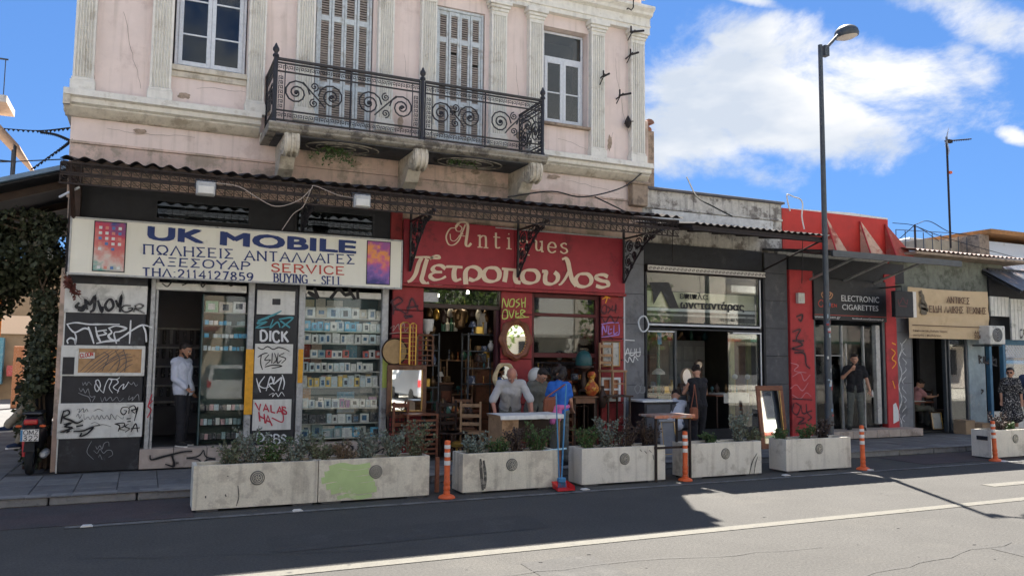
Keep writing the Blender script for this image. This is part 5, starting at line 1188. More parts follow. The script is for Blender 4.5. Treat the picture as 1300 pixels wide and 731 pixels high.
# ================================================================ folk antiques building on the right
tb_ = thing('folk_antiques_building', 'low weathered building with tan banner and open folk antiques shop', 'building', (19, 14, .12))
MB().box(16.70, 21.0, 14.0, 14.2, 3.0, 4.65).build('front_wall', mat('mouldy_green_wall', (.20,.22,.19), .95, .25, 6, .3, 40, c2=(.11,.12,.10), c2amt=.6, c2sc=2, streak=.5), tb_)
CP3 = cladding(16.70, 17.18, 3.1, K['grey'], tb_, Y=13.84)
graf('column of white scribbles down the grey pillar', [[(1143+2*math.sin(i*2.1+j), 435+i*11+j*4) for j in range(5)] for i in range(10)], .018, K['spw'], CP3, 13.834)
graf('more white scribbles', [[(1148+2.5*math.cos(i*1.7+j*1.3), 430+i*12+j*3) for j in range(4)] for i in range(9)], .014, K['spw'], CP3, 13.832)
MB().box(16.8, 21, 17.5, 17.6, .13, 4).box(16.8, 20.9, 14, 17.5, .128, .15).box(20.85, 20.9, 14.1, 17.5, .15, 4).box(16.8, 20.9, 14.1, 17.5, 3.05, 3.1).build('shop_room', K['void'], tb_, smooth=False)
MB().box(19.30, 19.95, 13.86, 13.99, .12, 3.0).build('pale_blue_pillar', mat('washed_blue_wall', (.30,.37,.40), .85, .2, 5, .2, 50, c2=(.42,.45,.45), c2amt=.5, c2sc=2), tb_, bev=.01)
GP = tb_.children[-1]
dfm = MB()
for x in (17.2, 18.42, 18.55, 19.2): dfm.box(x, x+.05, 13.85, 13.95, .13, 2.75)
dfm.box(17.2, 19.25, 13.84, 13.96, 2.76, 2.84); dfm.build('door_frame', K['steel'], tb_, bev=.005)
MB().box(18.61, 19.19, 13.88, 13.886, .15, 2.75).build('glass_door', K['glass'], tb_, smooth=False)
MB().box(18.62, 18.8, 13.99, 14.0, 2.1, 2.6).build('notice', K['alu'], tb_)
# roof edges
tin(16.85, 21.3, 14.9, 4.88, 13.35, 4.60, .17, .02, tb_, mat('red_rusty_tin', (.17,.085,.065), .7, .3, 6, .1, 60, c2=(.30,.27,.24), c2amt=.5, c2sc=2), name='roof_sheet')
MB().box(16.9, 21.3, 13.38, 14.6, 4.50, 4.56).build('eave_board', K['tanplaster'], tb_)
MB().box(16.75, 21.2, 15.0, 15.1, 4.8, 4.95).build('ridge_sheet', K['winwhite'], tb_)
# tan banner, a sagging cloth
bt = thing('cloth_banner', 'tan cloth banner reading ANTIKES over the right hand antiques shop', 'banner', (18.6, 13.6, 2.5))
a = P(1152,364,13.6); b = P(1256,431,13.6); z1 = a.z; z0 = P(1200,430,13.6).z
nx, nz_ = 44, 24; mb = MB()
def by(u, v):
    d = math.hypot(u-.45, (1-v)*.7); f = 0
    f += .016*math.sin(26*d)*math.exp(-2*d)+.010*math.sin((u*1.2+v)*22)*(1-v)*0.8+.014*math.sin((u-.1)*14+(1-v)*9)*math.exp(-((v-.6)/.35)**2)
    return 13.6-abs(f)-.012*noise.noise(Vector((u*6, v*5, 3)))
for lay in (0, .006):
    vs = [(a.x+(b.x-a.x)*i/nx, by(i/nx, j/nz_)+lay, z0+(z1-z0)*j/nz_-.02*math.sin(PI*i/nx)*(j == nz_)) for j in range(nz_+1) for i in range(nx+1)]
    mb.add(vs, [(j*(nx+1)+i, j*(nx+1)+i+1, (j+1)*(nx+1)+i+1, (j+1)*(nx+1)+i) for j in range(nz_) for i in range(nx)])
mb.build('cloth', K['beige'], bt, ang=80)
YBn = 13.555; conv = str.maketrans('ΑΝΤΙΚΕΗΧΥ', 'ANTIKEHXY')
mb = MB()
lettering(mb, 'ΑΝΤΙΚΕΣ'.translate(conv), (1202,376.5),(1231,378.5),(1202,384), YBn, .035, .016, serif=.12, gap=.2)
lettering(mb, 'ΕΙΔΗ ΛΑΙΚΗΣ ΤΕΧΝΗΣ'.translate(conv), (1180,388),(1252,391),(1180,396), YBn, .032, .015, serif=.12, gap=.16)
ribbon(mb, [(P(1158,412.5,YBn).x,P(1158,412.5,YBn).z),(P(1252,414,YBn).x,P(1158,412.5,YBn).z)], .022, Y=YBn, smooth=False)
lettering(mb, 'ANTIK', (1237,420),(1251,421),(1237,424), YBn, .02)
lettering(mb, '2108213', (1237,425),(1251,426),(1237,429), YBn, .02)
mb.build('lettering', K['brownl'], bt, smooth=False)
text_mesh('Έπιπλα & Είδη Παλιάς Τέχνης', (1159,418),(1203,422.5), YBn, 'lettering', K['brownl'], bt)
text_mesh('αγορές - πωλήσεις', (1159,423.5),(1195,428), YBn, 'lettering', K['brownl'], bt)
mb = MB(); B_ = zm(1145, 355, 1096/120)
for s in ([(212,130),(222,150),(212,165)],[(215,170),(240,190),(245,230),(225,250)],[(220,260),(255,265),(275,300),(230,290),(215,310)],[(215,310),(260,330),(290,350),(225,345)],[(220,370),(260,385),(285,372)],[(240,230),(262,270)]): ribbon(mb, [(P(x,y,YBn).x,P(x,y,YBn).z) for x, y in B_(s)], .10, Y=YBn)
mb.build('figure_print', mat('sepia_print', (.13,.11,.08), .7), bt, smooth=False)
# ---- rightmost shed front with AC unit
sb_ = thing('white_slat_shop', 'shop at right edge with white ribbed fascia panels and blue door frame', 'building', (21.3,14,.12))
Yq = 13.75
def ribbed(px0, py0, px1, py1, Y, name):
    a = P(px0, py0, Y); b = P(px1, py1, Y); mb = MB().box(a.x, b.x, Y, Y+.04, b.z, a.z); n = int((b.x-a.x)/.13)
    for i in range(n+1): x = a.x+(b.x-a.x)*i/n; mb.box(x-.012, x+.012, Y-.012, Y-.001, b.z, a.z)
    return mb.build(name, K['white'], sb_, smooth=False)
ribbed(1257,376,1281,402, 13.7, 'ribbed_panel'); ribbed(1282.5,379,1312,432, 13.66, 'ribbed_panel')
MB().box(20.35, 24, 13.95, 14.15, 2.4, 4.4).build('front_wall', K['dark'], sb_)
MB().box(20.35, 24, 13.9, 13.95, 2.35, 2.5).build('beam', mat('blue_door_paint', (.06,.17,.28), .6, .2, 6, .1, 60), sb_, bev=.006)
for x in (20.1, 20.65, 22.6): MB().box(x, x+.1, 13.84, 13.95, .13, 2.5).build('door_post', mat('blue_post_paint', (.06,.17,.28), .6, .2, 6, .1, 60), sb_, bev=.006)
lt = MB()
for i in range(16):
    x = 20.75+i*.11; lt.tube([(x,13.9,2.05),(x+.3,13.9,2.35)], .012, 4); lt.tube([(x+.3,13.905,2.05),(x,13.905,2.35)], .012, 4)
lt.build('lattice', K['white'], sb_, smooth=False, kind='stuff')
MB().box(20.76, 22.6, 13.93, 13.936, .6, 2.03).build('pane', K['glass'], sb_, smooth=False)
MB().box(20.2, 23.5, 13.96, 14.1, .12, .6).build('low_wall', K['white'], sb_)
MB().box(20.2, 24, 16, 16.1, .1, 4).box(20.2, 24, 14.1, 16, .125, .14).box(20.2, 24, 14.15, 16, 2.9, 2.96).build('shop_room', K['inwall'], sb_)
graf('black tag on the pale blue wall', [zm(1140,400,3.656)(s) for s in ([(375,185),(378,225)],[(372,188),(388,195),(378,205),(392,225)],[(398,190),(396,222)],[(405,190),(402,220),(418,222)],[(422,200),(418,222),(432,220),(430,198),(420,205)],[(440,190),(438,225)],[(440,210),(455,205),(455,228)],[(400,215),(460,235)],[(385,345),(395,350),(385,365)])], .04, K['spk'], GP, 13.852)
graf('black rounded square mark', [zm(1130,280,4.3)(s) for s in ([(708,600),(728,598),(728,620),(712,640),(708,600)],)], .04, K['spk'], sb_, 13.655)
tin(20.15, 24.0, 14.3, 4.55, 12.95, 3.72, .15, .02, sb_, mat('blue_grey_tin', (.13,.15,.19), .5, .3, 5, .1, 60, c2=(.40,.30,.25), c2amt=.5, c2sc=1.6), name='roof_sheet')
MB().prism([(13.0,3.70),(13.0,3.64),(14.25,4.38),(14.25,4.46)], 'x', 20.15, 20.22).build('bargeboard', K['dark'], sb_)
a = P(1256.5,413,13.3); b = P(1277,437,13.3)
ac = thing('air_conditioner', 'white air conditioner unit with round fan grille beside the tan banner', 'air conditioner', ((a.x+b.x)/2,13.4,b.z))
MB().box(a.x, b.x, 13.3, 13.62, b.z, a.z).build('casing', K['white'], ac, bev=.02)
cxx = a.x+(b.x-a.x)*.45; cz = (a.z+b.z)/2; rr_ = (a.z-b.z)*.38
MB().lathe([(rr_,0),(rr_,.01)], (cxx,13.297,cz), 24, Matrix.Rotation(PI/2,3,'X')).build('fan_opening', K['black'], ac)
g_ = MB()
for k in range(1, 6): g_.tube([(cxx+rr_*k/5*math.cos(t),13.28,cz+rr_*k/5*math.sin(t)) for t in [2*PI*i/20 for i in range(21)]], .006, 4, cap=False)
g_.build('grille', K['alu'], ac)
MB().box(a.x+.1, a.x+.14, 13.35, 13.9, b.z-.05, b.z-.01).box(b.x-.14, b.x-.1, 13.35, 13.9, b.z-.05, b.z-.01).build('bracket', K['steel'], ac)

# ================================================================ rooftops behind, antenna, wires
rbk = thing('rooftop_building', 'distant low rooftop building with tan wall and white annex behind the banner shop', 'building', (34,26,3))
a = P(1175,303,26); b = P(1265,325,26)
MB().box(a.x, b.x, 26, 30, 2, a.z).build('wall', mat('sunny_tan_wall', (.45,.38,.28), .9, .15, 3, .2, 40, c2=(.35,.30,.24), c2amt=.5, c2sc=1), rbk)
a = P(1243,297,25); b = P(1330,340,25)
MB().box(a.x, a.x+.7, 25, 29, 2, a.z).build('chimney_wall', K['tanplaster'], rbk)
MB().box(a.x+.71, a.x+9, 25.2, 29, 2, a.z-.25).build('white_wall', K['winwhite'], rbk)
MB().box(a.x+.3, a.x+9, 24.6, 29.4, a.z+.001, a.z+.22).build('orange_roof_edge', mat('ochre_edge', (.42,.20,.07), .8, .3, 4, .2, 40, c2=(.2,.13,.09), c2amt=.5), rbk)
MB().box(a.x-2.2, a.x-.05, 27, 28, a.z-.6, a.z-.05).build('water_tank', K['alu'], rbk, bev=.05)
rl = MB()
for i in range(9): x = a.x-5+i*.6; rl.tube([(x,25.5,4),(x,25.5,a.z-.1)], .02, 4)
rl.tube([(a.x-5,25.5,a.z-.1),(a.x-.2,25.5,a.z+.05)], .02, 4); rl.build('roof_railing', K['steel'], rbk)
an = thing('tv_antenna', 'tall television antenna with grid reflector rising over the right hand roofs', 'antenna', tuple(P(1206,312,17)))
q0 = P(1207,315,17); q1 = P(1203,180,17)
MB().tube([(q0.x,17,q0.z),(q0.x,17,q1.z+.15)], .032, 8).build('mast', K['rustdark'], an)
z = q1.z; bm_ = MB(); bm_.tube([(q0.x-.1,17,z),(q0.x+.62,16.6,z+.06)], .02, 6)
for i in range(9): x = q0.x+.1+i*.06; y_ = 16.93-i*.037; bm_.tube([(x-.05,y_-.09,z+.01+.005*i),(x+.05,y_+.09,z+.01+.005*i)], .008, 4)
bm_.box(q0.x-.03, q0.x+.15, 16.9, 17.0, z-.05, z+.05); bm_.build('boom', K['rustdark'], an)
gr = MB()
for sgn in (1, -1):
    for i in range(7): t = i/6; gr.tube([(q0.x-.25+.1*t-.0,16.8,z+sgn*(.02+.36*t)),(q0.x+.25+.12*t,17.25,z+sgn*(.02+.36*t))], .004, 4)
    for i in range(8): t = i/7; gr.tube([(q0.x-.25+.5*t,16.8+.45*t,z+sgn*.02),(q0.x-.15+.52*t,16.8+.45*t,z+sgn*.38)], .004, 4)
gr.build('grid_reflector', K['alu'], an)
MB().box(q0.x, q0.x+.1, 16.92, 17.0, z-1.05, z-.97).build('amplifier', K['orange'], an)
ap = P(1162,306,15.5); ap2 = P(1161,285,15.5)
tag(MB().tube([(ap.x,15.5,ap.z-.5),(ap.x,15.5,ap2.z)], .03, 6).build('roof_pole', K['rustdark']), 'short dark pole on the roof right of the red fins', 'pole')
for pts, lab in (([(1133,283,16),(1162,287,15.5),(1192,306,15)], 'wire from the red roof across the short dark pole'), ([(1162,287,15.5),(1207,304,17),(1300,330,19)], 'wire running from the short pole past the antenna to the right edge'),
                 ([(1162,285,15.5),(1180,281,15.8),(1207,295,17),(1240,300,18)], 'thin wire bowed between the short pole and the antenna'), ([(1140,305,16),(1162,285,15.5)], 'short stay wire left of the roof pole')):
    tag(MB().tube(catmull([P(*q) for q in pts], 6), .012, 4).build('wire', K['rubber']), lab, 'wire')

# old tiled eave sticking out behind the tall building's right corner
ev = thing('tiled_eave', 'small terracotta tiled eave behind the right corner of the pink building', 'roof', (9.9,15.5,6.0))
a = P(816,150,15.2); b = P(839,166,15.2)
MB().box(9.43, P(833,170,15.2).x-.2, 15.0, 18, 5.5, a.z-.35).build('wall', K['tanplaster'], ev)
x9 = P(838,160,15.2).x
for k, (dz, yy_) in enumerate(((0,14.9),(-.14,15.0))):
    for i in range(4):
        MB().prism([(9.44+i*.27+.12*math.cos(t), a.z-.1+dz-.03*i+.09*math.sin(t)) for t in (0,.6,1.2,1.9,2.5,3.14)]+[(9.44+i*.27-.10,a.z-.115+dz-.03*i),(9.44+i*.27+.10,a.z-.115+dz-.03*i)], 'y', yy_, yy_+2).build('roof_tile', mat('terracotta', (.38,.16,.09), .9, .25, 9, .2, 50, c2=(.2,.11,.08), c2amt=.5) if (k == 0 and i == 0) else bpy.data.materials['terracotta'], ev)
MB().box(9.425, 9.56, 13.95, 15.4, 5.40, 6.95).build('rough_plaster_edge', K['pink2'], ev, bev=.02)
# ================================================================ street furniture
import colorsys
def planter(x0, label, mt='planter', L=1.49, y0=10.49, dep=.41, h=.555, emblem=True):
    t = thing('concrete_planter', label, 'planter', (x0+L/2, y0+dep/2, 0), 'concrete planters along the edge of the road')
    b = MB(); x1 = x0+L; y1 = y0+dep; w_ = .045
    for (a, c, d, e) in ((x0,x1,y0,y0+w_),(x0,x1,y1-w_,y1),(x0,x0+w_,y0+w_,y1-w_),(x1-w_,x1,y0+w_,y1-w_)): b.box(a, c, d, e, .03, h)
    b.box(x0+.01, x1-.01, y0+.01, y1-.01, .035, .25)
    o = b.build('body', K[mt], t)
    MB().box(x0+.05, x0+.3, y0+.03, y1-.03, 0, .034).box(x1-.3, x1-.05, y0+.03, y1-.03, 0, .034).build('foot', K['cap'], t)
    MB().box(x0+w_+.002, x1-w_-.002, y0+w_+.002, y1-w_-.002, .26, h-.05).build('soil', K['soil'], t)
    if emblem:
        ex = x0+L*.50; ez = h*.68; M_ = Matrix.Rotation(PI/2, 3, 'X')
        e = MB(); e.lathe([(.088,0),(.088,.006),(.08,.009)], (ex,y0-.0005,ez), 22, M_); e = e.build('emblem', K['medal'], t)
        r = MB()
        for q in (.07, .05): r.tube([(ex+q*math.cos(a),y0-.012,ez+q*math.sin(a)) for a in [i*2*PI/18 for i in range(19)]], .004, 4, cap=False)
        for i in range(7): a = i*.9; r.tube([(ex+.01*math.cos(a),y0-.012,ez+.01*math.sin(a)),(ex+.04*math.cos(a+.4),y0-.012,ez+.04*math.sin(a+.4))], .005, 4)
        r.build('relief', K['planter'], e)
    return t
PL = [(.606,'leftmost planter, stained concrete with drips, in front of the phone shop','planter'),(2.108,'planter with a faded green paint patch, second from the left','planter'),(4.085,'planter with a black stain down its front, before the old man at the table','planter'),
      (5.975,'clean planter with round emblem to the right of the blue broom','planterw'),(7.90,'planter behind the rusty trestle with black scratches near its right end','planterw'),(9.93,'planter beside the lamp post and the big leaning mirror','planterw'),(15.17,'planter at the right edge with a black plate on its left end','planterw')]
PO = [planter(*p) for p in PL]
# paint and stains that belong to single planters
gm = mat('faded_green_wash', (.47,.60,.28), .9, .1, 5, .1, 60, c2=(.62,.64,.44), c2amt=.45, c2sc=7)
gp = MB()
for (x0, x1, y, w2) in ((418,470,592,.09),(412,468,600,.10),(408,474,608,.11),(414,476,616,.10),(420,478,622,.10),(428,472,630,.07)):
    ribbon(gp, [(P(x, y+dy, 10.487).x, P(x, y+dy, 10.487).z) for x, dy in ((x0,2),(x0*.7+x1*.3,-1.5),(x0*.4+x1*.6,1),(x1,-2))], w2, w2*.7, .3, 10.4868)
gp.build('green_paint_patch', gm, PO[1], smooth=False)
def stain_lines(par, lst, Y, w, mt): mb = MB(); strokes_px(mb, lst, Y, w, taper=2); return mb.build('stain', mt, par, smooth=False)
Yp = 10.486
stm = mat('planter_black_stain', (.10,.095,.085), .95, .3, 12, 0, c2=(.28,.26,.22), c2amt=.6, c2sc=14)
gmk = mat('planter_smear', (.47,.43,.35), .95, .15, 9, 0)
stain_lines(PO[2], [[(610,582),(611,600),(613,622)],[(614,584),(616,605),(615,620)]], Yp, .045, stm)
stain_lines(PO[0], [[(302,616),(303,630),(300,642)],[(261,629),(261,632)],[(288,604),(290,604)],[(286,627),(287,630)]], Yp, .014, stm)
stain_lines(PO[4], [[(951,603),(955,586),(961,575)],[(957,602),(959,588),(962,579)]], Yp, .018, stm)
stain_lines(PO[3], [[(812,570),(815,573)],[(818,572),(821,575)],[(824,571),(827,574)],[(829,577),(830,583)]], Yp, .015, stm)
a = P(1239,585,10.9)
MB().box(15.155, 15.169, 10.55, 10.78, .36, .44).build('black_plate', K['black'], PO[6], bev=.004)

# ---- plants growing in the planters
def shrub(x, y, z, h, w_, leafm, label, n=10, name='shrub', lsz=.045, grp='shrubs in the concrete planters', dens=11, stiff=1.0):
    t = thing(name, label, 'plant', (x, y, z), grp)
    st = MB(); lf = MB()
    for i in range(n):
        a = random.uniform(0, 2*PI); sp = random.uniform(.15, 1)*w_; hh = h*random.uniform(.5, 1.05)
        p0 = Vector((x+math.cos(a)*.03, y+math.sin(a)*.03, z-.03)); pts = [p0]
        cur = p0.copy(); m_ = 7; dx = math.cos(a)*sp/m_; dy = math.sin(a)*sp*.6/m_
        for j in range(m_):
            cur = cur+Vector((dx+random.uniform(-.018,.018), dy+random.uniform(-.012,.012), hh/m_*(1.15-.1*j))); pts.append(cur.copy())
        st.tube(pts, .004, 4, rr=[.006-.0006*j for j in range(len(pts))])
        for j in range(1, len(pts)):
            for _ in range(dens):
                q = pts[j]+(pts[j-1]-pts[j])*random.random()+Vector((random.gauss(0,.018),random.gauss(0,.018),random.gauss(0,.018)))
                d = Vector((random.uniform(-1,1),random.uniform(-1,1),random.uniform(-.2,1))).normalized()
                leaf(lf, q, lsz*random.uniform(.5,1.3), d=d)
            if random.random() < .5:   # a side twig with leaves
                d = Vector((random.uniform(-1,1),random.uniform(-.6,.6),random.uniform(.1,.9))).normalized()*random.uniform(.05,.13)
                e = pts[j]+d; st.tube([pts[j], e], .003, 3)
                for k in range(6): leaf(lf, pts[j]+d*random.random(), lsz*random.uniform(.5,1.1), d=Vector((random.uniform(-1,1),random.uniform(-1,1),random.uniform(-.3,1))).normalized())
    st.build('stem', K['twig'], t); lf.build('foliage', leafm, t, smooth=False, kind='stuff')
    return t
K['olive2'] = mat('grey_blue_leaf', (.19,.23,.19), .7, .3, 25, 0)
K['dry'] = mat('dry_leaf', (.20,.15,.10), .8, .3, 25, 0)
random.seed(21)
SH = [ # px, py of the base, height, spread, leaf, words
 (290,.38,.26,'olive','silvery low shrub at the left end of the leftmost planter'),(318,.52,.34,'olive2','tall wispy shrub left of centre in the leftmost planter'),(348,.46,.30,'leafg','greener shrub right of centre in the leftmost planter'),(374,.40,.24,'olive2','grey shrub near the right end of the leftmost planter'),
 (408,.40,.26,'olive','low shrub where the two left planters meet'),(436,.30,.2,'dry','thin dry shrub in the green patched planter'),(465,.48,.26,'olive2','tall grey shrub at the middle of the green patched planter'),(500,.55,.30,'olive2','bushy grey shrub right of middle in the green patched planter'),(528,.60,.30,'olive','tallest shrub at the right end of the green patched planter'),
 (600,.36,.22,'olive2','pale spiky shrub at the left end of the black stained planter'),(632,.30,.26,'leafg','low green shrub under the table edge'),(655,.42,.30,'leafp','dark purple shrub before the old man'),(682,.48,.28,'leafg','upright green shrub at right end of the black stained planter'),
 (748,.42,.24,'leafg','bright green shrub at left end of the emblem planter by the broom'),(770,.52,.28,'olive2','pale green bushy shrub in the planter by the broom'),(795,.55,.28,'leafp','dark purple shrub in the planter by the broom'),(825,.50,.28,'leafp','purple and grey shrub at right end of the planter by the broom'),
 (905,.22,.22,'leafg','small green shrub in the planter behind the trestle'),(938,.62,.30,'olive2','tall pale shrub in the planter behind the trestle'),(958,.3,.2,'olive','low shrub at the right end of the planter behind the trestle'),
 (995,.26,.22,'leafg','low green shrub at the left end of the planter beside the lamp post'),(1022,.34,.26,'leafg','green shrub in the planter beside the lamp post'),(1045,.42,.24,'leafp','dark purple shrub at the right end of the planter beside the lamp post'),
 (1268,.40,.24,'leafp','dark shrub in the planter at the right edge'),(1283,.22,.16,'leafg','round green shrub in the planter at the right edge')]
for px, h, w_, lk, lab in SH:
    x = P(px, 590, 10.7).x
    shrub(x, 10.70, .50, h*1.05, w_*.95, K[lk], lab, n=15 if h > .35 else 11, dens=6, lsz=.042)

# ---- orange delineator posts
def bollard(x, y, label, lean=0):
    t = thing('orange_bollard', label, 'bollard', (x, y, 0), 'orange flexible bollards beside the planters')
    MB().lathe([(.115,0),(.115,.012),(.10,.03),(.055,.05)], (x,y,.004), 18).build('base', K['orange'], t)
    zs = [.05,.44,.50,.555,.61,.665,.72,.75]
    b = MB(); b.lathe([(.042,.045),(.046,.08),(.038,.10),(.045,.12),(.045,.15),(.038,.17),(.045,.19),(.045,.22),(.038,.24),(.040,.45),(.040,.75),(.036,.765),(.02,.77)], (x,y,0), 18)
    b.build('post', K['orange'], t)
    for z0, z1 in ((.44,.50),(.55,.61),(.66,.71)): MB().lathe([(.0412,z0),(.0422,z0+.004),(.0422,z1-.004),(.0412,z1)], (x,y,0), 18, capb=False, capt=False).build('reflective_band', K['refl'], t)
    t.rotation_euler = (0, lean, 0)
    return t
for (px, py, lab, ln) in ((567,633,'orange bollard between the green patched planter and the black stained one',.0),(870,611,'orange bollard standing in front of the rusty trestle',0.0),(1096,597,'orange bollard alone on the road right of the lamp post',-.02),(1264,586,'orange bollard in front of the planter at the right edge',-.06)):
    g = G(px, py-1); bollard(g.x, g.y, lab, ln)

# ---- street lamp
a = P(1053,545,12.0); c = P(1047.5,66,12.0)
lp = thing('street_lamp', 'tall dark street lamp with dome head rising beside the red shop', 'street lamp', (a.x,12,.12))
zt = c.z
po = MB().lathe([(.13,0),(.13,.02),(.085,.05),(.082,.9),(.07,.93),(.066,2.6),(.058,3.0),(.045,zt-.12),(.045,zt)], (a.x,12,.12), 14).build('pole', K['steel'], lp)
hd = MB(); hx = P(1073,42,12.0)
hd.tube([(c.x,12,zt),(c.x+.05,12,zt+.10),(hx.x-.15,11.98,hx.z-.02)], .035, 8); hd.box(c.x-.06, c.x+.06, 11.94, 12.06, zt-.1, zt+.12)
hd.build('arm', K['steel'], lp)
MB().lathe([(.235,-.10),(.25,-.05),(.235,.03),(.19,.09),(.12,.13),(.04,.145),(.01,.148)], (hx.x,11.97,hx.z), 22, Matrix.Rotation(R(-8),3,'Y')).build('head', K['steel'], lp)
MB().lathe([(.05,-.155),(.14,-.14),(.20,-.115),(.225,-.095)], (hx.x,11.97,hx.z), 20, Matrix.Rotation(R(-8),3,'Y')).build('diffuser', mat('opal_diffuser', (.62,.56,.50), .4, .05, 5, 0), lp)
random.seed(5)
for i in range(34):
    z = random.uniform(.75, 2.75) if i > 6 else random.uniform(2.2, 3.4); a0 = random.uniform(-2.6, -.4); r = .084 if z < 1.0 else .070; w2 = random.uniform(.02,.07); hgt = random.uniform(.02,.08)
    r += .004
    mb = MB(); vs = []
    for j in range(4): t_ = a0+j*w2/r/3; vs += [(a.x+r*math.cos(t_), 12+r*math.sin(t_), z), (a.x+r*math.cos(t_), 12+r*math.sin(t_), z+hgt)]
    mb.add(vs, [(2*j, 2*j+2, 2*j+3, 2*j+1) for j in range(3)])
    cc = random.choice(((.5,.5,.5),(.1,.25,.45),(.4,.05,.05),(.05,.05,.05),(.35,.45,.5),(.6,.6,.55)))
    nm = 'sticker_%d' % int(sum(cc)*100)
    mm = bpy.data.materials.get(nm) or mat(nm, cc, .6, .3, 30, 0)
    mb.build('sticker', mm, po, smooth=False)

# ---- rusty trestle with its board
def legs_table(name, label, cat, x0, x1, y0, y1, z, topm, legm, leg=.035, th=.03, lower=None, zb=.12, group=None):
    t = thing(name, label, cat, ((x0+x1)/2, (y0+y1)/2, zb), group)
    MB().box(x0, x1, y0, y1, z-th, z).build('top', topm, t, bev=.004)
    for xx in (x0+.04, x1-.04-leg):
        for yy in (y0+.03, y1-.03-leg): MB().box(xx, xx+leg, yy, yy+leg, zb, z-th-.001).build('leg', legm, t, bev=.004)
    if lower: MB().box(x0+.04, x1-.04, y0+.05, y0+.07, lower, lower+.035).build('rail', legm, t)
    return t
a = P(846,533,10.45); tz = 1.02
tr = legs_table('rusty_trestle', 'rusty steel trestle with a flaking orange board, behind an orange bollard', 'trestle', 7.22, 7.98, 10.42, 10.86, tz, mat('flaking_board', (.30,.17,.12), .9, .3, 12, .4, 40, c2=(.35,.33,.30), c2amt=.6, c2sc=7), K['rust'], lower=.5, zb=0)
MB().box(7.22, 7.98, 10.40, 10.419, tz-.045, tz+.004).build('peeling_edge', mat('orange_peeling_paint', (.50,.20,.12), .8, .3, 12, .3, 40, c2=(.35,.33,.32), c2amt=.6, c2sc=9), tr)
tag(MB().box(8.02-.35, 7.98, 10.45, 10.7, .96, .985).build('yellow_board', K['yellow'], bev=.004), 'small yellow board lying under the trestle top by the bollard', 'board')

# ---- the old man's table
tt = legs_table('repair_table', 'wooden table with a white cloth where the old man works', 'table', 4.95, 6.02, 11.15, 11.70, 1.01, K['woodl'], K['woodl'], zb=.12)
MB().box(4.97, 5.25, 11.16, 11.69, .45, .979).build('side_board', K['woodl'], tt, bev=.005)
MB().box(5.26, 6.0, 11.62, 11.66, .6, .979).build('back_board', K['woodd'], tt, bev=.005)
cl_ = MB(); nn = 30
vs = []
for j in range(6):
    for i in range(nn+1):
        x = 4.93+1.1*i/nn; yy = 11.13+[0,0,.01,.2,.4,.58][j]; z = [.955,.985,1.018,1.022,1.020,1.018][j]+.006*noise.noise(Vector((x*9, j*1.3, 0)))
        vs.append((x, yy-(.012*abs(math.sin(x*25)) if j < 2 else 0), z))
cl_.add(vs, [(j*(nn+1)+i, j*(nn+1)+i+1, (j+1)*(nn+1)+i+1, (j+1)*(nn+1)+i) for j in range(5) for i in range(nn)])
tag(cl_.build('white_cloth', K['white']), 'white cloth laid over the wooden repair table', 'cloth')
# ---- broom, dustpan
bx = P(715,500,10.36)
b0 = P(713,603,10.40); b1 = P(718,487,10.62)
br = thing('broom', 'blue broom standing upright in the gap between two planters', 'broom', (b0.x,10.4,.05))
MB().tube([(b0.x,10.40,.16),(b1.x,10.6,b1.z)], .012, 8).build('handle', K['blue'], br)
MB().box(b0.x-.06, b0.x+.06, 10.37, 10.43, .10, .17).build('head', K['blue'], br, bev=.01)
bm2 = MB()
for i in range(60): x = b0.x-.06+.12*random.random(); y = 10.37+.06*random.random(); bm2.tube([(x,y,.10),(x+(x-b0.x)*.25,y+random.uniform(-.01,.01),.0)], .0025, 3)
bm2.build('bristles', K['blue'], br, kind='stuff')
dp = thing('dustpan', 'red dustpan with long blue handle at the foot of the broom', 'dustpan', (b0.x,10.3,0))
x = P(716,611,10.28).x
MB().add([(x-.14,10.20,.012),(x+.14,10.20,.012),(x+.12,10.40,.03),(x-.12,10.40,.03),(x-.14,10.20,.02),(x+.14,10.20,.02),(x+.13,10.42,.12),(x-.13,10.42,.12),(x-.14,10.21,.07),(x+.14,10.21,.07)],
         [(0,3,2,1),(3,7,6,2),(0,8,7,3),(1,2,6,9),(0,1,5,4)]).build('pan', K['redp'], dp, bev=0, smooth=False)
q = P(712,488,10.56)
MB().tube([(x,10.42,.10),(x-.02,10.5,q.z-.12)], .010, 8).build('handle', K['blue'], dp)
a = P(690,572,10.55); b = P(719,569,10.55)
tag(MB().tube([a, b], .014, 6).build('blue_stick', mat('pale_blue_stick', (.45,.68,.78), .5)), 'pale blue stick lying across the gap onto the black stained planter', 'stick')
tag(MB().box(P(706,600,10.8).x, P(712.5,600,10.8).x, 10.8, 10.83, .02, .52).build('brown_board', K['woodr'], bev=.004), 'narrow brown board standing between planters behind the broom', 'board')
tag(MB().box(P(550,600,10.8).x, P(555,600,10.8).x, 10.7, 10.74, .02, .50).build('brown_board', K['woodr'], bev=.004), 'narrow brown board standing at the right end of the green patched planter', 'board')

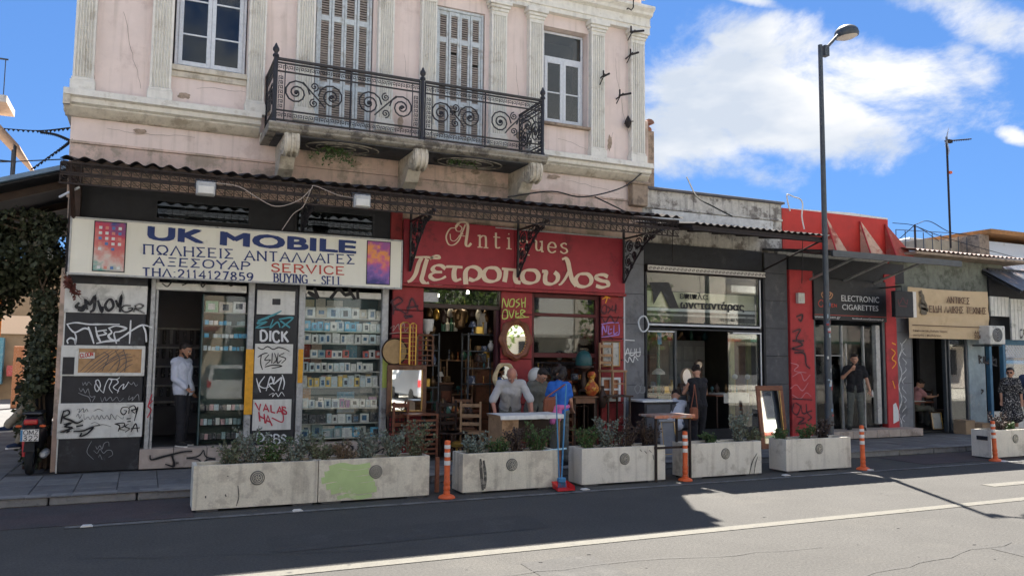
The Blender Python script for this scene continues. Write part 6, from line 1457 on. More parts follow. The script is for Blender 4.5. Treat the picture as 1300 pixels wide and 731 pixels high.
# ================================================================ goods in the phone shop
random.seed(11)
def colmat(c, pre='print', rough=.5):
    nm = pre+'_%02d%02d%02d' % tuple(int(v*99) for v in c)
    return bpy.data.materials.get(nm) or mat(nm, c, rough, .25, 28, 0, c2=tuple(min(1, v*.45+.35) for v in c), c2amt=.45, c2sc=26)
PAL = [((.80,.80,.78),'white'),((.12,.48,.75),'blue'),((.05,.25,.55),'dark blue'),((.60,.70,.76),'pale grey'),((.08,.08,.09),'black'),((.30,.42,.45),'teal grey'),((.85,.60,.15),'yellow'),((.65,.12,.10),'red'),((.30,.12,.35),'purple'),((.62,.40,.42),'pink'),((.30,.50,.35),'green'),((.55,.50,.42),'cream')]
shelf_names = ['top','second','third','fourth','fifth','sixth','seventh','eighth','lowest']
wx0, wx1 = 2.47, 3.82
WS = thing('display_rack', 'white shelves with uprights filling the phone shop display window', 'shelf rack', (3.15,14.1,.45))
sy = [404.5,421,436,454,471,490,516,535,553]
zsh = [ZZ(435, y, 14.15) for y in sy]
for z in zsh: MB().box(wx0-.04, wx1+.04, 13.90, 14.26, z-.02, z).build('shelf', K['white'], WS, bev=.003)
for x in (wx0-.05, wx1+.045): MB().box(x-.01, x+.01, 13.90, 14.3, .45, 3.0).build('upright', K['alu'], WS)
MB().box(2.42, 3.88, 14.31, 14.33, .45, 3.0).build('back_panel', mat('window_back_panel', (.10,.17,.19), .7, .2, 3, 0), WS)
MB().box(2.36, 3.92, 13.84, 13.85, .47, 2.92).build('shop_window_pane', K['glass'], cb, smooth=False)
proto = {}
def boxmesh(w_, h_, d_, c):
    k = (round(w_,2), round(h_,2), c)
    if k not in proto:
        o = MB().box(-w_/2, w_/2, 0, d_, 0, h_).build('tmp', colmat(c), None, bev=.003); me = o.data; bpy.data.objects.remove(o)
        proto[k] = me; me.transform(Matrix.Translation((0, -d_/2 if False else 0, 0)))
        proto[k+('f',)] = None
    return proto[k]
def goods_row(x0, x1, z, y, hmax, lab, grp, prob=1.0, pal=PAL, wr=None, framed=False):
    x = x0; k = 0; wr = wr or random.choice(((.04,.09),(.06,.14),(.05,.18)))
    while x < x1-.06:
        w_ = round(random.uniform(*wr), 2); h_ = round(hmax*random.uniform(.85, 1.08), 2)
        if random.random() < prob:
            c, cn_ = random.choice(pal)
            o = bpy.data.objects.new('phone_box', boxmesh(w_, h_, .05, c)); col.objects.link(o); o.location = (x+w_/2, y, z+.001)
            o.rotation_euler = (random.uniform(-.10,.0), random.uniform(-.03,.03), random.uniform(-.25,.25))
            pos = 'at the left end' if x < x0+(x1-x0)*.2 else 'left of the middle' if x < x0+(x1-x0)*.45 else 'near the middle' if x < x0+(x1-x0)*.6 else 'right of the middle' if x < x0+(x1-x0)*.82 else 'at the right end'
            tag(o, '%s box on the %s, %s' % (cn_, lab, pos), 'box', grp)
            if w_ > .075 and h_ > .1:      # the dark or pale printed panel on the front of the box
                c2 = random.choice(((.02,.03,.05),(.65,.65,.66),(.03,.12,.25)))
                kk = ('p', round(w_,2), round(h_,2), c2)
                if kk not in proto:
                    q = MB().box(-w_*random.uniform(.15,.32), w_*random.uniform(.15,.32), -.002, .0, h_*random.uniform(.12,.35), h_*random.uniform(.65,.88)).build('tmp', colmat(c2, 'panel', .4)); me = q.data; me.transform(Matrix.Translation(q.location)); bpy.data.objects.remove(q); proto[kk] = me
                p = bpy.data.objects.new('printed_panel', proto[kk]); col.objects.link(p); p.parent = o; p.location = (0, -.0255, 0)
        x += w_+random.uniform(.004,.02); k += 1
hts = [.17,.16,.16,.14,.15,.17,.14,.16,.17]
pals = [[PAL[i] for i in s] for s in ((0,11,3,0,11),(1,0,1,3,1,0),(3,0,0,5,0),(0,5,0,7),(0,3,0),(0,3,6,0,3,9),(0,3,0,8),(3,0,0,4),(1,1,0,5))]
wrs = [(.13,.24),(.07,.12),(.08,.14),(.08,.12),(.085,.095),(.07,.11),(.06,.15),(.08,.18),(.12,.2)]
for i, z in enumerate(zsh):
    pr = [1,1,1,.75,.8,1,.95,.95,.9][i]
    goods_row(wx0, wx1, z, 13.93, hts[i], shelf_names[i]+' phone shop window shelf', 'boxed accessories in the phone shop window', pr, pals[i], wrs[i])
    if i in (0, 1, 2, 5, 6, 8): goods_row(wx0+.03, wx1, z, 14.06, hts[i]*1.15, 'back row of the %s window shelf' % shelf_names[i], 'boxed accessories in the phone shop window', .8, pals[i], wrs[i])
for i, (fx, fz, fw, fh, c) in enumerate(((.02,.80,.16,.17,(.75,.70,.50)),(.2,.78,.12,.2,(.75,.72,.68)),(.34,.8,.2,.17,(.70,.72,.72)),(.04,.50,.11,.24,(.55,.10,.08)),(.16,.48,.13,.24,(.70,.55,.48)),(.05,.2,.12,.22,(.65,.35,.15)),(.6,.55,.14,.13,(.12,.35,.5)),(.8,.3,.15,.16,(.7,.7,.7)),(.5,.16,.22,.15,(.1,.35,.6)))):
    MB().box(2.45+1.4*fx, 2.45+1.4*(fx+fw), 14.285, 14.305, .5+2.45*fz, .5+2.45*(fz+fh)).build('poster', colmat(c, 'poster'), WS, smooth=False)
# vitrine in the doorway
vx0, vx1 = .86, 1.56
V = thing('glass_vitrine', 'tall glass vitrine with lit shelves filling the right half of the doorway', 'display case', (1.2,14.1,.43))
MB().box(vx0, vx1, 13.96, 13.966, .44, 2.86).build('glass_front', K['glass'], V, smooth=False)
MB().box(vx0-.02, vx0-.001, 13.94, 14.3, .43, 2.88).box(vx0, vx1, 14.30, 14.32, .43, 2.88).build('frame', mat('vitrine_back', (.06,.10,.10), .6), V)
vz = [ZZ(285, y, 14.1) for y in (397,413,429,445,520,538,556)]
for z in vz: MB().box(vx0, vx1, 13.975, 14.29, z-.012, z).build('shelf', K['glassclear'] if z < vz[0] else K['white'], V)
for i, z in enumerate(vz):
    if i == 0: goods_row(vx0+.02, vx1, z, 13.99, .18, 'top doorway vitrine shelf', 'boxed accessories in the doorway vitrine', 1, [PAL[0],PAL[11],PAL[10]], (.18,.22))
    elif i < 4: goods_row(vx0+.02, vx1, z, 13.99, .07, shelf_names[i]+' doorway vitrine shelf', 'boxed accessories in the doorway vitrine', .9, [PAL[1],PAL[5],PAL[3],PAL[0]], (.04,.07))
    else: goods_row(vx0+.02, vx1, z, 13.99, .10, shelf_names[i]+' doorway vitrine shelf', 'boxed accessories in the doorway vitrine', 1, [PAL[3],PAL[9],PAL[4],PAL[0],PAL[5]], (.04,.07))
# back wall of the shop: rails with hanging accessories
BK = thing('wall_rack', 'grey slat wall with rails at the back of the phone shop', 'rack', (.5,16.0,.43))
MB().box(.02, 2.3, 16.2, 16.25, .43, 3.1).build('board', mat('slat_wall', (.20,.20,.22), .7, .1, 3, 0), BK)
for z in (2.35,2.0,1.65,1.3,1.0): MB().box(.05, 1.6, 16.14, 16.19, z, z+.03).build('rail', K['alu'], BK)
for r, z in enumerate((2.35,2.0,1.65,1.3,1.0)):
    for i in range(13):
        x = .10+i*.115; h_ = .26 if r == 0 else .17
        c = random.choice(((.03,.03,.035),(.05,.05,.06),(.12,.13,.15),(.35,.36,.38),(.03,.03,.03)))
        k = ('h', h_, c)
        if k not in proto:
            q = MB().box(-.03, .03, 0, .02, -h_, 0).build('tmp', colmat(c), bev=.008); me = q.data; me.transform(Matrix.Translation(q.location-Vector((0,.01,0)))); bpy.data.objects.remove(q); proto[k] = me
        o = bpy.data.objects.new('hanging_accessory', proto[k]); col.objects.link(o); o.location = (x+random.uniform(-.01,.01), 16.1, z-.01)
        tag(o, '%s accessory on the %s rail of the slat wall, %s' % ('pale' if c[0] > .3 else 'grey' if c[0] > .1 else 'black', ('top','second','third','fourth','lowest')[r], ('left end','left of middle','middle','right of middle','right end')[min(4, i*5//13)]), 'accessory', 'accessories hanging behind the man in the doorway')
MB().box(.1, .75, 15.9, 16.15, .43, .95).build('low_cabinet', K['inwall'], BK, bev=.01)
# ================================================================ antiques on and in front of the shop
random.seed(31)
def at(px, py, Y): return P(px, py, Y)
def frame_obj(name, label, cat, x0, x1, z0, z1, Y, t=.05, fm=None, inner=None, d=.04, inner_name='mirror_glass', lean=0.0, group=None):
    o = thing(name, label, cat, ((x0+x1)/2, Y, z0), group)
    f = MB().box(x0, x1, Y, Y+d, z1-t, z1).box(x0, x1, Y, Y+d, z0, z0+t).box(x0, x0+t, Y+.001, Y+d, z0+t, z1-t).box(x1-t, x1, Y+.001, Y+d, z0+t, z1-t)
    f.build('frame', fm or K['wood'], o, bev=.008)
    b = MB().tube([(x0+t,Y-.004,z0+t),(x1-t,Y-.004,z0+t),(x1-t,Y-.004,z1-t),(x0+t,Y-.004,z1-t),(x0+t,Y-.004,z0+t)], .005, 4, cap=False); b.build('inner_bead', K['gold'], o)
    MB().box(x0+t, x1-t, Y+.02, Y+.03, z0+t, z1-t).build(inner_name, inner or K['mirror'], o, smooth=False)
    o.rotation_euler = (lean, 0, 0)
    return o
# round tray, brass rack, turned wooden rack
q = at(501,446,13.60)
t = thing('round_tray', 'round tan tray with dark rim hung on the red pillar', 'tray', (q.x,13.6,q.z-.25))
M_ = Matrix.Rotation(PI/2,3,'X')
MB().lathe([(.225,0),(.24,.02),(.235,.035),(.215,.01)], (q.x,13.62,q.z), 28, M_, capt=False).build('rim', K['woodd'], t)
MB().lathe([(.213,.012),(.213,.022)], (q.x,13.62,q.z), 28, M_).build('face', mat('straw_face', (.40,.27,.13), .8, .2, 14, .3, 60), t)
def grid_rack(name, label, px0, py0, px1, py1, Y, mt, nh, nv, r, lean=0):
    a = at(px0, py0, Y); b = at(px1, py1, Y); o = thing(name, label, 'rack', ((a.x+b.x)/2, Y, b.z)); k = (b.x-a.x)
    f = MB(); f.tube([(a.x,Y,b.z),(a.x,Y,a.z-.03),(a.x+.04,Y,a.z),(b.x-.04,Y,a.z),(b.x,Y,a.z-.03),(b.x,Y,b.z),(a.x,Y,b.z)], r*1.5, 6); f.build('frame', mt, o)
    for i in range(nh): z = b.z+(a.z-b.z)*(i+1)/(nh+1); MB().tube([(a.x,Y,z),(b.x,Y,z)], r, 5).build('bar', mt, o)
    g = MB()
    for i in range(nv): x = a.x+k*(i+1)/(nv+1); g.tube([(x,Y+.01,b.z),(x,Y+.01,a.z)], r*.8, 5)
    if nv: g.build('uprights', mt, o)
    return o
grid_rack('brass_rack', 'yellow brass wire rack hanging beside the round tray', 509, 409, 519, 462, 13.50, K['gold'], 7, 0, .008)
grid_rack('brass_rack', 'second yellow brass wire rack just right of the first', 521, 410, 527.5, 463, 13.53, K['gold'], 8, 1, .008)
t = grid_rack('spindle_rack', 'brown turned wooden spindle rack hanging left of the doorway', 530, 425, 549, 464, 13.66, K['wood'], 5, 2, .014)
# large wall mirror
a = at(492,463,13.55); b = at(541,527,13.55)
frame_obj('wall_mirror', 'brown framed mirror on the left red pillar reflecting a bent man', 'mirror', a.x, b.x, b.z, a.z, 13.55, .085, K['wood'])
grid_rack('wooden_trellis', 'dark brown wooden trellis under the wall mirror', 493, 523, 514, 560, 13.5, K['woodd'], 5, 4, .012)
a = at(517,528,13.2); b = at(556,582,13.2)
t = thing('slatted_rack', 'reddish slatted wooden rack standing on the pavement left of the antiques door', 'rack', ((a.x+b.x)/2,13.2,.12))
for x in (a.x, b.x-.04): MB().box(x, x+.04, 13.2, 13.24, .12, a.z).build('post', K['woodr'], t, bev=.004)
for i in range(8): z = .22+i*(a.z-.32)/7; MB().box(a.x+.04, b.x-.04, 13.21, 13.235, z, z+.035).build('slat', K['woodr'], t, bev=.003)
MB().box(a.x, b.x, 13.2, 13.5, a.z, a.z+.03).build('top', K['woodr'], t, bev=.004)
# shelf racks in the doorway
def shelf_unit(name, label, x0, x1, zs, Y, d, mt, base=.16, upr=True):
    o = thing(name, label, 'shelf', ((x0+x1)/2, Y, base))
    for z in zs: MB().box(x0, x1, Y, Y+d, z-.02, z).build('shelf', mt, o, bev=.003)
    if upr:
        for x in (x0, x1-.025):
            for y in (Y, Y+d-.025): MB().box(x, x+.025, y, y+.025, base, zs[0]+.02).build('post', mt, o)
    return o
L0, L1 = at(536,450,14.1).x, at(555,450,14.1).x
zl = [ZZ(545, y, 14.1) for y in (424,444,463,491,510,535)]
shelf_unit('metal_shelf', 'grey metal shelf rack full of lamps and boxes on the left of the antiques doorway', L0, L1+.05, zl, 14.1, .35, K['steel'])
R0, R1 = at(594,450,14.1).x, at(632,450,14.1).x
zr = [ZZ(612, y, 14.1) for y in (424,445,467,487)]
shelf_unit('metal_shelf', 'grey metal shelf rack with vases on the right of the antiques doorway', R0, R1, zr, 14.1, .35, K['steel'])
M0, M1 = at(567,457,15.2).x, at(601,457,15.2).x
shelf_unit('wooden_shelf', 'small wooden shelf with figurines deep in the antiques doorway', M0, M1, [ZZ(585,457,15.2), ZZ(585,500,15.2)], 15.2, .4, K['woodl'])
def vase(x, y, z, h, r, mt, label, name='vase', prof=None, cat='vase', extra=None, group=None):
    prof = prof or [(.45,0),(.5,.03),(.8,.2),(1,.42),(.85,.62),(.4,.78),(.32,.88),(.5,1),(.44,1)]
    o = MB().lathe([(r*a_, h*b_) for a_, b_ in prof], (x,y,z), 16).build(name, mt); tag(o, label, cat, group); return o
CANDLE = [(.9,0),(.9,.04),(.25,.08),(.35,.2),(.2,.3),(.3,.45),(.18,.6),(.3,.78),(.22,.85),(.5,.92),(.45,1)]
LAMP = [(.5,0),(.5,.05),(.15,.1),(.3,.3),(.12,.5),(.12,.55),(.95,.56),(.7,.8),(.45,1)]
K['china'] = mat('white_china', (.60,.60,.57), .3, .1, 12, 0); K['teal'] = mat('teal_enamel', (.02,.085,.09), .35, .2, 8, 0); K['bluech'] = mat('blue_china', (.06,.08,.13), .3, .2, 20, 0, c2=(.5,.5,.5), c2amt=.5, c2sc=18)
K['redch'] = mat('red_gold_china', (.42,.08,.03), .35, .3, 18, 0, c2=(.65,.42,.08), c2amt=.62, c2sc=14); K['bronze'] = mat('bronze', (.16,.10,.05), .4, .3, 12, 0, metal=.7); K['glassy'] = mat('green_glass', (.05,.14,.10), .15, .1, 8, 0)
mats_ = [('china','white'),('bronze','bronze'),('gold','brass'),('bluech','blue and white'),('glassy','green glass'),('woodd','dark wooden'),('redch','red and gold'),('teal','teal'),('bronze','bronze'),('woodd','dark wooden'),('bronze','dark bronze')]
def fill(x0, x1, z, y, n, where, hmax, grp):
    for i in range(n):
        m_, w_ = mats_[random.randrange(len(mats_))]; x = x0+(x1-x0)*(i+.5)/n+random.uniform(-.02,.02); h = hmax*random.uniform(.5,1)
        k = random.random(); yy_ = y+random.uniform(-.05,.08)
        if k < .4: vase(x, yy_, z+.001, h, h*random.uniform(.22,.38), K[m_], '%s vase %s' % (w_, where), group=grp)
        elif k < .65: vase(x, yy_, z+.001, h*1.1, h*.22, K[m_], '%s candlestick %s' % (w_, where), 'candlestick', CANDLE, 'candlestick', group=grp)
        elif k < .8: vase(x, yy_, z+.001, h*1.1, h*.4, K[m_], '%s table lamp %s' % (w_, where), 'table_lamp', LAMP, 'lamp', group=grp)
        else:
            o = MB().box(x-h*.35, x+h*.35, yy_-.06, yy_+.06, z+.001, z+h*.7).build('antique_box', K[m_], None, bev=.012)
            tag(o, '%s box %s' % (w_, where), 'box', grp)
GA = 'small antiques on the shelves'
nmz = ['top','second','third','fourth','fifth','lowest']
for i, z in enumerate(zl[:5]): fill(L0+.03, L1+.03, z, 14.2, 2, 'on the %s board of the left doorway shelf' % nmz[i], .24, GA)
for i, z in enumerate(zr): fill(R0+.04, R1-.04, z, 14.2, 4 if i < 3 else 4, 'on the %s board of the right doorway shelf' % nmz[i], .22, GA)
fill(M0, M1, ZZ(585,457,15.2), 15.3, 5, 'on the wooden shelf deep in the antiques doorway', .22, GA)
fill(M0, M1, ZZ(585,500,15.2), 15.3, 5, 'on the lower board of the wooden shelf deep inside', .2, GA)
x = at(543,412,14.15); vase(x.x, 14.15, x.z-.12, .22, .12, K['china'], 'white bucket on top of the left doorway shelf', 'bucket', [(.8,0),(1,1),(.9,1)], 'bucket')
# hanging lanterns and bottles at the top of the doorway, and two burning bulbs
for i, px in enumerate((563,568,573,578)):
    x = at(px,412,15.0); vase(x.x, 15.0, x.z-.13, .26, .045, K['china'] if i % 2 else K['glassy'], ('pale slim bottle','green slim bottle')[(i+1) % 2]+(' left' if i < 2 else ' right')+' of the row high inside the antiques door', 'bottle', [(1,0),(1,.55),(.35,.7),(.35,1)], 'bottle')
x = at(584,405,14.6); vase(x.x, 14.6, x.z-.2, .45, .16, K['bronze'], 'large bronze lantern hanging inside the antiques door', 'lantern', [(.1,0),(.7,.1),(.6,.2),(1,.75),(.7,.85),(.12,.9),(.1,1.2)], 'lantern')
em = bpy.data.materials.new('lit_bulb'); em.use_nodes = True; pbx = em.node_tree.nodes['Principled BSDF']; pbx.inputs['Emission Color'].default_value = (1,.85,.6,1); pbx.inputs['Emission Strength'].default_value = 40
for px, py, lab in ((556,375,'small lit bulb hanging inside the antiques shop, left one'),(594,371,'small lit bulb hanging inside the antiques shop, right one')):
    x = at(px, py, 14.9); o = MB().ell((x.x,14.9,x.z), (.028,.028,.035), 10).build('light_bulb', em); tag(o, lab, 'light bulb', 'lit bulbs in the antiques shop')
    MB().tube([(x.x,14.9,x.z+.03),(x.x,14.9,3.3)], .004, 4).build('flex', K['rubber'], o)
x = at(617,408,14.3); t = MB().box(x.x-.07, x.x+.09, 14.45, 14.6, 2.35, 2.75).build('marble_block', K['china'], None, bev=.01); tag(t, 'pale marble block on top of the right doorway shelf', 'block')
# rococo pale gold mirror behind the old man, wooden chair, side table with books
def oval_mirror(px, py, rx, rz, Y, fw, fm, label, scal=8, name='oval_mirror'):
    c = at(px, py, Y); o = thing(name, label, 'mirror', (c.x,Y,c.z-rz-fw)); n = 48; vs = []; fs = []
    prof = [(0,-.0),(.25,-.035),(.6,-.05),(1,-.01),(1,.03)]
    for j, (t_, yy_) in enumerate(prof):
        for i in range(n):
            a_ = 2*PI*i/n; k = fw*t_*(1+.16*math.cos(scal*a_)*(t_ > .5)+.10*math.cos(2*a_)); vs.append((c.x+(rx+k)*math.cos(a_), Y+yy_, c.z+(rz+k)*math.sin(a_)))
    for j in range(len(prof)-1):
        for i in range(n): fs.append((j*n+i, j*n+(i+1) % n, (j+1)*n+(i+1) % n, (j+1)*n+i))
    MB().add(vs, fs).build('frame', fm, o)
    bd_ = MB()
    for i in range(32): a_ = 2*PI*i/32; bd_.ell((c.x+(rx+.012)*math.cos(a_), Y-.012, c.z+(rz+.012)*math.sin(a_)), (.012,.012,.012), 6)
    bd_.build('beading', K['gold'], o, kind='stuff')
    vs = [(c.x,Y-.004,c.z)]+[(c.x+(rx+.004)*math.cos(2*PI*i/n), Y-.004, c.z+(rz+.004)*math.sin(2*PI*i/n)) for i in range(n)]
    MB().add(vs, [(0, (i+1) % n+1, i+1) for i in range(n)]).build('mirror_glass', K['mirror'], o, smooth=False)
    return o
oval_mirror(655, 431, .19, .27, 13.70, .13, K['woodr'], 'oval mirror in a scalloped brown frame on the middle red pillar', 8)
oval_mirror(641, 480, .15, .22, 13.30, .07, mat('pale_gilt', (.62,.50,.30), .45, .2, 14, 0), 'pale gilt rococo mirror standing behind the old man', 6, 'rococo_mirror')
def chair(x, y, rz, label, mt, z=.12, arms=False, seatm=None):
    o = thing('wooden_chair', label, 'chair', (x, y, z)); w_ = .42; M_ = Matrix.Rotation(rz,3,'Z'); c = Vector((x,y,z))
    def bx_(x0,x1,y0,y1,z0,z1): return [c+M_ @ Vector(p) for p in ((x0,y0,z0),(x1,y0,z0),(x1,y1,z0),(x0,y1,z0),(x0,y0,z1),(x1,y0,z1),(x1,y1,z1),(x0,y1,z1))]
    F_ = [(0,3,2,1),(4,5,6,7),(0,1,5,4),(1,2,6,5),(2,3,7,6),(3,0,4,7)]
    MB().add(bx_(-.21,.21,-.2,.2,.43,.47), F_).build('seat', seatm or mt, o, bev=.008)
    for xx in (-.19,.155):
        MB().add(bx_(xx,xx+.035,-.19,-.155,0,.43), F_).build('leg', mt, o, bev=.004)
        MB().add(bx_(xx,xx+.035,.16,.195,0,1.0), F_).build('back_post', mt, o, bev=.004)
    for zz in (.9,.72,.58): MB().add(bx_(-.155,.155,.165,.185,zz,zz+.06), F_).build('back_rail', mt, o, bev=.004)
    MB().add(bx_(-.155,.155,-.18,-.165,.2,.225), F_).build('stretcher', mt, o)
    return o
chair(5.0, 13.3, .3, 'dark wooden chair with vase behind the left planter in front of the antiques door', K['woodd'])
chair(6.5, 13.2, -2.6, 'brown wooden chair under the oval mirror behind the woman', K['wood'])
chair(4.15, 13.25, .5, 'reddish wooden chair below the wall mirror', K['woodr'])
a = at(580,500,14.4)
legs_table('side_table', 'small reddish side table heaped with antiques inside the doorway', 'table', 4.95, 5.9, 14.2, 14.9, .88, K['woodr'], K['woodd'], zb=.16)
fill(5.0, 5.85, .88, 14.4, 7, 'on the side table in the antiques doorway', .22, GA)
legs_table('side_table', 'dark table just inside the antiques door on the left', 'table', 4.62, 4.92, 14.5, 15.1, .75, K['woodd'], K['woodd'], zb=.16)
t = legs_table('cabinet', 'dark cabinet with grille at the back of the doorway', 'cabinet', 5.2, 6.2, 15.8, 16.3, 1.2, K['woodd'], K['woodd'], zb=.16); MB().box(5.22, 6.18, 15.82, 16.28, .3, 1.16).build('body', K['wood'], t)
x = at(580,570,13.0); o = MB().lathe([(.10,0),(.10,.012),(.02,.02),(.02,.22),(.10,.25),(.11,.30),(.06,.34)], (x.x,13.0,.12), 14).build('brass_stand', K['gold']); tag(o, 'low brass stand on the pavement in front of the antiques door', 'stand')
# --- right hand bay: shelf bars, hanging wrought iron, dome, carved table, vase
b0, b1 = 6.85, 8.16
shelf_unit('wall_shelf', 'dark wooden shelves behind the right antiques window', b0, b1, [ZZ(700,482,14.0), ZZ(700,505,14.0), .95], 14.05, .4, K['woodd'])
fill(b0+.05, b1-.1, ZZ(700,482,14.0), 14.15, 8, 'on the upper shelf behind the right antiques window', .2, GA)
fill(b0+.05, b1-.1, ZZ(700,505,14.0), 14.15, 8, 'on the lower shelf behind the right antiques window', .2, GA)
for i in range(7):
    px = 682+i*9; c = at(px, 468+i*.4, 13.75); mb = MB()
    for sg in (1,-1):
        mb.tube([(c.x+sg*(.04+.035*math.cos(k*.5)*(1-k/16)), 13.75, c.z+.05-.012*k+.035*math.sin(k*.5)) for k in range(14)], .006, 5)
    mb.tube([(c.x,13.75,c.z+.14),(c.x,13.75,c.z-.12)], .006, 5); mb.tube([(c.x-.07,13.75,c.z+.1),(c.x,13.75,c.z+.14),(c.x+.07,13.75,c.z+.1)], .006, 5)
    tag(mb.build('scroll_hanger', K['rustdark']), 'wrought iron scroll hanger in the right antiques window, %s' % ('leftmost','second from left','third from left','middle one','third from right','second from right','rightmost')[i], 'hanger', 'scroll hangers in the right antiques window')
MB_ = MB().tube([(6.85,13.75,ZZ(700,460,13.75)),(8.15,13.75,ZZ(700,460,13.75))], .01, 6).build('hanging_bar', K['iron']); tag(MB_, 'thin bar carrying the scroll hangers in the antiques window', 'bar')
x = at(741,466,13.4)
t = thing('glass_dome', 'teal glass dome on a dark base above the carved table', 'dome', (x.x,13.4,x.z))
MB().lathe([(.15,.03),(.16,.05),(.155,.18),(.13,.25),(.08,.30),(.01,.325)], (x.x,13.4,x.z), 20).build('dome', K['teal'], t); MB().lathe([(.19,0),(.19,.03)], (x.x,13.4,x.z), 20).build('base', K['woodd'], t)
vase(x.x, 13.4, x.z-.45, .45, .13, K['woodd'], 'dark turned stand carrying the teal dome', 'turned_stand', [(.9,0),(.3,.1),(.5,.3),(.25,.6),(.4,.8),(1,.95),(1,1)], 'stand')
a = at(726,503,13.2); b = at(758,545,13.2)
t = legs_table('carved_table', 'dark carved side table right of the woman in blue', 'table', a.x, b.x, 13.15, 13.65, a.z, K['wood'], K['woodd'], zb=.12, lower=.5)
MB().box(a.x+.05, b.x-.05, 13.2, 13.6, .40, .43).build('lower_shelf', K['wood'], t, bev=.004); MB().box(a.x+.06, b.x-.06, 13.165, 13.18, a.z-.13, a.z-.03).build('apron', K['wood'], t)
x = at(751,503,13.35); vase(x.x, 13.35, a.z+.001, .46, .15, K['redch'], 'large red and gold vase on the carved table', prof=[(.5,0),(.55,.04),(.95,.2),(1,.32),(.7,.48),(.35,.6),(.3,.68),(.55,.8),(.6,.88),(.35,1),(.2,1)])
vase(a.x+.12, 13.35, a.z+.001, .2, .06, K['bronze'], 'small bronze vase at the left of the carved table')
x = at(765,507,13.3); vase(x.x, 13.3, .95, .42, .09, K['woodd'], 'tall dark vase beside the small white window frame')
# framed map print, white sash frame, chair hung on the pillar
a = at(764,432,13.66); b = at(788,466,13.66)
pm2 = mat('map_print', (.50,.50,.47), .7, .1, 5, 0, c2=(.20,.22,.22), c2amt=.5, c2sc=9)
frame_obj('framed_print', 'framed black and white map print on the right red pillar', 'picture', a.x, b.x, b.z, a.z, 13.66, .03, K['woodr'], pm2, inner_name='print')
a = at(764,479,13.62); b = at(788,509,13.62)
t = thing('small_sash_window', 'small white four pane window frame leaning on the right red pillar', 'window frame', ((a.x+b.x)/2,13.62,b.z))
xm = (a.x+b.x)/2; zm_ = (a.z+b.z)/2
for q_ in ((a.x,b.x,a.z-.045,a.z),(a.x,b.x,b.z,b.z+.045),(a.x,a.x+.045,b.z+.045,a.z-.045),(b.x-.045,b.x,b.z+.045,a.z-.045),(xm-.02,xm+.02,b.z+.045,a.z-.045)): MB().box(q_[0],q_[1],13.62,13.66,q_[2],q_[3]).build('frame', K['winwhite'], t)
MB().box(a.x+.046, xm-.021, 13.625, 13.655, zm_-.018, zm_+.018).box(xm+.021, b.x-.046, 13.625, 13.655, zm_-.018, zm_+.018).build('glazing_bar', K['winwhite'], t)
MB().box(a.x+.02, b.x-.02, 13.662, 13.67, b.z+.02, a.z-.02).build('pane', mat('orange_pane', (.35,.13,.06), .3, .4, 7, 0), t)
chair(at(776,500,13.4).x, 13.35, .25, 'light wooden chair raised in front of the framed print', K['woodl'], z=1.20)
MB_ = legs_table('plinth', 'dark plinth table under the light wooden chair', 'table', 8.0, 8.6, 13.1, 13.65, 1.19, K['woodd'], K['woodd'], zb=.12)
# black bureau with pale top before the grey pillar
t = thing('black_bureau', 'black bureau with drawers and pale top between the antiques and furniture shops', 'bureau', (9.3,13.2,.12))
MB().box(8.78, 10.0, 13.0, 13.5, .22, 1.06).build('body', K['black'], t, bev=.01); MB().box(8.72, 9.42, 12.97, 13.53, 1.061, 1.10).build('top', K['winwhite'], t, bev=.006)
for i in range(3):
    for j in range(2): MB().box(8.82+.59*j, 9.37+.59*j, 12.98, 12.999, .30+.25*i, .51+.25*i).build('drawer', K['greydk'], t, bev=.006)
for xx in (8.8, 9.93): MB().box(xx, xx+.05, 13.02, 13.07, .12, .219).build('leg', K['black'], t)
frame_obj('leaning_picture', 'small grey picture frame leaning behind the trestle', 'picture frame', 8.62, 9.0, .12, .8, 12.2, .05, K['sgrey'], K['grey'], inner_name='picture', lean=-.15)
# ---- furniture shop display
y0 = 15.5
t = thing('pale_dresser', 'pale dresser with rows of drawers inside the furniture shop', 'dresser', (12,16,.15))
DX = at(850,450,16).x; DW = (at(895,450,16).x-DX)/3
MB().box(DX, DX+3*DW, 16, 16.5, .2, 2.35).build('body', mat('pale_dresser_paint', (.30,.32,.33), .6, .15, 6, 0), t, bev=.01)
for i in range(5):
    for j in range(3): MB().box(DX+.04+DW*j, DX-.03+DW*(j+1), 15.98, 15.999, .4+.37*i, .72+.37*i).build('drawer', mat('pale_drawer', (.36,.38,.39), .6, .15, 6, 0) if i+j == 0 else bpy.data.materials['pale_drawer'], t, bev=.01)
q = at(886,463,14.6); t = thing('table_clock', 'dark round clock with cream face inside the furniture shop', 'clock', (q.x,14.6,q.z-.3))
MB().lathe([(.11,0),(.12,.03),(.09,.05)], (q.x,14.6,q.z), 20, M_).box(q.x-.09, q.x+.09, 14.55, 14.68, q.z-.75, q.z-.08).build('case', K['woodd'], t); MB().lathe([(.075,.051),(.075,.056)], (q.x,14.6,q.z), 20, M_).build('dial', K['cream'], t)
q = at(872,478,14.5); oval_mirror(872, 478, .13, .17, 14.5, .02, K['cream'], 'pale oval board standing left of the clock', 0, 'oval_board')
q = at(836,470,14.2)
t = thing('floor_lamp', 'green columned floor lamp with blue label in the furniture shop window', 'lamp', (q.x,14.2,.42)); MB().lathe([(.15,0),(.13,.04),(.04,.08),(.035,2.0),(.02,2.02)], (q.x,14.2,.42), 12).build('stem', K['glassy'], t); MB().box(q.x-.05, q.x+.05, 14.15, 14.16, 2.2, 2.45).build('label', K['blue'], t); MB().lathe([(.14,1.15),(.13,1.2),(.03,1.28)], (q.x,14.2,.42), 12).build('bowl', K['china'], t)
q = at(941,470,14.3)
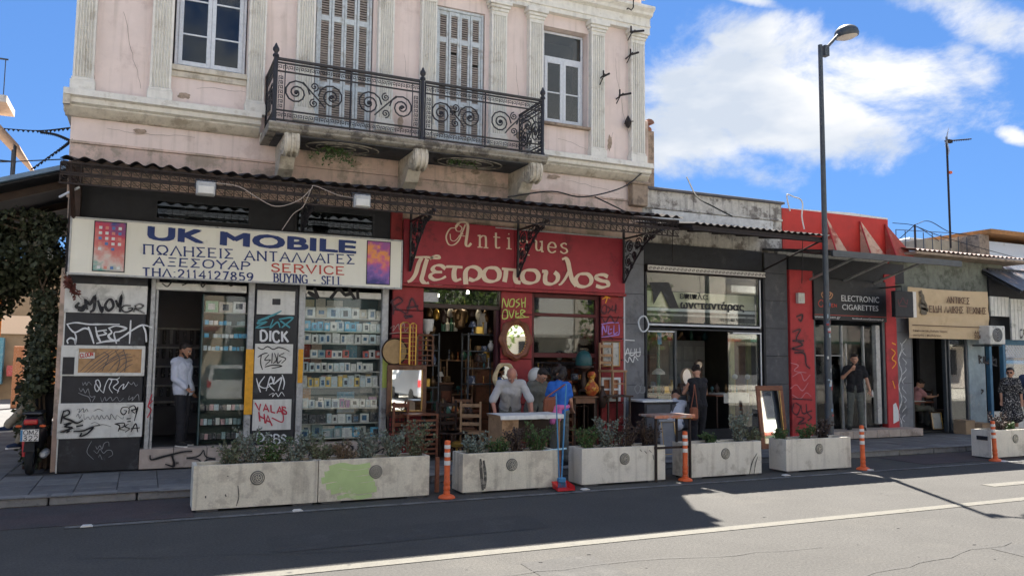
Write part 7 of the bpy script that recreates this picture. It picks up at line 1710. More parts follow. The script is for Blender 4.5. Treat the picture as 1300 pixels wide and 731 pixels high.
a = at(927,433,14.35); b = at(955,520,14.35)
t = thing('yellow_door_frame', 'old yellow green door frame behind the furniture shop glass', 'door frame', ((a.x+b.x)/2,14.35,.42)); yg = mat('yellow_green_paint', (.34,.33,.14), .7, .25, 7, .2, 50)
MB().box(a.x, a.x+.12, 14.35, 14.42, .42, 2.45).box(b.x-.12, b.x, 14.35, 14.42, .42, 2.45).box(a.x+.12, b.x-.12, 14.35, 14.42, 2.33, 2.45).build('frame', yg, t, bev=.006); MB().box(a.x+.13, b.x-.13, 14.40, 14.41, .42, 2.32).build('panel', K['wood'], t)
for px, lab in ((933,'left white globe lamp in the furniture shop window'),(949,'right white globe lamp in the furniture shop window')):
    q = at(px,478,14.1); t = thing('globe_lamp', lab, 'lamp', (q.x,14.1,1.2)); MB().ell((q.x,14.1,q.z), (.06,.06,.06), 12).build('globe', K['china'], t); MB().tube([(q.x,14.1,1.15),(q.x,14.1,q.z-.055)], .008, 5).build('stem', K['gold'], t)
legs_table('display_table', 'wooden display table in the furniture shop window', 'table', 11.3, 12.3, 14.0, 14.6, 1.12, K['woodr'], K['woodd'], zb=.42)
tag(MB().box(11.5, 12.2, 13.99, 14.5, 1.121, 1.16).box(11.5,12.2,13.985,13.989,.95,1.15).build('lace_cloth', K['white'], bev=.004), 'white lace cloth on the display table', 'cloth')
legs_table('display_table', 'dark table left of the doorway in the furniture shop', 'table', 9.5, 10.7, 14.1, 14.7, 1.15, K['woodd'], K['woodd'], zb=.42)
GB = 'small goods in the furniture shop'
fill(9.55, 10.7, 1.15, 14.3, 9, 'on the dark table in the furniture shop', .3, GB); fill(11.3, 12.25, 1.161, 14.2, 6, 'on the lace cloth in the furniture shop', .22, GB)
fill(DX+.1, DX+1.3, 2.351, 16.1, 5, 'on top of the pale dresser', .3, GB)
vase(11.2, 14.6, 1.121, .5, .2, K['glassy'], 'big green glass jar in the furniture shop')
t = thing('hanging_lamps', 'dark chandelier hanging inside the furniture shop', 'chandelier', (10.7,14.8,2.3)); mb = MB()
for i in range(6): a_ = i*PI/3; mb.tube([(10.7,14.8,2.45),(10.7+.15*math.cos(a_),14.8+.15*math.sin(a_),2.32),(10.7+.27*math.cos(a_),14.8+.27*math.sin(a_),2.42)], .012, 5).ell((10.7+.27*math.cos(a_),14.8+.27*math.sin(a_),2.46), (.03,.03,.05), 8)
mb.tube([(10.7,14.8,2.45),(10.7,14.8,3.6)], .01, 5); mb.build('arms', K['bronze'], t)
# wardrobe-like dark pieces to fill the back
for i, (x0, x1, h) in enumerate(((at(822,450,16.9).x,at(846,450,16.9).x,2.0),(at(900,450,16.9).x,at(928,450,16.9).x,2.2))):
    t = thing('wardrobe', ('dark wardrobe at the left back of the furniture shop','brown wardrobe at the right back of the furniture shop')[i], 'wardrobe', ((x0+x1)/2,17,.15)); MB().box(x0, x1, 16.9, 17.4, .15, h).build('body', K['wood'], t, bev=.01)
    for s_ in (0,1): MB().box(x0+.03+s_*(x1-x0)/2, x0-.03+(s_+1)*(x1-x0)/2, 16.88, 16.899, .25, h-.08).build('door', K['woodr'], t, bev=.01)
# big leaning mirror beside the lamp post
a = at(967,491,12.6); b = at(1000,556,12.6)
lm = frame_obj('leaning_mirror', 'large mirror in a red brown frame leaning by the planter beside the lamp post', 'mirror', P(967,520,12.6).x, P(1001,520,12.6).x, .12, P(985,489,12.6).z, 12.6, .10, K['woodr'], lean=-.12)
# ---- cigarette shop and right hand shop goods
for k, (x, h, m_, lab) in enumerate(((14.2,.5,'redch','red and white flower pot in the cigarette shop window'),(14.45,.4,'china','white flower pot in the cigarette shop window'))):
    vase(x, 14.3, .31, .32, .13, K['china'], lab, 'flower_pot', [(.7,0),(1,1),(.9,1)], 'pot')
    shrub(x, 14.3, .66, .55+.4*k, .22, K['leafg'] if k else K['leafp'], ('purple leaved pot plant in the cigarette shop window','green pot plant in the cigarette shop window')[k], n=9, name='pot_plant', grp='pot plants in the cigarette shop window')
fl = MB()
for i in range(26): p_ = Vector((14.25+random.gauss(0,.12), 14.25+random.gauss(0,.06), 1.35+random.gauss(0,.12))); fl.ell(p_, (.03,.03,.025), 6)
tag(fl.build('flowers', mat('red_white_flowers', (.55,.12,.14), .7, .3, 30, 0, c2=(.65,.62,.6), c2amt=.6, c2sc=25), kind='stuff'), 'red and white flowers in the cigarette shop window', 'flowers')
t = legs_table('cafe_table', 'small table with white papers inside the folk antiques shop', 'table', at(1160,500,14.6).x, at(1186,500,14.6).x, 14.6, 15.2, .85, K['woodr'], K['woodd'], zb=.15)
tag(MB().box(at(1162,500,14.6).x, at(1176,500,14.6).x, 14.62, 14.95, .851, .866).build('papers', K['white'], bev=.003), 'white papers on the small table inside the folk antiques shop', 'papers')
for (x, y, s_, hh, lab, ty) in ((18.95,13.35,.36,.27,'front cardboard box on the pavement by the right shop door',.1),(18.62,13.55,.34,.33,'rear cardboard box by the right shop door',-.15)):
    t = thing('cardboard_box', lab, 'box', (x, y, .12), 'cardboard boxes by the right shop door'); cbm = bpy.data.materials.get('cardboard') or mat('cardboard', (.36,.26,.17), .9, .12, 8, .1, 60)
    MB().box(x-s_/2, x+s_/2, y-.17, y+.17, .12, .12+hh).build('box', cbm, t, bev=.004)
    MB().box(x-s_/2, x+s_/2, y-.19, y-.03, .12+hh+.002, .12+hh+.008).box(x-s_/2, x+s_/2, y+.03, y+.2, .12+hh+.004, .12+hh+.01).build('flap', cbm, t)
frame_obj('leaning_picture', 'small pale picture frame leaning inside the right shop doorway', 'picture', at(1184,538,14.2).x, at(1198,538,14.2).x, .16, .62, 14.2, .03, K['woodd'], pm2, inner_name='print', lean=-.12)
chair(at(1187,500,15).x, 15.0, 1.2, 'dark chair at the small table inside the folk antiques shop', K['woodd'], z=.15)
frame_obj('wall_picture', 'dark framed picture on the back wall of the folk antiques shop', 'picture', at(1180,450,16.5).x, at(1192,450,16.5).x, 1.5, 2.4, 16.5, .05, K['woodr'], K['bronze'], inner_name='picture')

# more stock crowding the antiques entrance
for (px0, px1, Y, z, lab, mm) in ((559,575,14.9,1.35,'tall narrow dark cabinet left of the antiques aisle','woodd'),(603,628,15.4,1.75,'brown glazed cupboard right of the antiques aisle','wood'),(682,705,14.9,1.5,'reddish chest of drawers behind the hangers','woodr'),(708,738,15.2,1.8,'dark sideboard behind the carved table','woodd')):
    a = at(px0,450,Y); b = at(px1,450,Y); t = thing('cabinet', lab, 'cabinet', ((a.x+b.x)/2,Y,.16)); MB().box(a.x, b.x, Y, Y+.4, .2, z).build('body', K[mm], t, bev=.01)
    MB().box(a.x-.03, b.x+.03, Y-.03, Y+.42, z+.001, z+.04).build('top', K['wood'], t, bev=.006)
    for i in range(4): MB().box(a.x+.03, b.x-.03, Y-.015, Y-.001, .3+(z-.4)*i/4, .3+(z-.4)*(i+.9)/4).build('drawer', K['woodr' if mm != 'woodr' else 'wood'], t, bev=.006)
    fill(a.x+.02, b.x-.02, z+.041, Y+.15, 3, 'on the '+lab.split(' ')[0]+' '+lab.split(' ')[1]+' cabinet', .3, GA)
for (px, Y, rz, lab, mm, z) in ((572,13.35,.8,'dark chair on the pavement left of the old man','woodd',.12),(588,13.7,-.3,'brown chair stacked by the doorway','wood',.16),(600,13.3,2.6,'light chair near the brass stand','woodl',.12),(700,13.3,.4,'dark chair in front of the hangers','woodd',.12),(716,13.45,-.5,'brown chair beside the carved table','wood',.12)):
    chair(at(px,500,Y).x, Y, rz, lab, K[mm], z=z)
legs_table('low_table', 'low brown table crowded with brass between the doorway chairs', 'table', at(566,500,13.7).x, at(598,500,13.7).x, 13.65, 14.0, .80, K['wood'], K['woodd'], zb=.16)
fill(at(566,500,13.7).x+.03, at(598,500,13.7).x, .80, 13.75, 8, 'on the low table in the antiques entrance', .28, GA)
for i in range(9):
    px = 545+i*9; c = at(px, 392+(i % 3)*4, 14.5+.3*(i % 2)); vase(c.x, c.y, c.z-.18, .22+.05*(i % 3), .07, K[('bronze','gold','woodd','china')[i % 4]], ('bronze','brass','wooden','white')[i % 4]+' lantern hanging in the antiques doorway, %s' % ('far left','left','left again','centre left','centre','centre right','right','right again','far right')[i], 'lantern', [(.1,0),(.8,.15),(1,.5),(.6,.8),(.15,.9),(.08,1.5)], 'lantern', group='lanterns hanging in the antiques doorway')
# ================================================================ side street on the left
random.seed(41)
sr = thing('side_lean_to', 'lean-to roof with pale blue edge on the left side of the corner building', 'roof', (-2.4,16,4))
a = P(-40,252,13.6); b = P(89,207,13.6)
MB().prism([(-3.3, a.z-.10),(b.x, b.z),(b.x, b.z-.07),(-3.3, a.z-.17)], 'y', 13.6, 20).build('roof_sheet', mat('pale_blue_edge', (.16,.24,.33), .5, .2, 6, 0), sr)
MB().prism([(-3.3, a.z-.18),(b.x-.01, b.z-.08),(b.x-.01, b.z-.11),(-3.3, a.z-.21)], 'y', 13.7, 20).build('soffit', K['dark'], sr)
for yy_ in (14.2, 16, 18): MB().prism([(-3.3, a.z-.22),(b.x-.01, b.z-.12),(b.x-.01, b.z-.24),(-3.3, a.z-.34)], 'y', yy_, yy_+.08).build('rafter', K['woodd'], sr)
iv = thing('climbing_vine', 'mass of dusty dark climbing vine hanging over the left side street', 'vine', (-2.1,15,.12))
st = MB()
for i in range(12):
    x = random.uniform(-1.45,-1.25); y = random.uniform(14.0,15.2); pts = [(x,y,.12)]
    for j in range(1,10): pts.append((x-.02*j*random.uniform(0,2), y+random.uniform(-.12,.12), .12+j*.42))
    for j in range(1,6): pts.append((pts[-1][0]-.28, pts[-1][1]+random.uniform(-.2,.2), 3.9+random.uniform(-.2,.15)))
    st.tube(catmull(pts, 2), .014, 5)
for i in range(26):
    x = random.uniform(-3.2,-1.4); y = random.uniform(14.0,16.5); l_ = random.uniform(.3,1.3); st.tube([(x,y,3.85),(x+.05,y,3.85-l_*.5),(x,y,3.85-l_)], .006, 4)
st.build('stem', K['twig'], iv)
lf = MB()
def ivb(cx_, cy_, cz_, rx, ry, rz, n, s_):
    for i in range(n):
        while True:
            v = Vector((random.uniform(-1,1),random.uniform(-1,1),random.uniform(-1,1)))
            if v.length < 1: break
        p_ = Vector((cx_+v.x*rx, cy_+v.y*ry, cz_+v.z*rz)); k = noise.noise(p_*2.2)
        if k < -.22: continue
        a_ = random.uniform(0,6.28); d = Vector((math.cos(a_)*.6, -.5+random.uniform(-.4,.4), -.4+random.uniform(-.5,.5))).normalized(); u = d.cross(Vector((random.uniform(-1,1),random.uniform(-1,1),random.uniform(-1,1)))).normalized(); q = s_*random.uniform(.6,1.3)
        lf.add([p_, p_+d*q*.4+u*q*.45, p_+d*q, p_+d*q*.4-u*q*.45], [(0,1,2,3)])
ivb(-2.35,14.8,3.35,1.15,1.1,.65,8000,.085); ivb(-2.6,15.2,2.85,.8,.8,.5,2600,.085); ivb(-1.40,14.15,3.2,.24,.45,.9,1500,.075)
ivb(-1.42,14.25,1.9,.22,.5,1.2,2600,.075); ivb(-1.5,14.4,.9,.22,.6,.8,1500,.075); ivb(-1.6,15.2,1.2,.25,.8,1.1,1300,.085); ivb(-2.0,14.3,3.9,1.1,.5,.25,1600,.08)
ivb(-3.2,15.0,3.3,.8,1.0,.7,3000,.085)
lf.build('foliage', K['ivy'], iv, smooth=False, kind='stuff')
rf = MB()
for i in range(110):
    q = P(84+14*i/110+random.uniform(-4,4), 352+22*i/110+random.uniform(-5,5), 13.6); leaf(rf, q, .07, .4)
for i in range(5): q = P(80,345,13.7); rf.tube([q, P(88+i*2, 358+i*3, 13.6), P(93+i*2.5, 368+i*3, 13.62)], .005, 4)
rf.build('hanging_spray', mat('red_brown_leaf', (.14,.045,.035), .7, .3, 20, 0), iv, smooth=False, kind='stuff')
for px, py, lab in ((63,318,'small white globe light among the vine, upper'),(64,326,'small white globe light among the vine, lower')):
    q = P(px, py, 14.0); tag(MB().ell(q, (.045,.045,.045), 10).build('globe_light', K['china']), lab, 'globe light')
q = P(100,240,12.9); tag(MB().tube([P(76,250,13.3), P(100,238,12.9)], .02, 6).build('pale_rod', K['winwhite']), 'pale rod sticking out at the left end of the canopy', 'rod')
# buildings along the side street
b1 = thing('balcony_house', 'house at the far left with an upper balcony, awning and shopfront below', 'building', (-7,20,.1))
X1 = P(30,300,22).x
MB().box(-16, -5.2, 21, 30, .11, 4.89).build('wall', mat('cream_house_wall', (.42,.36,.28), .9, .15, 3, .2, 40, c2=(.33,.28,.22), c2amt=.4), b1)
for k in range(3): z = 5.0+3.2*k; MB().box(-16, -5.6, 21.4, 26, z, z+3.0).build('upper_wall', K['winwhite'] if k else K['stone'], b1)
MB().box(-7.2, -2.55, 19.9, 23, 4.9, 5.1).build('balcony_slab', K['plaster'], b1); MB().box(-6, -2.93, 19.8, 21, 7.25, 7.4).build('balcony_slab', K['plaster'], b1)
MB().prism([(-5.0,8.9),(-2.62,6.3),(-2.58,6.2),(-5.0,8.75)], 'y', 19.6, 23).build('awning', mat('tan_awning', (.42,.28,.19), .8, .1, 4, 0), b1)
for x, y in ((-2.74,19.95),(-2.86,20.6),(-3.6,19.95)): MB().tube([(x,y,5.1),(x,y,6.4)], .035, 6).build('balcony_post', K['steel'], b1)
q = MB()
for i in range(9): q.tube([(-5+.28*i,19.95,5.1),(-5+.28*i,19.95,6.0)], .012, 4); q.tube([(-5+.25*i,19.85,7.4),(-5+.25*i,19.85,8.2)], .012, 4)
q.tube([(-5,19.95,6.0),(-2.7,19.95,6.0)], .02, 5); q.tube([(-5,19.85,8.2),(-2.95,19.85,8.2)], .02, 5); q.build('balcony_railing', K['steel'], b1)
MB().box(-7.6,-5.9,20.9,20.99,.9,2.0).build('picture_board', K['woodd'], b1, bev=.02); MB().box(-7.5,-6.0,20.88,20.899,1.0,1.9).build('poster', mat('dim_poster', (.16,.13,.11), .5, .5, 6, 0), b1)
MB().box(-7.6,-5.6,20.85,20.99,2.35,3.0).build('dark_sign', K['black'], b1, bev=.06)
b2 = thing('sunlit_kiosk', 'sunlit shopfront with hanging orange clothes at the end of the side street', 'building', (-5,34,.1))
MB().box(-16, -2.2, 36, 44, .1, 5.5).build('wall', mat('ochre_wall', (.30,.23,.15), .9, .15, 3, .2, 40, c2=(.35,.25,.15), c2amt=.5, c2sc=1), b2)
MB().box(-10,-2.4,35.9,35.99,2.6,3.3).build('fascia', K['cream'], b2)
for i in range(12):
    x = -9.5+i*.6; MB().box(x, x+.45, 35.6, 35.98, .4+.3*(i % 3), 1.4+.35*(i % 4)).build('goods_panel', colmat(((.55,.22,.05),(.6,.45,.1),(.1,.3,.4),(.5,.1,.1),(.5,.48,.4))[i % 5], 'kiosk'), b2)
o = MB()
for i in range(9):
    x = -4.9+.06*i; o.add([(x,30.0,3.5),(x+.06,30.02*1.0,3.5),(x+.06+.02*math.sin(i),30.0,1.9),(x,30.04,1.9)], [(0,1,2,3)])
oc = MB().box(-3.75,-3.35,24.0,24.06,2.3,3.3).build('orange_cloth', mat('orange_cloth', (.70,.24,.04), .8, .15, 5, .2, 20), None, bev=.02); tag(oc, 'orange cloth hanging in the side street beneath the vine', 'cloth')
for i, (x0, x1, y0, z1) in enumerate(((-5.15,-4.7,26,2.0),(-4.3,-4.0,28,1.7),(-3.8,-3.5,30,2.1))):
    tag(MB().box(x0, x1, y0, y0+.4, .12, z1).build('display_stand', colmat(((.5,.42,.3),(.2,.35,.35),(.45,.2,.1))[i], 'stand'), None, bev=.02), ('pale','teal','rust coloured')[i]+' display stand on the pavement down the side street', 'stand', 'display stands down the side street')
# bunting wires
for pts, lab in (([(0,163,20),(48,166,17),(92,162,14.2)], 'string of dark bunting across the side street, upper'), ([(50,167,17),(70,170,15),(90,178,14)], 'short string of bunting running down to the corner cornice'), ([(40,215,18),(75,190,15),(92,177,14)], 'lower string of bunting rising to the corner'), ([(0,206,19),(88,202,14)], 'plain dark wire across the side street')):
    w_ = catmull([P(*q) for q in pts], 8); t = thing('bunting_wire', lab, 'wire', tuple(w_[0])); MB().tube(w_, .012, 4).build('wire', K['rubber'], t)
    if 'bunting' in lab:
        fl = MB()
        for i in range(1, len(w_)-1):
            q = w_[i]; fl.add([q+Vector((-.035,0,0)), q+Vector((.035,0,0)), q+Vector((0,0,-.05))], [(0,1,2)])
        fl.build('pennants', K['rubber'], t, smooth=False, kind='stuff')

# ================================================================ far side of the road (behind the viewer, seen in the glass and mirrors)
random.seed(43)
FACC = [(.68,.62,.52),(.74,.70,.63),(.55,.49,.43),(.68,.58,.44),(.62,.64,.65),(.76,.74,.68)]
x = -34.0; i = 0
while x < 60:
    w_ = random.uniform(8, 12); h_ = random.uniform(5.5, 9.5); c = FACC[i % 6]
    t = thing('opposite_house', ('cream','pale','brown','ochre','grey','white')[i % 6]+' house across the road reflected in the glass, number %d of storeys %d from the west' % (i, int(h_//3)), 'house', (x+w_/2, -13, .1), 'houses across the road')
    t['label'] = '%s house across the road, seen only as a reflection in windows' % ('cream','pale','brown','ochre','grey','white')[i % 6]
    MB().box(x, x+w_-.1, -22, -9.5, .1, h_).build('wall', colmat(c, 'facade', .9), t)
    wm = K['black']; ww = []
    for z in [z for z in (1.0, 4.0, 7.0, 10.0) if z < h_-2]:
        for k in range(int(w_//2.6)): MB().box(x+.8+k*2.6, x+2.1+k*2.6, -9.52, -9.45, z, z+1.7).build('window', wm, t)
    MB().box(x, x+w_-.1, -9.5, -9.1, h_-.4, h_).build('cornice', K['plaster'], t)
    MB().box(x+.3, x+w_-.4, -9.45, -7.9, 2.9, 3.05).build('shop_awning', colmat(((.35,.08,.05),(.08,.18,.12),(.4,.38,.33))[i % 3], 'awning'), t)
    x += w_; i += 1
def street_tree(x, y, h, r, label):
    t = thing('street_tree', label, 'tree', (x, y, .12), 'trees across the road')
    tr_ = MB(); tr_.tube([(x,y,.1),(x+.1,y,h*.3),(x,y+.05,h*.5)], .16, 8, rr=[.18,.14,.1])
    for k in range(7): a_ = k*.9; tr_.tube([(x,y,h*.42),(x+r*.4*math.cos(a_),y+r*.4*math.sin(a_),h*.6),(x+r*.75*math.cos(a_),y+r*.75*math.sin(a_),h*.75)], .05, 5, rr=[.08,.05,.02])
    tr_.build('trunk', K['twig'], t); lf = MB()
    for k in range(3800):
        v = Vector((random.gauss(0,.5),random.gauss(0,.5),random.gauss(0,.42)))
        if v.length > 1.1: continue
        p_ = Vector((x+v.x*r, y+v.y*r, h*.68+v.z*h*.36))
        if noise.noise(p_*.9) < -.15: continue
        leaf(lf, p_, .26)
    lf.build('crown', mat('sunny_leaf', (.16,.26,.05), .6, .3, 5, 0, c2=(.30,.36,.08), c2amt=.5, c2sc=3) if not bpy.data.materials.get('sunny_leaf') else bpy.data.materials['sunny_leaf'], t, smooth=False, kind='stuff')
street_tree(13.8,-6.0,6.5,2.6,'leafy green tree across the road, mirrored in the oval mirror'); street_tree(22,-6.2,6,2.4,'second leafy tree across the road further right'); street_tree(-7,-6.2,6,2.4,'leafy tree across the road on the left')
# white hatchback parked nose-in across the road, its tail mirrored in the shop glass
def hatchback(x, y, label, paint):
    t = thing('parked_car', label, 'car', (x, y, .0)); W = .86
    prof = [(-.05,.35),(-.02,.75),(.0,.95),(.12,1.42),(.45,1.52),(1.9,1.50),(2.6,1.02),(3.7,.88),(4.0,.65),(4.02,.35)]
    b = MB(); n = len(prof)
    secs = [(-W,.0),(-W*.97,.03),(W*.97,.03),(W,0)]
    vs = []
    for sx, k in ((-1,0),(1,0)):
        for (l_, z) in prof: vs.append((x+sx*(W-(.14 if z > 1.1 else 0)), y-l_, z))
    b.add(vs, [tuple(range(n)), tuple(range(2*n-1, n-1, -1))]+[(i, n+i, n+(i+1) % n, (i+1) % n) for i in range(n)]); b.build('body', paint, t, bev=.04)
    MB().add([(x-.68,y+.005,1.02),(x+.68,y+.005,1.02),(x+.60,y-.11,1.40),(x-.60,y-.11,1.40)], [(0,1,2,3)]).build('rear_window', K['black'], t)
    for sx in (-1,1):
        MB().box(x+sx*.84-.12*(sx > 0), x+sx*.84+.12*(sx < 0), y+.005, y+.05, .72, .98).build('tail_light', K['redp'], t, bev=.01)
        for l_ in (.75, 3.3): MB().lathe([(.1,-.1),(.31,-.1),(.31,.1),(.1,.1)], (x+sx*.78,y-l_,.31), 18, Matrix.Rotation(PI/2,3,'Y')).build('wheel', K['rubber'], t)
    MB().box(x-.26, x+.26, y+.02, y+.04, .62, .73).build('number_plate', K['refl'], t); MB().box(x-.85, x+.85, y-.02, y+.09, .33, .55).build('bumper', paint, t, bev=.03)
hatchback(2.9, -2.2, 'white hatchback parked across the road, mirrored in the vitrine glass', mat('white_car_paint', (.70,.71,.72), .25, .03, 3, 0, coat=.5))
hatchback(-3.6, -2.4, 'dark grey hatchback parked across the road at the left', mat('grey_car_paint', (.09,.10,.11), .25, .03, 3, 0, coat=.5))
hatchback(10.5, -2.6, 'silver hatchback parked across the road at the right', mat('silver_car_paint', (.35,.36,.38), .3, .03, 3, 0, coat=.5, metal=.4))
# ================================================================ people
def cap_seg(mb, a, b, ra, rb, n=12, k=5, sq=1.0):
    """tapered round-ended limb from a to b"""
    a = Vector(a); b = Vector(b); d = b-a; L = d.length
    if L < 1e-5: L = 1e-5; d = Vector((0,0,1))
    d = d/L; u = d.orthogonal().normalized(); s = d.cross(u); rows = []
    for i in range(k): t = -PI/2+PI/2*i/k; rows.append((-ra*math.cos(t+PI/2)*1.0 if False else ra*math.sin(t), ra*math.cos(t)))
    rows = [(ra*math.sin(-PI/2+PI/2*i/k), ra*math.cos(-PI/2+PI/2*i/k)) for i in range(k+1)]
    rows += [(L+rb*math.sin(PI/2*i/k), rb*math.cos(PI/2*i/k)) for i in range(k+1)]
    vs = []
    for z, r in rows:
        for j in range(n):
            t = 2*PI*j/n; vs.append(a+d*z+(u*math.cos(t)+s*math.sin(t))*max(r, 1e-4))
    m_ = len(rows)
    mb.add(vs, [(i*n+j, i*n+(j+1) % n, (i+1)*n+(j+1) % n, (i+1)*n+j) for i in range(m_-1) for j in range(n)]+[tuple(range(n-1,-1,-1)), tuple((m_-1)*n+j for j in range(n))])
TMP = bpy.data.scenes.new('tmp')
def remesh(mb, name, mt, parent, vox, smooth_it=4, wrinkle=0, bands=None):
    o = mb.build(name, mt, parent)
    col.objects.unlink(o); TMP.collection.objects.link(o); o.parent = None
    md = o.modifiers.new('r', 'REMESH'); md.mode = 'VOXEL'; md.voxel_size = vox; md.use_smooth_shade = True
    if smooth_it: ms = o.modifiers.new('s', 'SMOOTH'); ms.iterations = smooth_it; ms.factor = .5
    vl = TMP.view_layers[0]; vl.update(); dg = vl.depsgraph; me = bpy.data.meshes.new_from_object(o.evaluated_get(dg))
    o.modifiers.clear(); old = o.data; o.data = me; bpy.data.meshes.remove(old); me.name = name
    TMP.collection.objects.unlink(o); col.objects.link(o); o.parent = parent
    if wrinkle:
        dat = [(v.co.copy(), v.normal.copy()) for v in me.vertices]; out = []
        for p, nn in dat:
            q = noise.noise(Vector((p.x*7, p.y*7, p.z*13)))*wrinkle+noise.noise(Vector((p.x*22, p.y*22, p.z*30)))*wrinkle*.4
            r_ = p+nn*q; out += [r_.x, r_.y, r_.z]
        me.vertices.foreach_set('co', out); me.update()
    me.polygons.foreach_set('use_smooth', [True]*len(me.polygons))
    return o
def person(label, J, top, bottom, skin, hair, hair_style='short', shoes=None, sleeve='short', scale=1.0, face=(0,-1,0), beard=False, vox=.011, grp=None, skirt=False, glasses=False, hold=None, female=False, collar=True, hands=None, vest=False):
    """J: joints in world metres. head (centre), neck, chest, waist, pelvis, lsh, lel, lwr, rsh, rel, rwr, lhip, lkn, lan, rhip, rkn, ran, ltoe, rtoe"""
    V_ = {k: Vector(v) for k, v in J.items()}
    base = Vector(((V_['lan'].x+V_['ran'].x)/2, (V_['lan'].y+V_['ran'].y)/2, min(V_['lan'].z, V_['ran'].z)-.07*scale))
    t = thing('person', label, 'person', tuple(base), grp); s = scale
    f = Vector(face).normalized(); up = (V_['head']-V_['neck']).normalized(); rt = f.cross(up).normalized(); f = up.cross(rt).normalized()
    sh = (V_['rsh']-V_['lsh']).normalized()
    H = V_['head']
    def hp(x, y, z): return H+rt*x*s+f*y*s+up*z*s
    MR = Matrix((rt, f, up)).transposed()
    b = MB()
    b.ell(H, (.078*s,.098*s,.118*s), 18, MR); b.ell(hp(0,.025,-.055), (.058*s,.068*s,.062*s), 14, MR); b.ell(hp(0,-.02,.03), (.077*s,.088*s,.085*s), 16, MR)
    cap_seg(b, hp(0,.092,.012), hp(0,.112,-.022), .010*s, .015*s, 8, 3)                        # nose
    for k in (-1, 1): b.ell(hp(k*.079,-.005,-.008), (.012*s,.022*s,.032*s), 8, MR); b.ell(hp(k*.012,.103,-.026), (.009*s,.010*s,.008*s), 6, MR)
    b.ell(hp(0,.088,-.058), (.024*s,.012*s,.009*s), 8, MR); b.ell(hp(0,.080,-.095), (.024*s,.022*s,.018*s), 8, MR); b.ell(hp(0,.088,.030), (.05*s,.014*s,.012*s), 8, MR)
    cap_seg(b, V_['neck']-up*.03*s, hp(0,-.012,-.07), .056*s if not female else .048*s, .052*s if not female else .045*s)
    hipw = .155 if not female else .155
    if female:
        for k in ('lsh','rsh'): V_[k] = V_[k]*.86+V_['neck']*.14
    kw = .88 if female else 1
    def torso(mb, g):
        g -= .112*(1-kw)*.8
        c, w_, p_ = V_['chest'], V_['waist'], V_['pelvis']
        for k in (-1, 1):
            cap_seg(mb, c+sh*k*.075*s, w_+sh*k*.055*s, (.112+g)*s, (.098+g)*s, 14, 4); cap_seg(mb, w_+sh*k*.055*s, p_+sh*k*.07*s, (.098+g)*s, (.108+g)*s, 14, 4)
        cap_seg(mb, V_['lsh'], V_['rsh'], (.062+g)*s, (.062+g)*s, 12, 4); cap_seg(mb, V_['neck']-up*.03*s, c, (.06+g)*s, (.12+g)*s, 12, 4)
        if female:
            fr = (V_['chest']-V_['waist']).cross(sh); fr = -fr.normalized() if fr.dot(f) < 0 else fr.normalized()
            for k in (-1, 1): mb.ell(c+sh*k*.07*s+fr*.10*s, ((.055+g)*s,)*3, 10)
    torso(b, 0)
    for side in 'lr':
        cap_seg(b, V_[side+'sh'], V_[side+'el'], .048*s, .038*s); cap_seg(b, V_[side+'el'], V_[side+'wr'], .038*s, .026*s)
        cap_seg(b, V_[side+'hip'], V_[side+'kn'], .082*s, .054*s); cap_seg(b, V_[side+'kn'], V_[side+'an'], .054*s, .036*s); an = V_[side+'an']; cap_seg(b, an, an+Vector((0,0,-.03*s)), .036*s, .036*s)
        # hand: palm and five fingers curling along the forearm direction
        wr = V_[side+'wr']; d = (wr-V_[side+'el']).normalized()
        hd_ = Vector(hands[side]).normalized() if hands and side in hands else d
        nrm = hd_.cross(sh if abs(hd_.dot(sh)) < .9 else Vector((0,0,1))).normalized(); sd = hd_.cross(nrm).normalized()
        palm = wr+hd_*.045*s
        for k in range(4):
            o_ = (k-1.5)*.019*s; cap_seg(b, wr+sd*o_*.6+hd_*.01*s, wr+sd*o_+hd_*.085*s, .013*s, .011*s, 8, 3)
            ln = (.062,.074,.068,.052)[k]*s; j1 = wr+sd*o_+hd_*.088*s; j2 = j1+(hd_*.8+nrm*.5).normalized()*ln*.55; j3 = j2+(hd_*.35+nrm*.9).normalized()*ln*.45
            cap_seg(b, j1, j2, .0092*s, .0085*s, 8, 3); cap_seg(b, j2, j3, .0085*s, .0072*s, 8, 3)
        tk = -1 if side == 'l' else 1
        th0 = wr+sd*tk*.028*s+hd_*.02*s; th1 = th0+(hd_*.7+sd*tk*.75+nrm*.2).normalized()*.038*s; th2 = th1+(hd_*.95+nrm*.35).normalized()*.03*s
        cap_seg(b, th0, th1, .012*s, .0105*s, 8, 3); cap_seg(b, th1, th2, .0105*s, .0085*s, 8, 3)
    remesh(b, 'body', skin, t, vox*.62, 2)
    # eyes, brows, mouth
    for k in (-1, 1):
        MB().ell(hp(k*.031,.088,.008), (.013*s,.008*s,.008*s), 10, MR).build('eye', K['refl'], t); MB().ell(hp(k*.031,.0955,.008), (.0058*s,.003*s,.0058*s), 8, MR).build('iris', K['spk'], t)
        MB().tube([hp(k*.014,.101,.026), hp(k*.032,.101,.032), hp(k*.05,.088,.026)], .0045*s, 5).build('eyebrow', hair, t)
    MB().tube([hp(-.022,.0965,-.058), hp(0,.1015,-.056), hp(.022,.0965,-.058)], .004*s, 5).build('mouth', mat('lips', (.30,.11,.09), .5, .05, 20, 0) if not bpy.data.materials.get('lips') else bpy.data.materials['lips'], t)
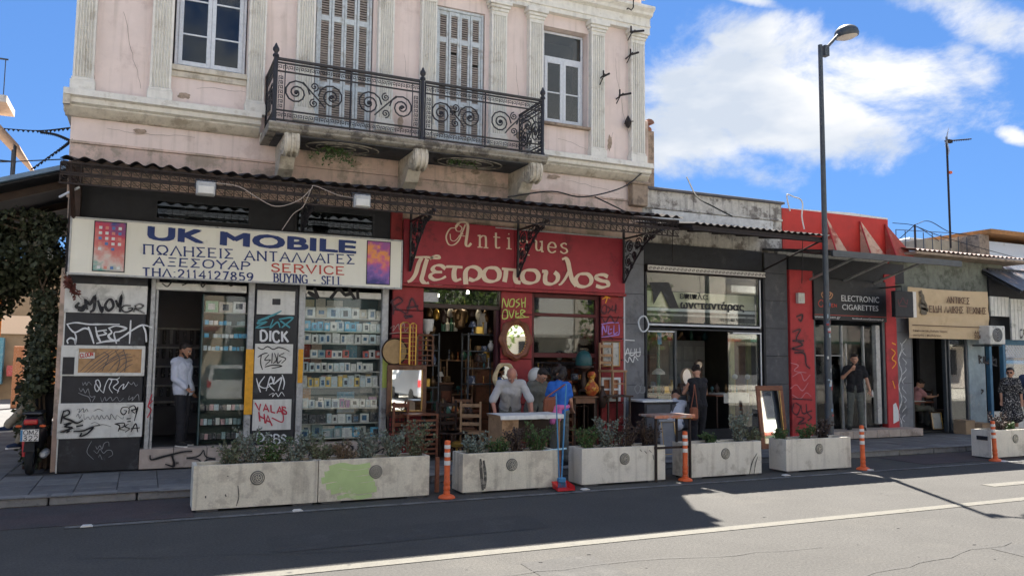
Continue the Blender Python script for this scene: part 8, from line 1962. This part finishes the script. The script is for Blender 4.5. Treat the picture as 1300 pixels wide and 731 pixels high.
    # hair
    if hair_style != 'bald':
        h = MB()
        h.ell(hp(0,-.022,.035), (.087*s,.092*s,.098*s), 18, MR); h.ell(hp(0,.035,.085), (.062*s,.05*s,.035*s), 14, MR)
        if hair_style == 'bun': h.ell(hp(0,-.12,.05), (.05*s,.045*s,.05*s), 12, MR)
        if hair_style in ('long','pony'):
            cap_seg(h, hp(0,-.08,.03), hp(0,-.12,-.1), .05*s, .05*s); cap_seg(h, hp(0,-.12,-.1), hp(0,-.10,-.30 if hair_style == 'long' else -.34), .055*s if hair_style == 'long' else .035*s, .02*s)
            if hair_style == 'long':
                for k in (-1,1): cap_seg(h, hp(k*.07,-.03,.02), hp(k*.07,-.05,-.18), .035*s, .03*s)
        if hair_style == 'curly':
            for i in range(64):
                a_ = random.uniform(0,2*PI); z_ = random.uniform(-.13,.13); r_ = .098*math.sqrt(max(.05, 1-(z_/.14)**2))
                y_ = r_*math.sin(a_)-.02
                if y_ > .055 and z_ < .06: continue
                h.ell(hp(r_*math.cos(a_), y_-.01, z_), (.038*s,.038*s,.038*s), 8, MR)
        hh = remesh(h, 'hair', hair, t, .009*s if hair_style != 'curly' else .009*s, 1, .004)
    else:
        h = MB()
        for k in (-1,1): cap_seg(h, hp(k*.079,.01,.01), hp(k*.055,-.075,.0), .016*s, .02*s)
        cap_seg(h, hp(-.055,-.075,.0), hp(.055,-.075,.0), .024*s, .024*s); remesh(h, 'hair', hair, t, .008*s, 1, .003)
    if beard:
        h = MB(); cap_seg(h, hp(-.064,.02,-.05), hp(-.035,.072,-.098), .018*s, .018*s); cap_seg(h, hp(.064,.02,-.05), hp(.035,.072,-.098), .018*s, .018*s); cap_seg(h, hp(-.035,.072,-.1), hp(.035,.072,-.1), .021*s, .021*s)
        cap_seg(h, hp(-.022,.098,-.043), hp(.022,.098,-.043), .006*s, .006*s); remesh(h, 'beard', hair, t, .008*s, 1, .003)
    if glasses:
        g = MB()
        for k in (-1,1): g.ell(hp(k*.034,.106,.008), (.024*s,.004*s,.018*s), 10, MR); g.tube([hp(k*.058,.10,.012), hp(k*.084,0,.012)], .003*s, 4)
        g.tube([hp(-.012,.108,.01), hp(.012,.108,.01)], .003*s, 4); g.build('sunglasses', K['spk'], t)
    # clothes
    g = .014; c = MB(); torso(c, g+.002); sl = {'short': .62, 'long': 2, 'none': 0, 'elbow': .95}[sleeve]
    for side in 'lr':
        a_, e_, w2 = V_[side+'sh'], V_[side+'el'], V_[side+'wr']
        if sl > 1: cap_seg(c, a_, e_, (.055+g)*s, (.043+g)*s); cap_seg(c, e_, e_+(w2-e_)*.93, (.043+g)*s, (.031+g)*s)
        elif sl > 0: cap_seg(c, a_, a_+(e_-a_)*sl, (.055+g)*s, (.052+g*1.2)*s)
    if not vest: pass
    hem = V_['pelvis']-(V_['waist']-V_['pelvis']).normalized()*.0
    if collar: cap_seg(c, V_['neck']-up*.045*s, V_['neck']-up*.005*s, .068*s, .063*s)
    remesh(c, 'shirt', top, t, vox, 4, .010)
    if skirt:
        c = MB(); c2_ = (V_['lkn']+V_['rkn'])/2
        for k in (-1,1): cap_seg(c, V_['pelvis']+sh*k*.06*s, c2_+sh*k*.10*s, .125*s, .15*s)
        remesh(c, 'skirt', bottom, t, vox, 4, .016)
    else:
        c = MB(); cap_seg(c, V_['lhip']+Vector((0,0,.03)), V_['rhip']+Vector((0,0,.03)), .108*s, .108*s); cap_seg(c, V_['waist']*.35+V_['pelvis']*.65, V_['pelvis'], .115*s, .12*s)
        for side in 'lr':
            cap_seg(c, V_[side+'hip'], V_[side+'kn'], .098*s, .071*s); cap_seg(c, V_[side+'kn'], V_[side+'an']+Vector((0,0,.02*s)), .071*s, .062*s)
        remesh(c, 'trousers', bottom, t, vox, 4, .012)
    for side in 'lr':
        c = MB(); an = V_[side+'an']; toe = V_[side+'toe']; d = (toe-an); d.z = 0; d.normalize(); z0 = an.z-.045*s
        cap_seg(c, Vector((an.x,an.y,z0+.02))-d*.03*s, Vector((an.x,an.y,z0+.005))+d*.14*s, .042*s, .034*s, 12, 4); cap_seg(c, an+Vector((0,0,-.02*s)), Vector((an.x,an.y,z0+.01))+d*.05*s, .043*s, .038*s)
        so = remesh(c, 'shoe', shoes or K['rubber'], t, .010, 2)
        MB().prism([(an.x-d.x*.06*s-d.y*.036*s, an.y-d.y*.06*s+d.x*.036*s),(an.x+d.x*.16*s-d.y*.036*s, an.y+d.y*.16*s+d.x*.036*s),(an.x+d.x*.185*s, an.y+d.y*.185*s),(an.x+d.x*.16*s+d.y*.036*s, an.y+d.y*.16*s-d.x*.036*s),(an.x-d.x*.06*s+d.y*.036*s, an.y-d.y*.06*s-d.x*.036*s)], 'z', z0-.034*s, z0-.014*s).build('sole', K['refl'] if shoes else K['rubber'], so)
    return t
def stand(x, y, z, h, yaw, lean=0.0, bend=0.0, larm=None, rarm=None, stance=.10, step=0.0, headturn=0.0, nod=0.0):
    """standing figure: yaw is where it faces (0 = towards the road); lean tips the whole upper body forward in radians"""
    s = h/1.75; f = Vector((math.sin(yaw), -math.cos(yaw), 0)); r = Vector((math.cos(yaw), math.sin(yaw), 0)); up = Vector((0,0,1))
    o = Vector((x, y, z)); pv = o+up*.93*s-f*bend*.1
    def U(dz, df=0, dr=0):  # along the leaning spine
        return pv+(up*math.cos(lean)+f*math.sin(lean))*dz*s+(f*math.cos(lean)-up*math.sin(lean))*df*s+r*dr*s
    J = dict(pelvis=pv, waist=U(.17), chest=U(.38,.0), neck=U(.55,.0), lsh=U(.485,0,-.172), rsh=U(.485,0,.172))
    n2 = lean+nod; J['head'] = J['neck']+(up*math.cos(n2)+f*math.sin(n2))*.15*s+f*.02
    for k, sg, st_ in (('l',-1,step),('r',1,-step)):
        J[k+'hip'] = pv+r*sg*.085*s-up*.03*s; J[k+'an'] = o+r*sg*stance*s+f*st_*s+up*.08*s; J[k+'kn'] = (J[k+'hip']+J[k+'an'])/2+f*.03*s; J[k+'toe'] = J[k+'an']+f*.1+r*sg*.03
    for k, sg, arm in (('l',-1,larm),('r',1,rarm)):
        if arm is None: J[k+'el'] = J[k+'sh']-up*.28*s+r*sg*.05*s-f*.02*s; J[k+'wr'] = J[k+'el']-up*.24*s+f*.05*s+r*sg*.0
        else:
            e, w_ = arm; J[k+'el'] = J[k+'sh']+(f*e[0]+r*e[1]+up*e[2])*s; J[k+'wr'] = J[k+'el']+(f*w_[0]+r*w_[1]+up*w_[2])*s
    hy = yaw+headturn; J['_face'] = (math.sin(hy)*math.cos(nod+lean*.5), -math.cos(hy)*math.cos(nod+lean*.5), -math.sin(nod+lean*.5))
    return J
def mk(label, J, **k):
    f = J.pop('_face'); return person(label, J, face=f, **k)
K['blackcloth'] = cloth('black_cloth', (.018,.018,.022)); K['greypolo'] = cloth('grey_polo_cloth', (.42,.42,.43), .06); K['whiteshirt'] = cloth('pale_blue_shirt_cloth', (.50,.54,.64), .06)
K['bluetee'] = cloth('royal_blue_cloth', (.03,.14,.52)); K['khaki'] = cloth('grey_khaki_cloth', (.14,.14,.12)); K['navycloth'] = cloth('navy_cloth', (.025,.04,.09)); K['pinkc'] = cloth('pink_cloth', (.62,.16,.38))
K['jeans'] = cloth('blue_denim', (.07,.11,.19)); K['brownbag'] = mat('brown_bag_leather', (.25,.08,.04), .6, .15, 12, .1, 50)
K['dots'] = mat('black_white_print_cloth', (.02,.02,.025), .9, .1, 9, .2, 100, c2=(.55,.53,.50), c2amt=.52, c2sc=34)
random.seed(51)
# man in the doorway, leaning back, looking down to the right
q = P(240, 562, 13.98)
mk('man in a pale blue shirt and black trousers standing in the phone shop doorway', stand(.60, 14.02, .43, 1.66, .95, lean=-.10, nod=.42, step=.04, larm=((.02,-.04,-.27),(.16,.08,-.16)), rarm=((-.02,.06,-.28),(.10,.00,-.22))),
   top=K['whiteshirt'], bottom=K['blackcloth'], skin=K['skin2'], hair=K['hair'], sleeve='long', beard=True, shoes=K['rubber'])
# old man bending over the table
q = P(655, 540, 11.75)
om = stand(5.58, 12.2, .12, 1.80, -.38, lean=.68, nod=.22, bend=.8, larm=((.02,-.12,-.27),(.14,.04,-.20)), rarm=((.0,.14,-.26),(.10,.02,-.24)))
mk('bald old man in a light grey polo shirt bending over the repair table', om, top=K['greypolo'], bottom=K['khaki'], skin=K['skin3'], hair=K['hairg'], hair_style='bald', sleeve='elbow', scale=.98)
# person behind him, only the head and shoulders show
mk('dark haired person half hidden behind the old man', stand(6.35, 12.9, .12, 1.62, .3, lean=.25, nod=.35), top=K['khaki'], bottom=K['blackcloth'], skin=K['skin'], hair=K['hair'], hair_style='short', sleeve='short')
tag(MB().ell((6.62,13.35,1.55), (.15,.15,.17), 18).lathe([(.05,-.4),(.04,-.12)], (6.62,13.35,1.55), 10).build('white_globe', K['china']), 'white round globe behind the dark haired person under the oval mirror', 'globe')
# woman in blue
J = stand(6.36, 11.95, .12, 1.62, 2.35, lean=.05, nod=.25, step=.05, headturn=-.3, rarm=((.02,.06,-.27),(.12,.02,-.20)), larm=((.05,-.03,-.27),(.16,.02,-.16)))
wm = mk('woman in a royal blue t-shirt with pink top round her waist by the broom', J, top=K['bluetee'], bottom=K['khaki'], skin=K['skin'], hair=K['hair'], hair_style='curly', sleeve='short', female=True)
c = MB(); pv = J['pelvis']
for k in range(14): a_ = 2*PI*k/14; b_ = 2*PI*(k+1)/14; cap_seg(c, pv+Vector((.15*math.cos(a_),.13*math.sin(a_),.10)), pv+Vector((.15*math.cos(b_),.13*math.sin(b_),.10)), .045, .045, 8, 3)
cap_seg(c, pv+Vector((-.12,-.08,.08)), pv+Vector((-.17,-.10,-.14)), .05, .045); cap_seg(c, pv+Vector((-.05,-.12,.06)), pv+Vector((-.07,-.14,-.10)), .045, .04)
tag(remesh(c, 'tied_top', K['pinkc'], None, .012, 3, .012), 'pink top tied around the waist of the woman in blue', 'top')
bgx = J['lsh']+Vector((-.04,-.1,0)); bag = thing('shoulder_bag', 'brown leather shoulder bag hanging at the back of the woman in blue', 'bag', (pv.x-.17, pv.y-.12, pv.z))
c = MB(); c.box(-.13, .13, -.05, .05, 0, .26); M2 = Matrix.Translation((pv.x-.23, pv.y-.08, pv.z+.01)) @ Matrix.Rotation(.35,4,'Z') @ Matrix.Rotation(.12,4,'X')
c.v = [tuple(M2 @ Vector(v)) for v in c.v]; c.build('body', K['brownbag'], bag, bev=.035)
top_ = J['rsh']+Vector((0,0,.06)); MB().tube(catmull([M2 @ Vector((-.11,0,.25)), (J['chest']+Vector((-.13,-.12,.02))), J['lsh']+Vector((.04,0,.075)), J['lsh']+Vector((.06,.10,-.05)), M2 @ Vector((.11,.02,.25))], 5), .012, 6).build('strap', K['brownbag'], bag)
# two women before the furniture shop
J = stand(9.86, 12.75, .12, 1.66, 2.9, lean=.05, nod=.3, step=.04, rarm=((.12,.08,-.24),(.20,-.10,.05)), larm=((.10,-.05,-.25),(.18,.08,.02)))
mk('dark haired woman in a black sleeveless jumpsuit seen from behind at the furniture shop', J, top=K['blackcloth'], bottom=K['blackcloth'], skin=K['skin'], hair=K['hair'], hair_style='bun', sleeve='none', female=True, collar=False)
bag = thing('handbag', 'tan handbag at the side of the woman in the black jumpsuit', 'bag', (9.62,12.6,.75)); MB().box(9.53,9.70,12.52,12.62,.74,.98).build('body', K['brownbag'], bag, bev=.03); MB().tube(catmull([(9.55,12.57,.97),(9.60,12.55,1.25),(9.66,12.6,1.40),(9.70,12.57,.97)], 5), .009, 5).build('strap', K['brownbag'], bag)
def sit(x, y, z, h, yaw, seat=.45, lean=0.1, nod=.2, larm=None, rarm=None, knee=.0, headturn=0, legdrop=1.0):
    s = h/1.75; f = Vector((math.sin(yaw), -math.cos(yaw), 0)); r = Vector((math.cos(yaw), math.sin(yaw), 0)); up = Vector((0,0,1)); pv = Vector((x,y,z+seat+.09))
    J = stand(x, y, z, h, yaw, lean, 0, larm, rarm, nod=nod, headturn=headturn); d = pv-J['pelvis']
    for k in list(J):
        if k != '_face': J[k] = J[k]+d
    for k, sg in (('l',-1),('r',1)):
        J[k+'hip'] = pv+r*sg*.09*s-up*.02; J[k+'kn'] = J[k+'hip']+f*.41*s+r*sg*.05+up*knee; J[k+'an'] = Vector((J[k+'kn'].x, J[k+'kn'].y, z+.08*s))+f*.04; J[k+'toe'] = J[k+'an']+f*.1
    return J
J = sit(9.42, 12.95, .12, 1.65, 2.4, seat=.42, lean=.55, nod=.3, larm=((.2,-.02,-.2),(.2,.05,0)), rarm=((.2,.02,-.2),(.2,-.05,0)))
mk('person in a white shirt crouching beside the woman in the black jumpsuit', J, top=K['whiteshirt'], bottom=K['jeans'], skin=K['skin'], hair=K['hair'], hair_style='short', sleeve='short')
# smoker on the step of the cigarette shop
J = stand(15.05, 13.66, .31, 1.74, -.72, nod=.05, stance=.13, rarm=((.02,.09,-.27),(.06,.05,-.24)), larm=((.12,-.10,-.22),(.10,.17,.18)))
mk('bearded man in a black t-shirt and grey trousers drinking on the cigarette shop step', J, top=K['blackcloth'], bottom=cloth('grey_trouser_cloth', (.11,.12,.11)), skin=K['skin'], hair=K['hair'], sleeve='short', beard=True)
w_ = J['rwr']; tag(MB().lathe([(.02,0),(.024,.02),(.024,.10),(.01,.13),(.01,.16)], (w_.x+.02,w_.y-.05,w_.z-.14), 10).build('water_bottle', K['china']), 'small bottle in the lowered hand of the bearded man', 'bottle')
MBs = MB(); p_ = J['chest']; 
# right hand edge: couple walking
mk('woman in a black and white spotted dress and sunglasses at the right edge', stand(19.25, 12.75, .12, 1.64, -.9, step=.1, headturn=-.2), top=K['dots'], bottom=K['dots'], skin=K['skin'], hair=K['hair'], hair_style='short', sleeve='elbow', female=True, skirt=True, glasses=True)
mk('grey haired man in a navy shirt and jeans walking at the right edge', stand(19.62, 12.5, .12, 1.74, -.7, step=-.08), top=K['navycloth'], bottom=K['jeans'], skin=K['skin'], hair=K['hairg'], hair_style='short', sleeve='long')
# woman sitting in the folk antiques shop
mk('person in a pink top sitting at the small table inside the folk antiques shop', sit(P(1166,490,14.8).x, 14.95, .15, 1.6, 1.2, seat=.45, lean=.2, nod=.35, larm=((.2,.0,-.18),(.2,.0,.02)), rarm=((.2,.0,-.18),(.2,.0,.02))), top=cloth('dusty_pink_cloth', (.50,.24,.24)), bottom=K['khaki'], skin=K['skin'], hair=K['hair'], sleeve='short', female=True)
# person resting by the scooter: legs stretched to the left
J = sit(-1.42, 14.55, .12, 1.74, -1.0, seat=.62, lean=-.05, nod=.2)
J['lkn'] = P(37,512,14.25); J['lan'] = P(10,541,14.05); J['rkn'] = P(40,522,14.3); J['ran'] = P(24,562,14.1)
for k in 'lr': J[k+'toe'] = J[k+'an']+Vector((-.1,-.06,0))
mk('person in khaki trousers and dark sneakers sitting behind the scooter under the vine', J, top=K['blackcloth'], bottom=cloth('khaki_cloth', (.30,.25,.18)), skin=K['skin2'], hair=K['hair'], sleeve='long', shoes=K['navycloth'])
tag(MB().box(-1.62, -1.22, 14.4, 14.8, .12, .62).build('wooden_crate', K['woodd'], bev=.01), 'dark wooden crate serving as a seat under the vine', 'crate')

# ================================================================ scooter with plate OMZ 322
sc_ = thing('scooter', 'dark scooter seen from behind with plate OMZ 322 parked by the corner', 'scooter', (-1.62,14.0,.12))
cx_ = P(40, 560, 13.7).x; Yr = 13.55
def wheel(yc, nm='wheel'):
    w_ = MB().lathe([(.17,-.045),(.25,-.05),(.268,-.03),(.272,0),(.268,.03),(.25,.05),(.17,.045)], (cx_, yc, .392), 24, Matrix.Rotation(PI/2,3,'Y'), capb=False, capt=False).build(nm, K['rubber'], sc_)
    MB().lathe([(.02,-.05),(.05,-.03),(.17,-.03),(.17,.03),(.05,.03),(.02,.05)], (cx_, yc, .392), 16, Matrix.Rotation(PI/2,3,'Y')).build('rim', K['steel'], w_)
wheel(Yr+.18); wheel(Yr+1.42)
bd = MB()
def sec(y, hw, z0, z1): return [(cx_-hw*.55, y, z0), (cx_-hw, y, (z0+z1)/2), (cx_-hw*.6, y, z1), (cx_+hw*.6, y, z1), (cx_+hw, y, (z0+z1)/2), (cx_+hw*.55, y, z0)]
S_ = [sec(Yr-.05,.07,.86,.93), sec(Yr+.05,.13,.74,.97), sec(Yr+.35,.17,.52,.98), sec(Yr+.75,.15,.36,.82), sec(Yr+.95,.13,.28,.42), sec(Yr+1.15,.15,.30,.95), sec(Yr+1.3,.12,.5,1.12)]
vs = [v for s in S_ for v in s]; fs = [tuple(range(5,-1,-1)), tuple(range(36,42))]
for i in range(6):
    for j in range(6): fs.append((i*6+j, i*6+(j+1) % 6, (i+1)*6+(j+1) % 6, (i+1)*6+j))
paint = mat('black_scooter_paint', (.02,.02,.025), .3, .1, 8, 0, coat=.5)
bd.add(vs, fs).build('body', paint, sc_, bev=.012)
MB().box(cx_-.12, cx_+.12, Yr+.05, Yr+.8, .985, 1.03).build('seat', K['rubber'], sc_, bev=.03)
MB().tube([(cx_-.10,Yr+.25,1.0),(cx_-.11,Yr-.02,1.02),(cx_+.11,Yr-.02,1.02),(cx_+.10,Yr+.25,1.0)], .014, 6).build('grab_rail', K['steel'], sc_)
MB().box(cx_-.09, cx_+.09, Yr-.09, Yr-.04, .86, .94).build('tail_light', mat('red_lens', (.45,.01,.01), .2, .1, 10, 0, coat=.5), sc_, bev=.015)
for k in (-1,1): MB().ell((cx_+k*.15,Yr-.05,.84), (.045,.03,.022), 10).build('indicator', K['orange'], sc_)
MB().add([(cx_-.05,Yr-.03,.85),(cx_+.05,Yr-.03,.85),(cx_+.07,Yr-.12,.48),(cx_-.07,Yr-.12,.48),(cx_-.05,Yr+.0,.85),(cx_+.05,Yr+.0,.85),(cx_+.07,Yr-.09,.48),(cx_-.07,Yr-.09,.48)], [(0,1,2,3),(7,6,5,4),(0,4,5,1),(3,2,6,7),(0,3,7,4),(1,5,6,2)]).build('mudguard', K['rubber'], sc_)
pz0, pz1 = .63, .80; px0, px1 = cx_-.115, cx_+.115; yp = Yr-.125
pt = MB().box(px0, px1, yp, yp+.006, pz0, pz1).build('number_plate', K['refl'], sc_, bev=.002); MB().box(px0+.002, px0+.028, yp-.002, yp-.0003, pz0+.004, pz1-.004).build('blue_band', K['blue'], pt)
mb = MB()
def plate(txt, x0, x1, z0, z1):
    tot = sum(GL[ch][0] for ch in txt)+.25*(len(txt)-1); k = (x1-x0)/tot; x = x0
    for ch in txt:
        for kind, pts in GL[ch][1]: ribbon(mb, [(x+GL[ch][0]*u*k, z0+(z1-z0)*v) for u, v in pts], .009, Y=yp-.002, smooth=(kind == 's'))
        x += (GL[ch][0]+.25)*k
plate('OMZ', px0+.04, px1-.01, pz0+.095, pz1-.012); plate('322', px0+.04, px1-.01, pz0+.012, pz0+.078); mb.build('plate_lettering', K['spk'], pt, smooth=False)
MB().tube([(cx_-.33,Yr+1.12,1.18),(cx_-.12,Yr+1.2,1.15),(cx_,Yr+1.25,1.12),(cx_+.12,Yr+1.2,1.15),(cx_+.33,Yr+1.12,1.18)], .016, 7).build('handlebar', K['steel'], sc_)
for k in (-1,1):
    m_ = MB().tube([(cx_+k*.22,Yr+1.18,1.16),(cx_+k*.28,Yr+1.12,1.33)], .008, 5).ell((cx_+k*.29,Yr+1.11,1.36), (.075,.012,.045), 12).build('wing_mirror', K['rubber'], sc_)
MB().lathe([(.03,0),(.055,.04),(.055,.42),(.03,.46)], (cx_+.17,Yr-.02,.42), 12, Matrix.Rotation(-PI/2,3,'X')).build('exhaust', K['alu'], sc_)
MB().tube([(cx_-.05,Yr+.6,.35),(cx_-.28,Yr+.5,.135)], .013, 6).build('kick_stand', K['steel'], sc_)
MB().tube([(cx_-.09,Yr+.22,.38),(cx_-.12,Yr+.3,.85)], .028, 8).build('shock_absorber', K['redp'], sc_)
s2_ = copy_tree(sc_); s2_.location = (-3.9, 18.5, .12); s2_.rotation_euler = (0,0,1.3); s2_['label'] = 'second dark scooter parked sideways further down the side street'
for ch in list(s2_.children):
    if ch.name.startswith('number_plate'):
        for g in list(ch.children): bpy.data.objects.remove(g)
        bpy.data.objects.remove(ch)

bpy.data.scenes.remove(TMP)
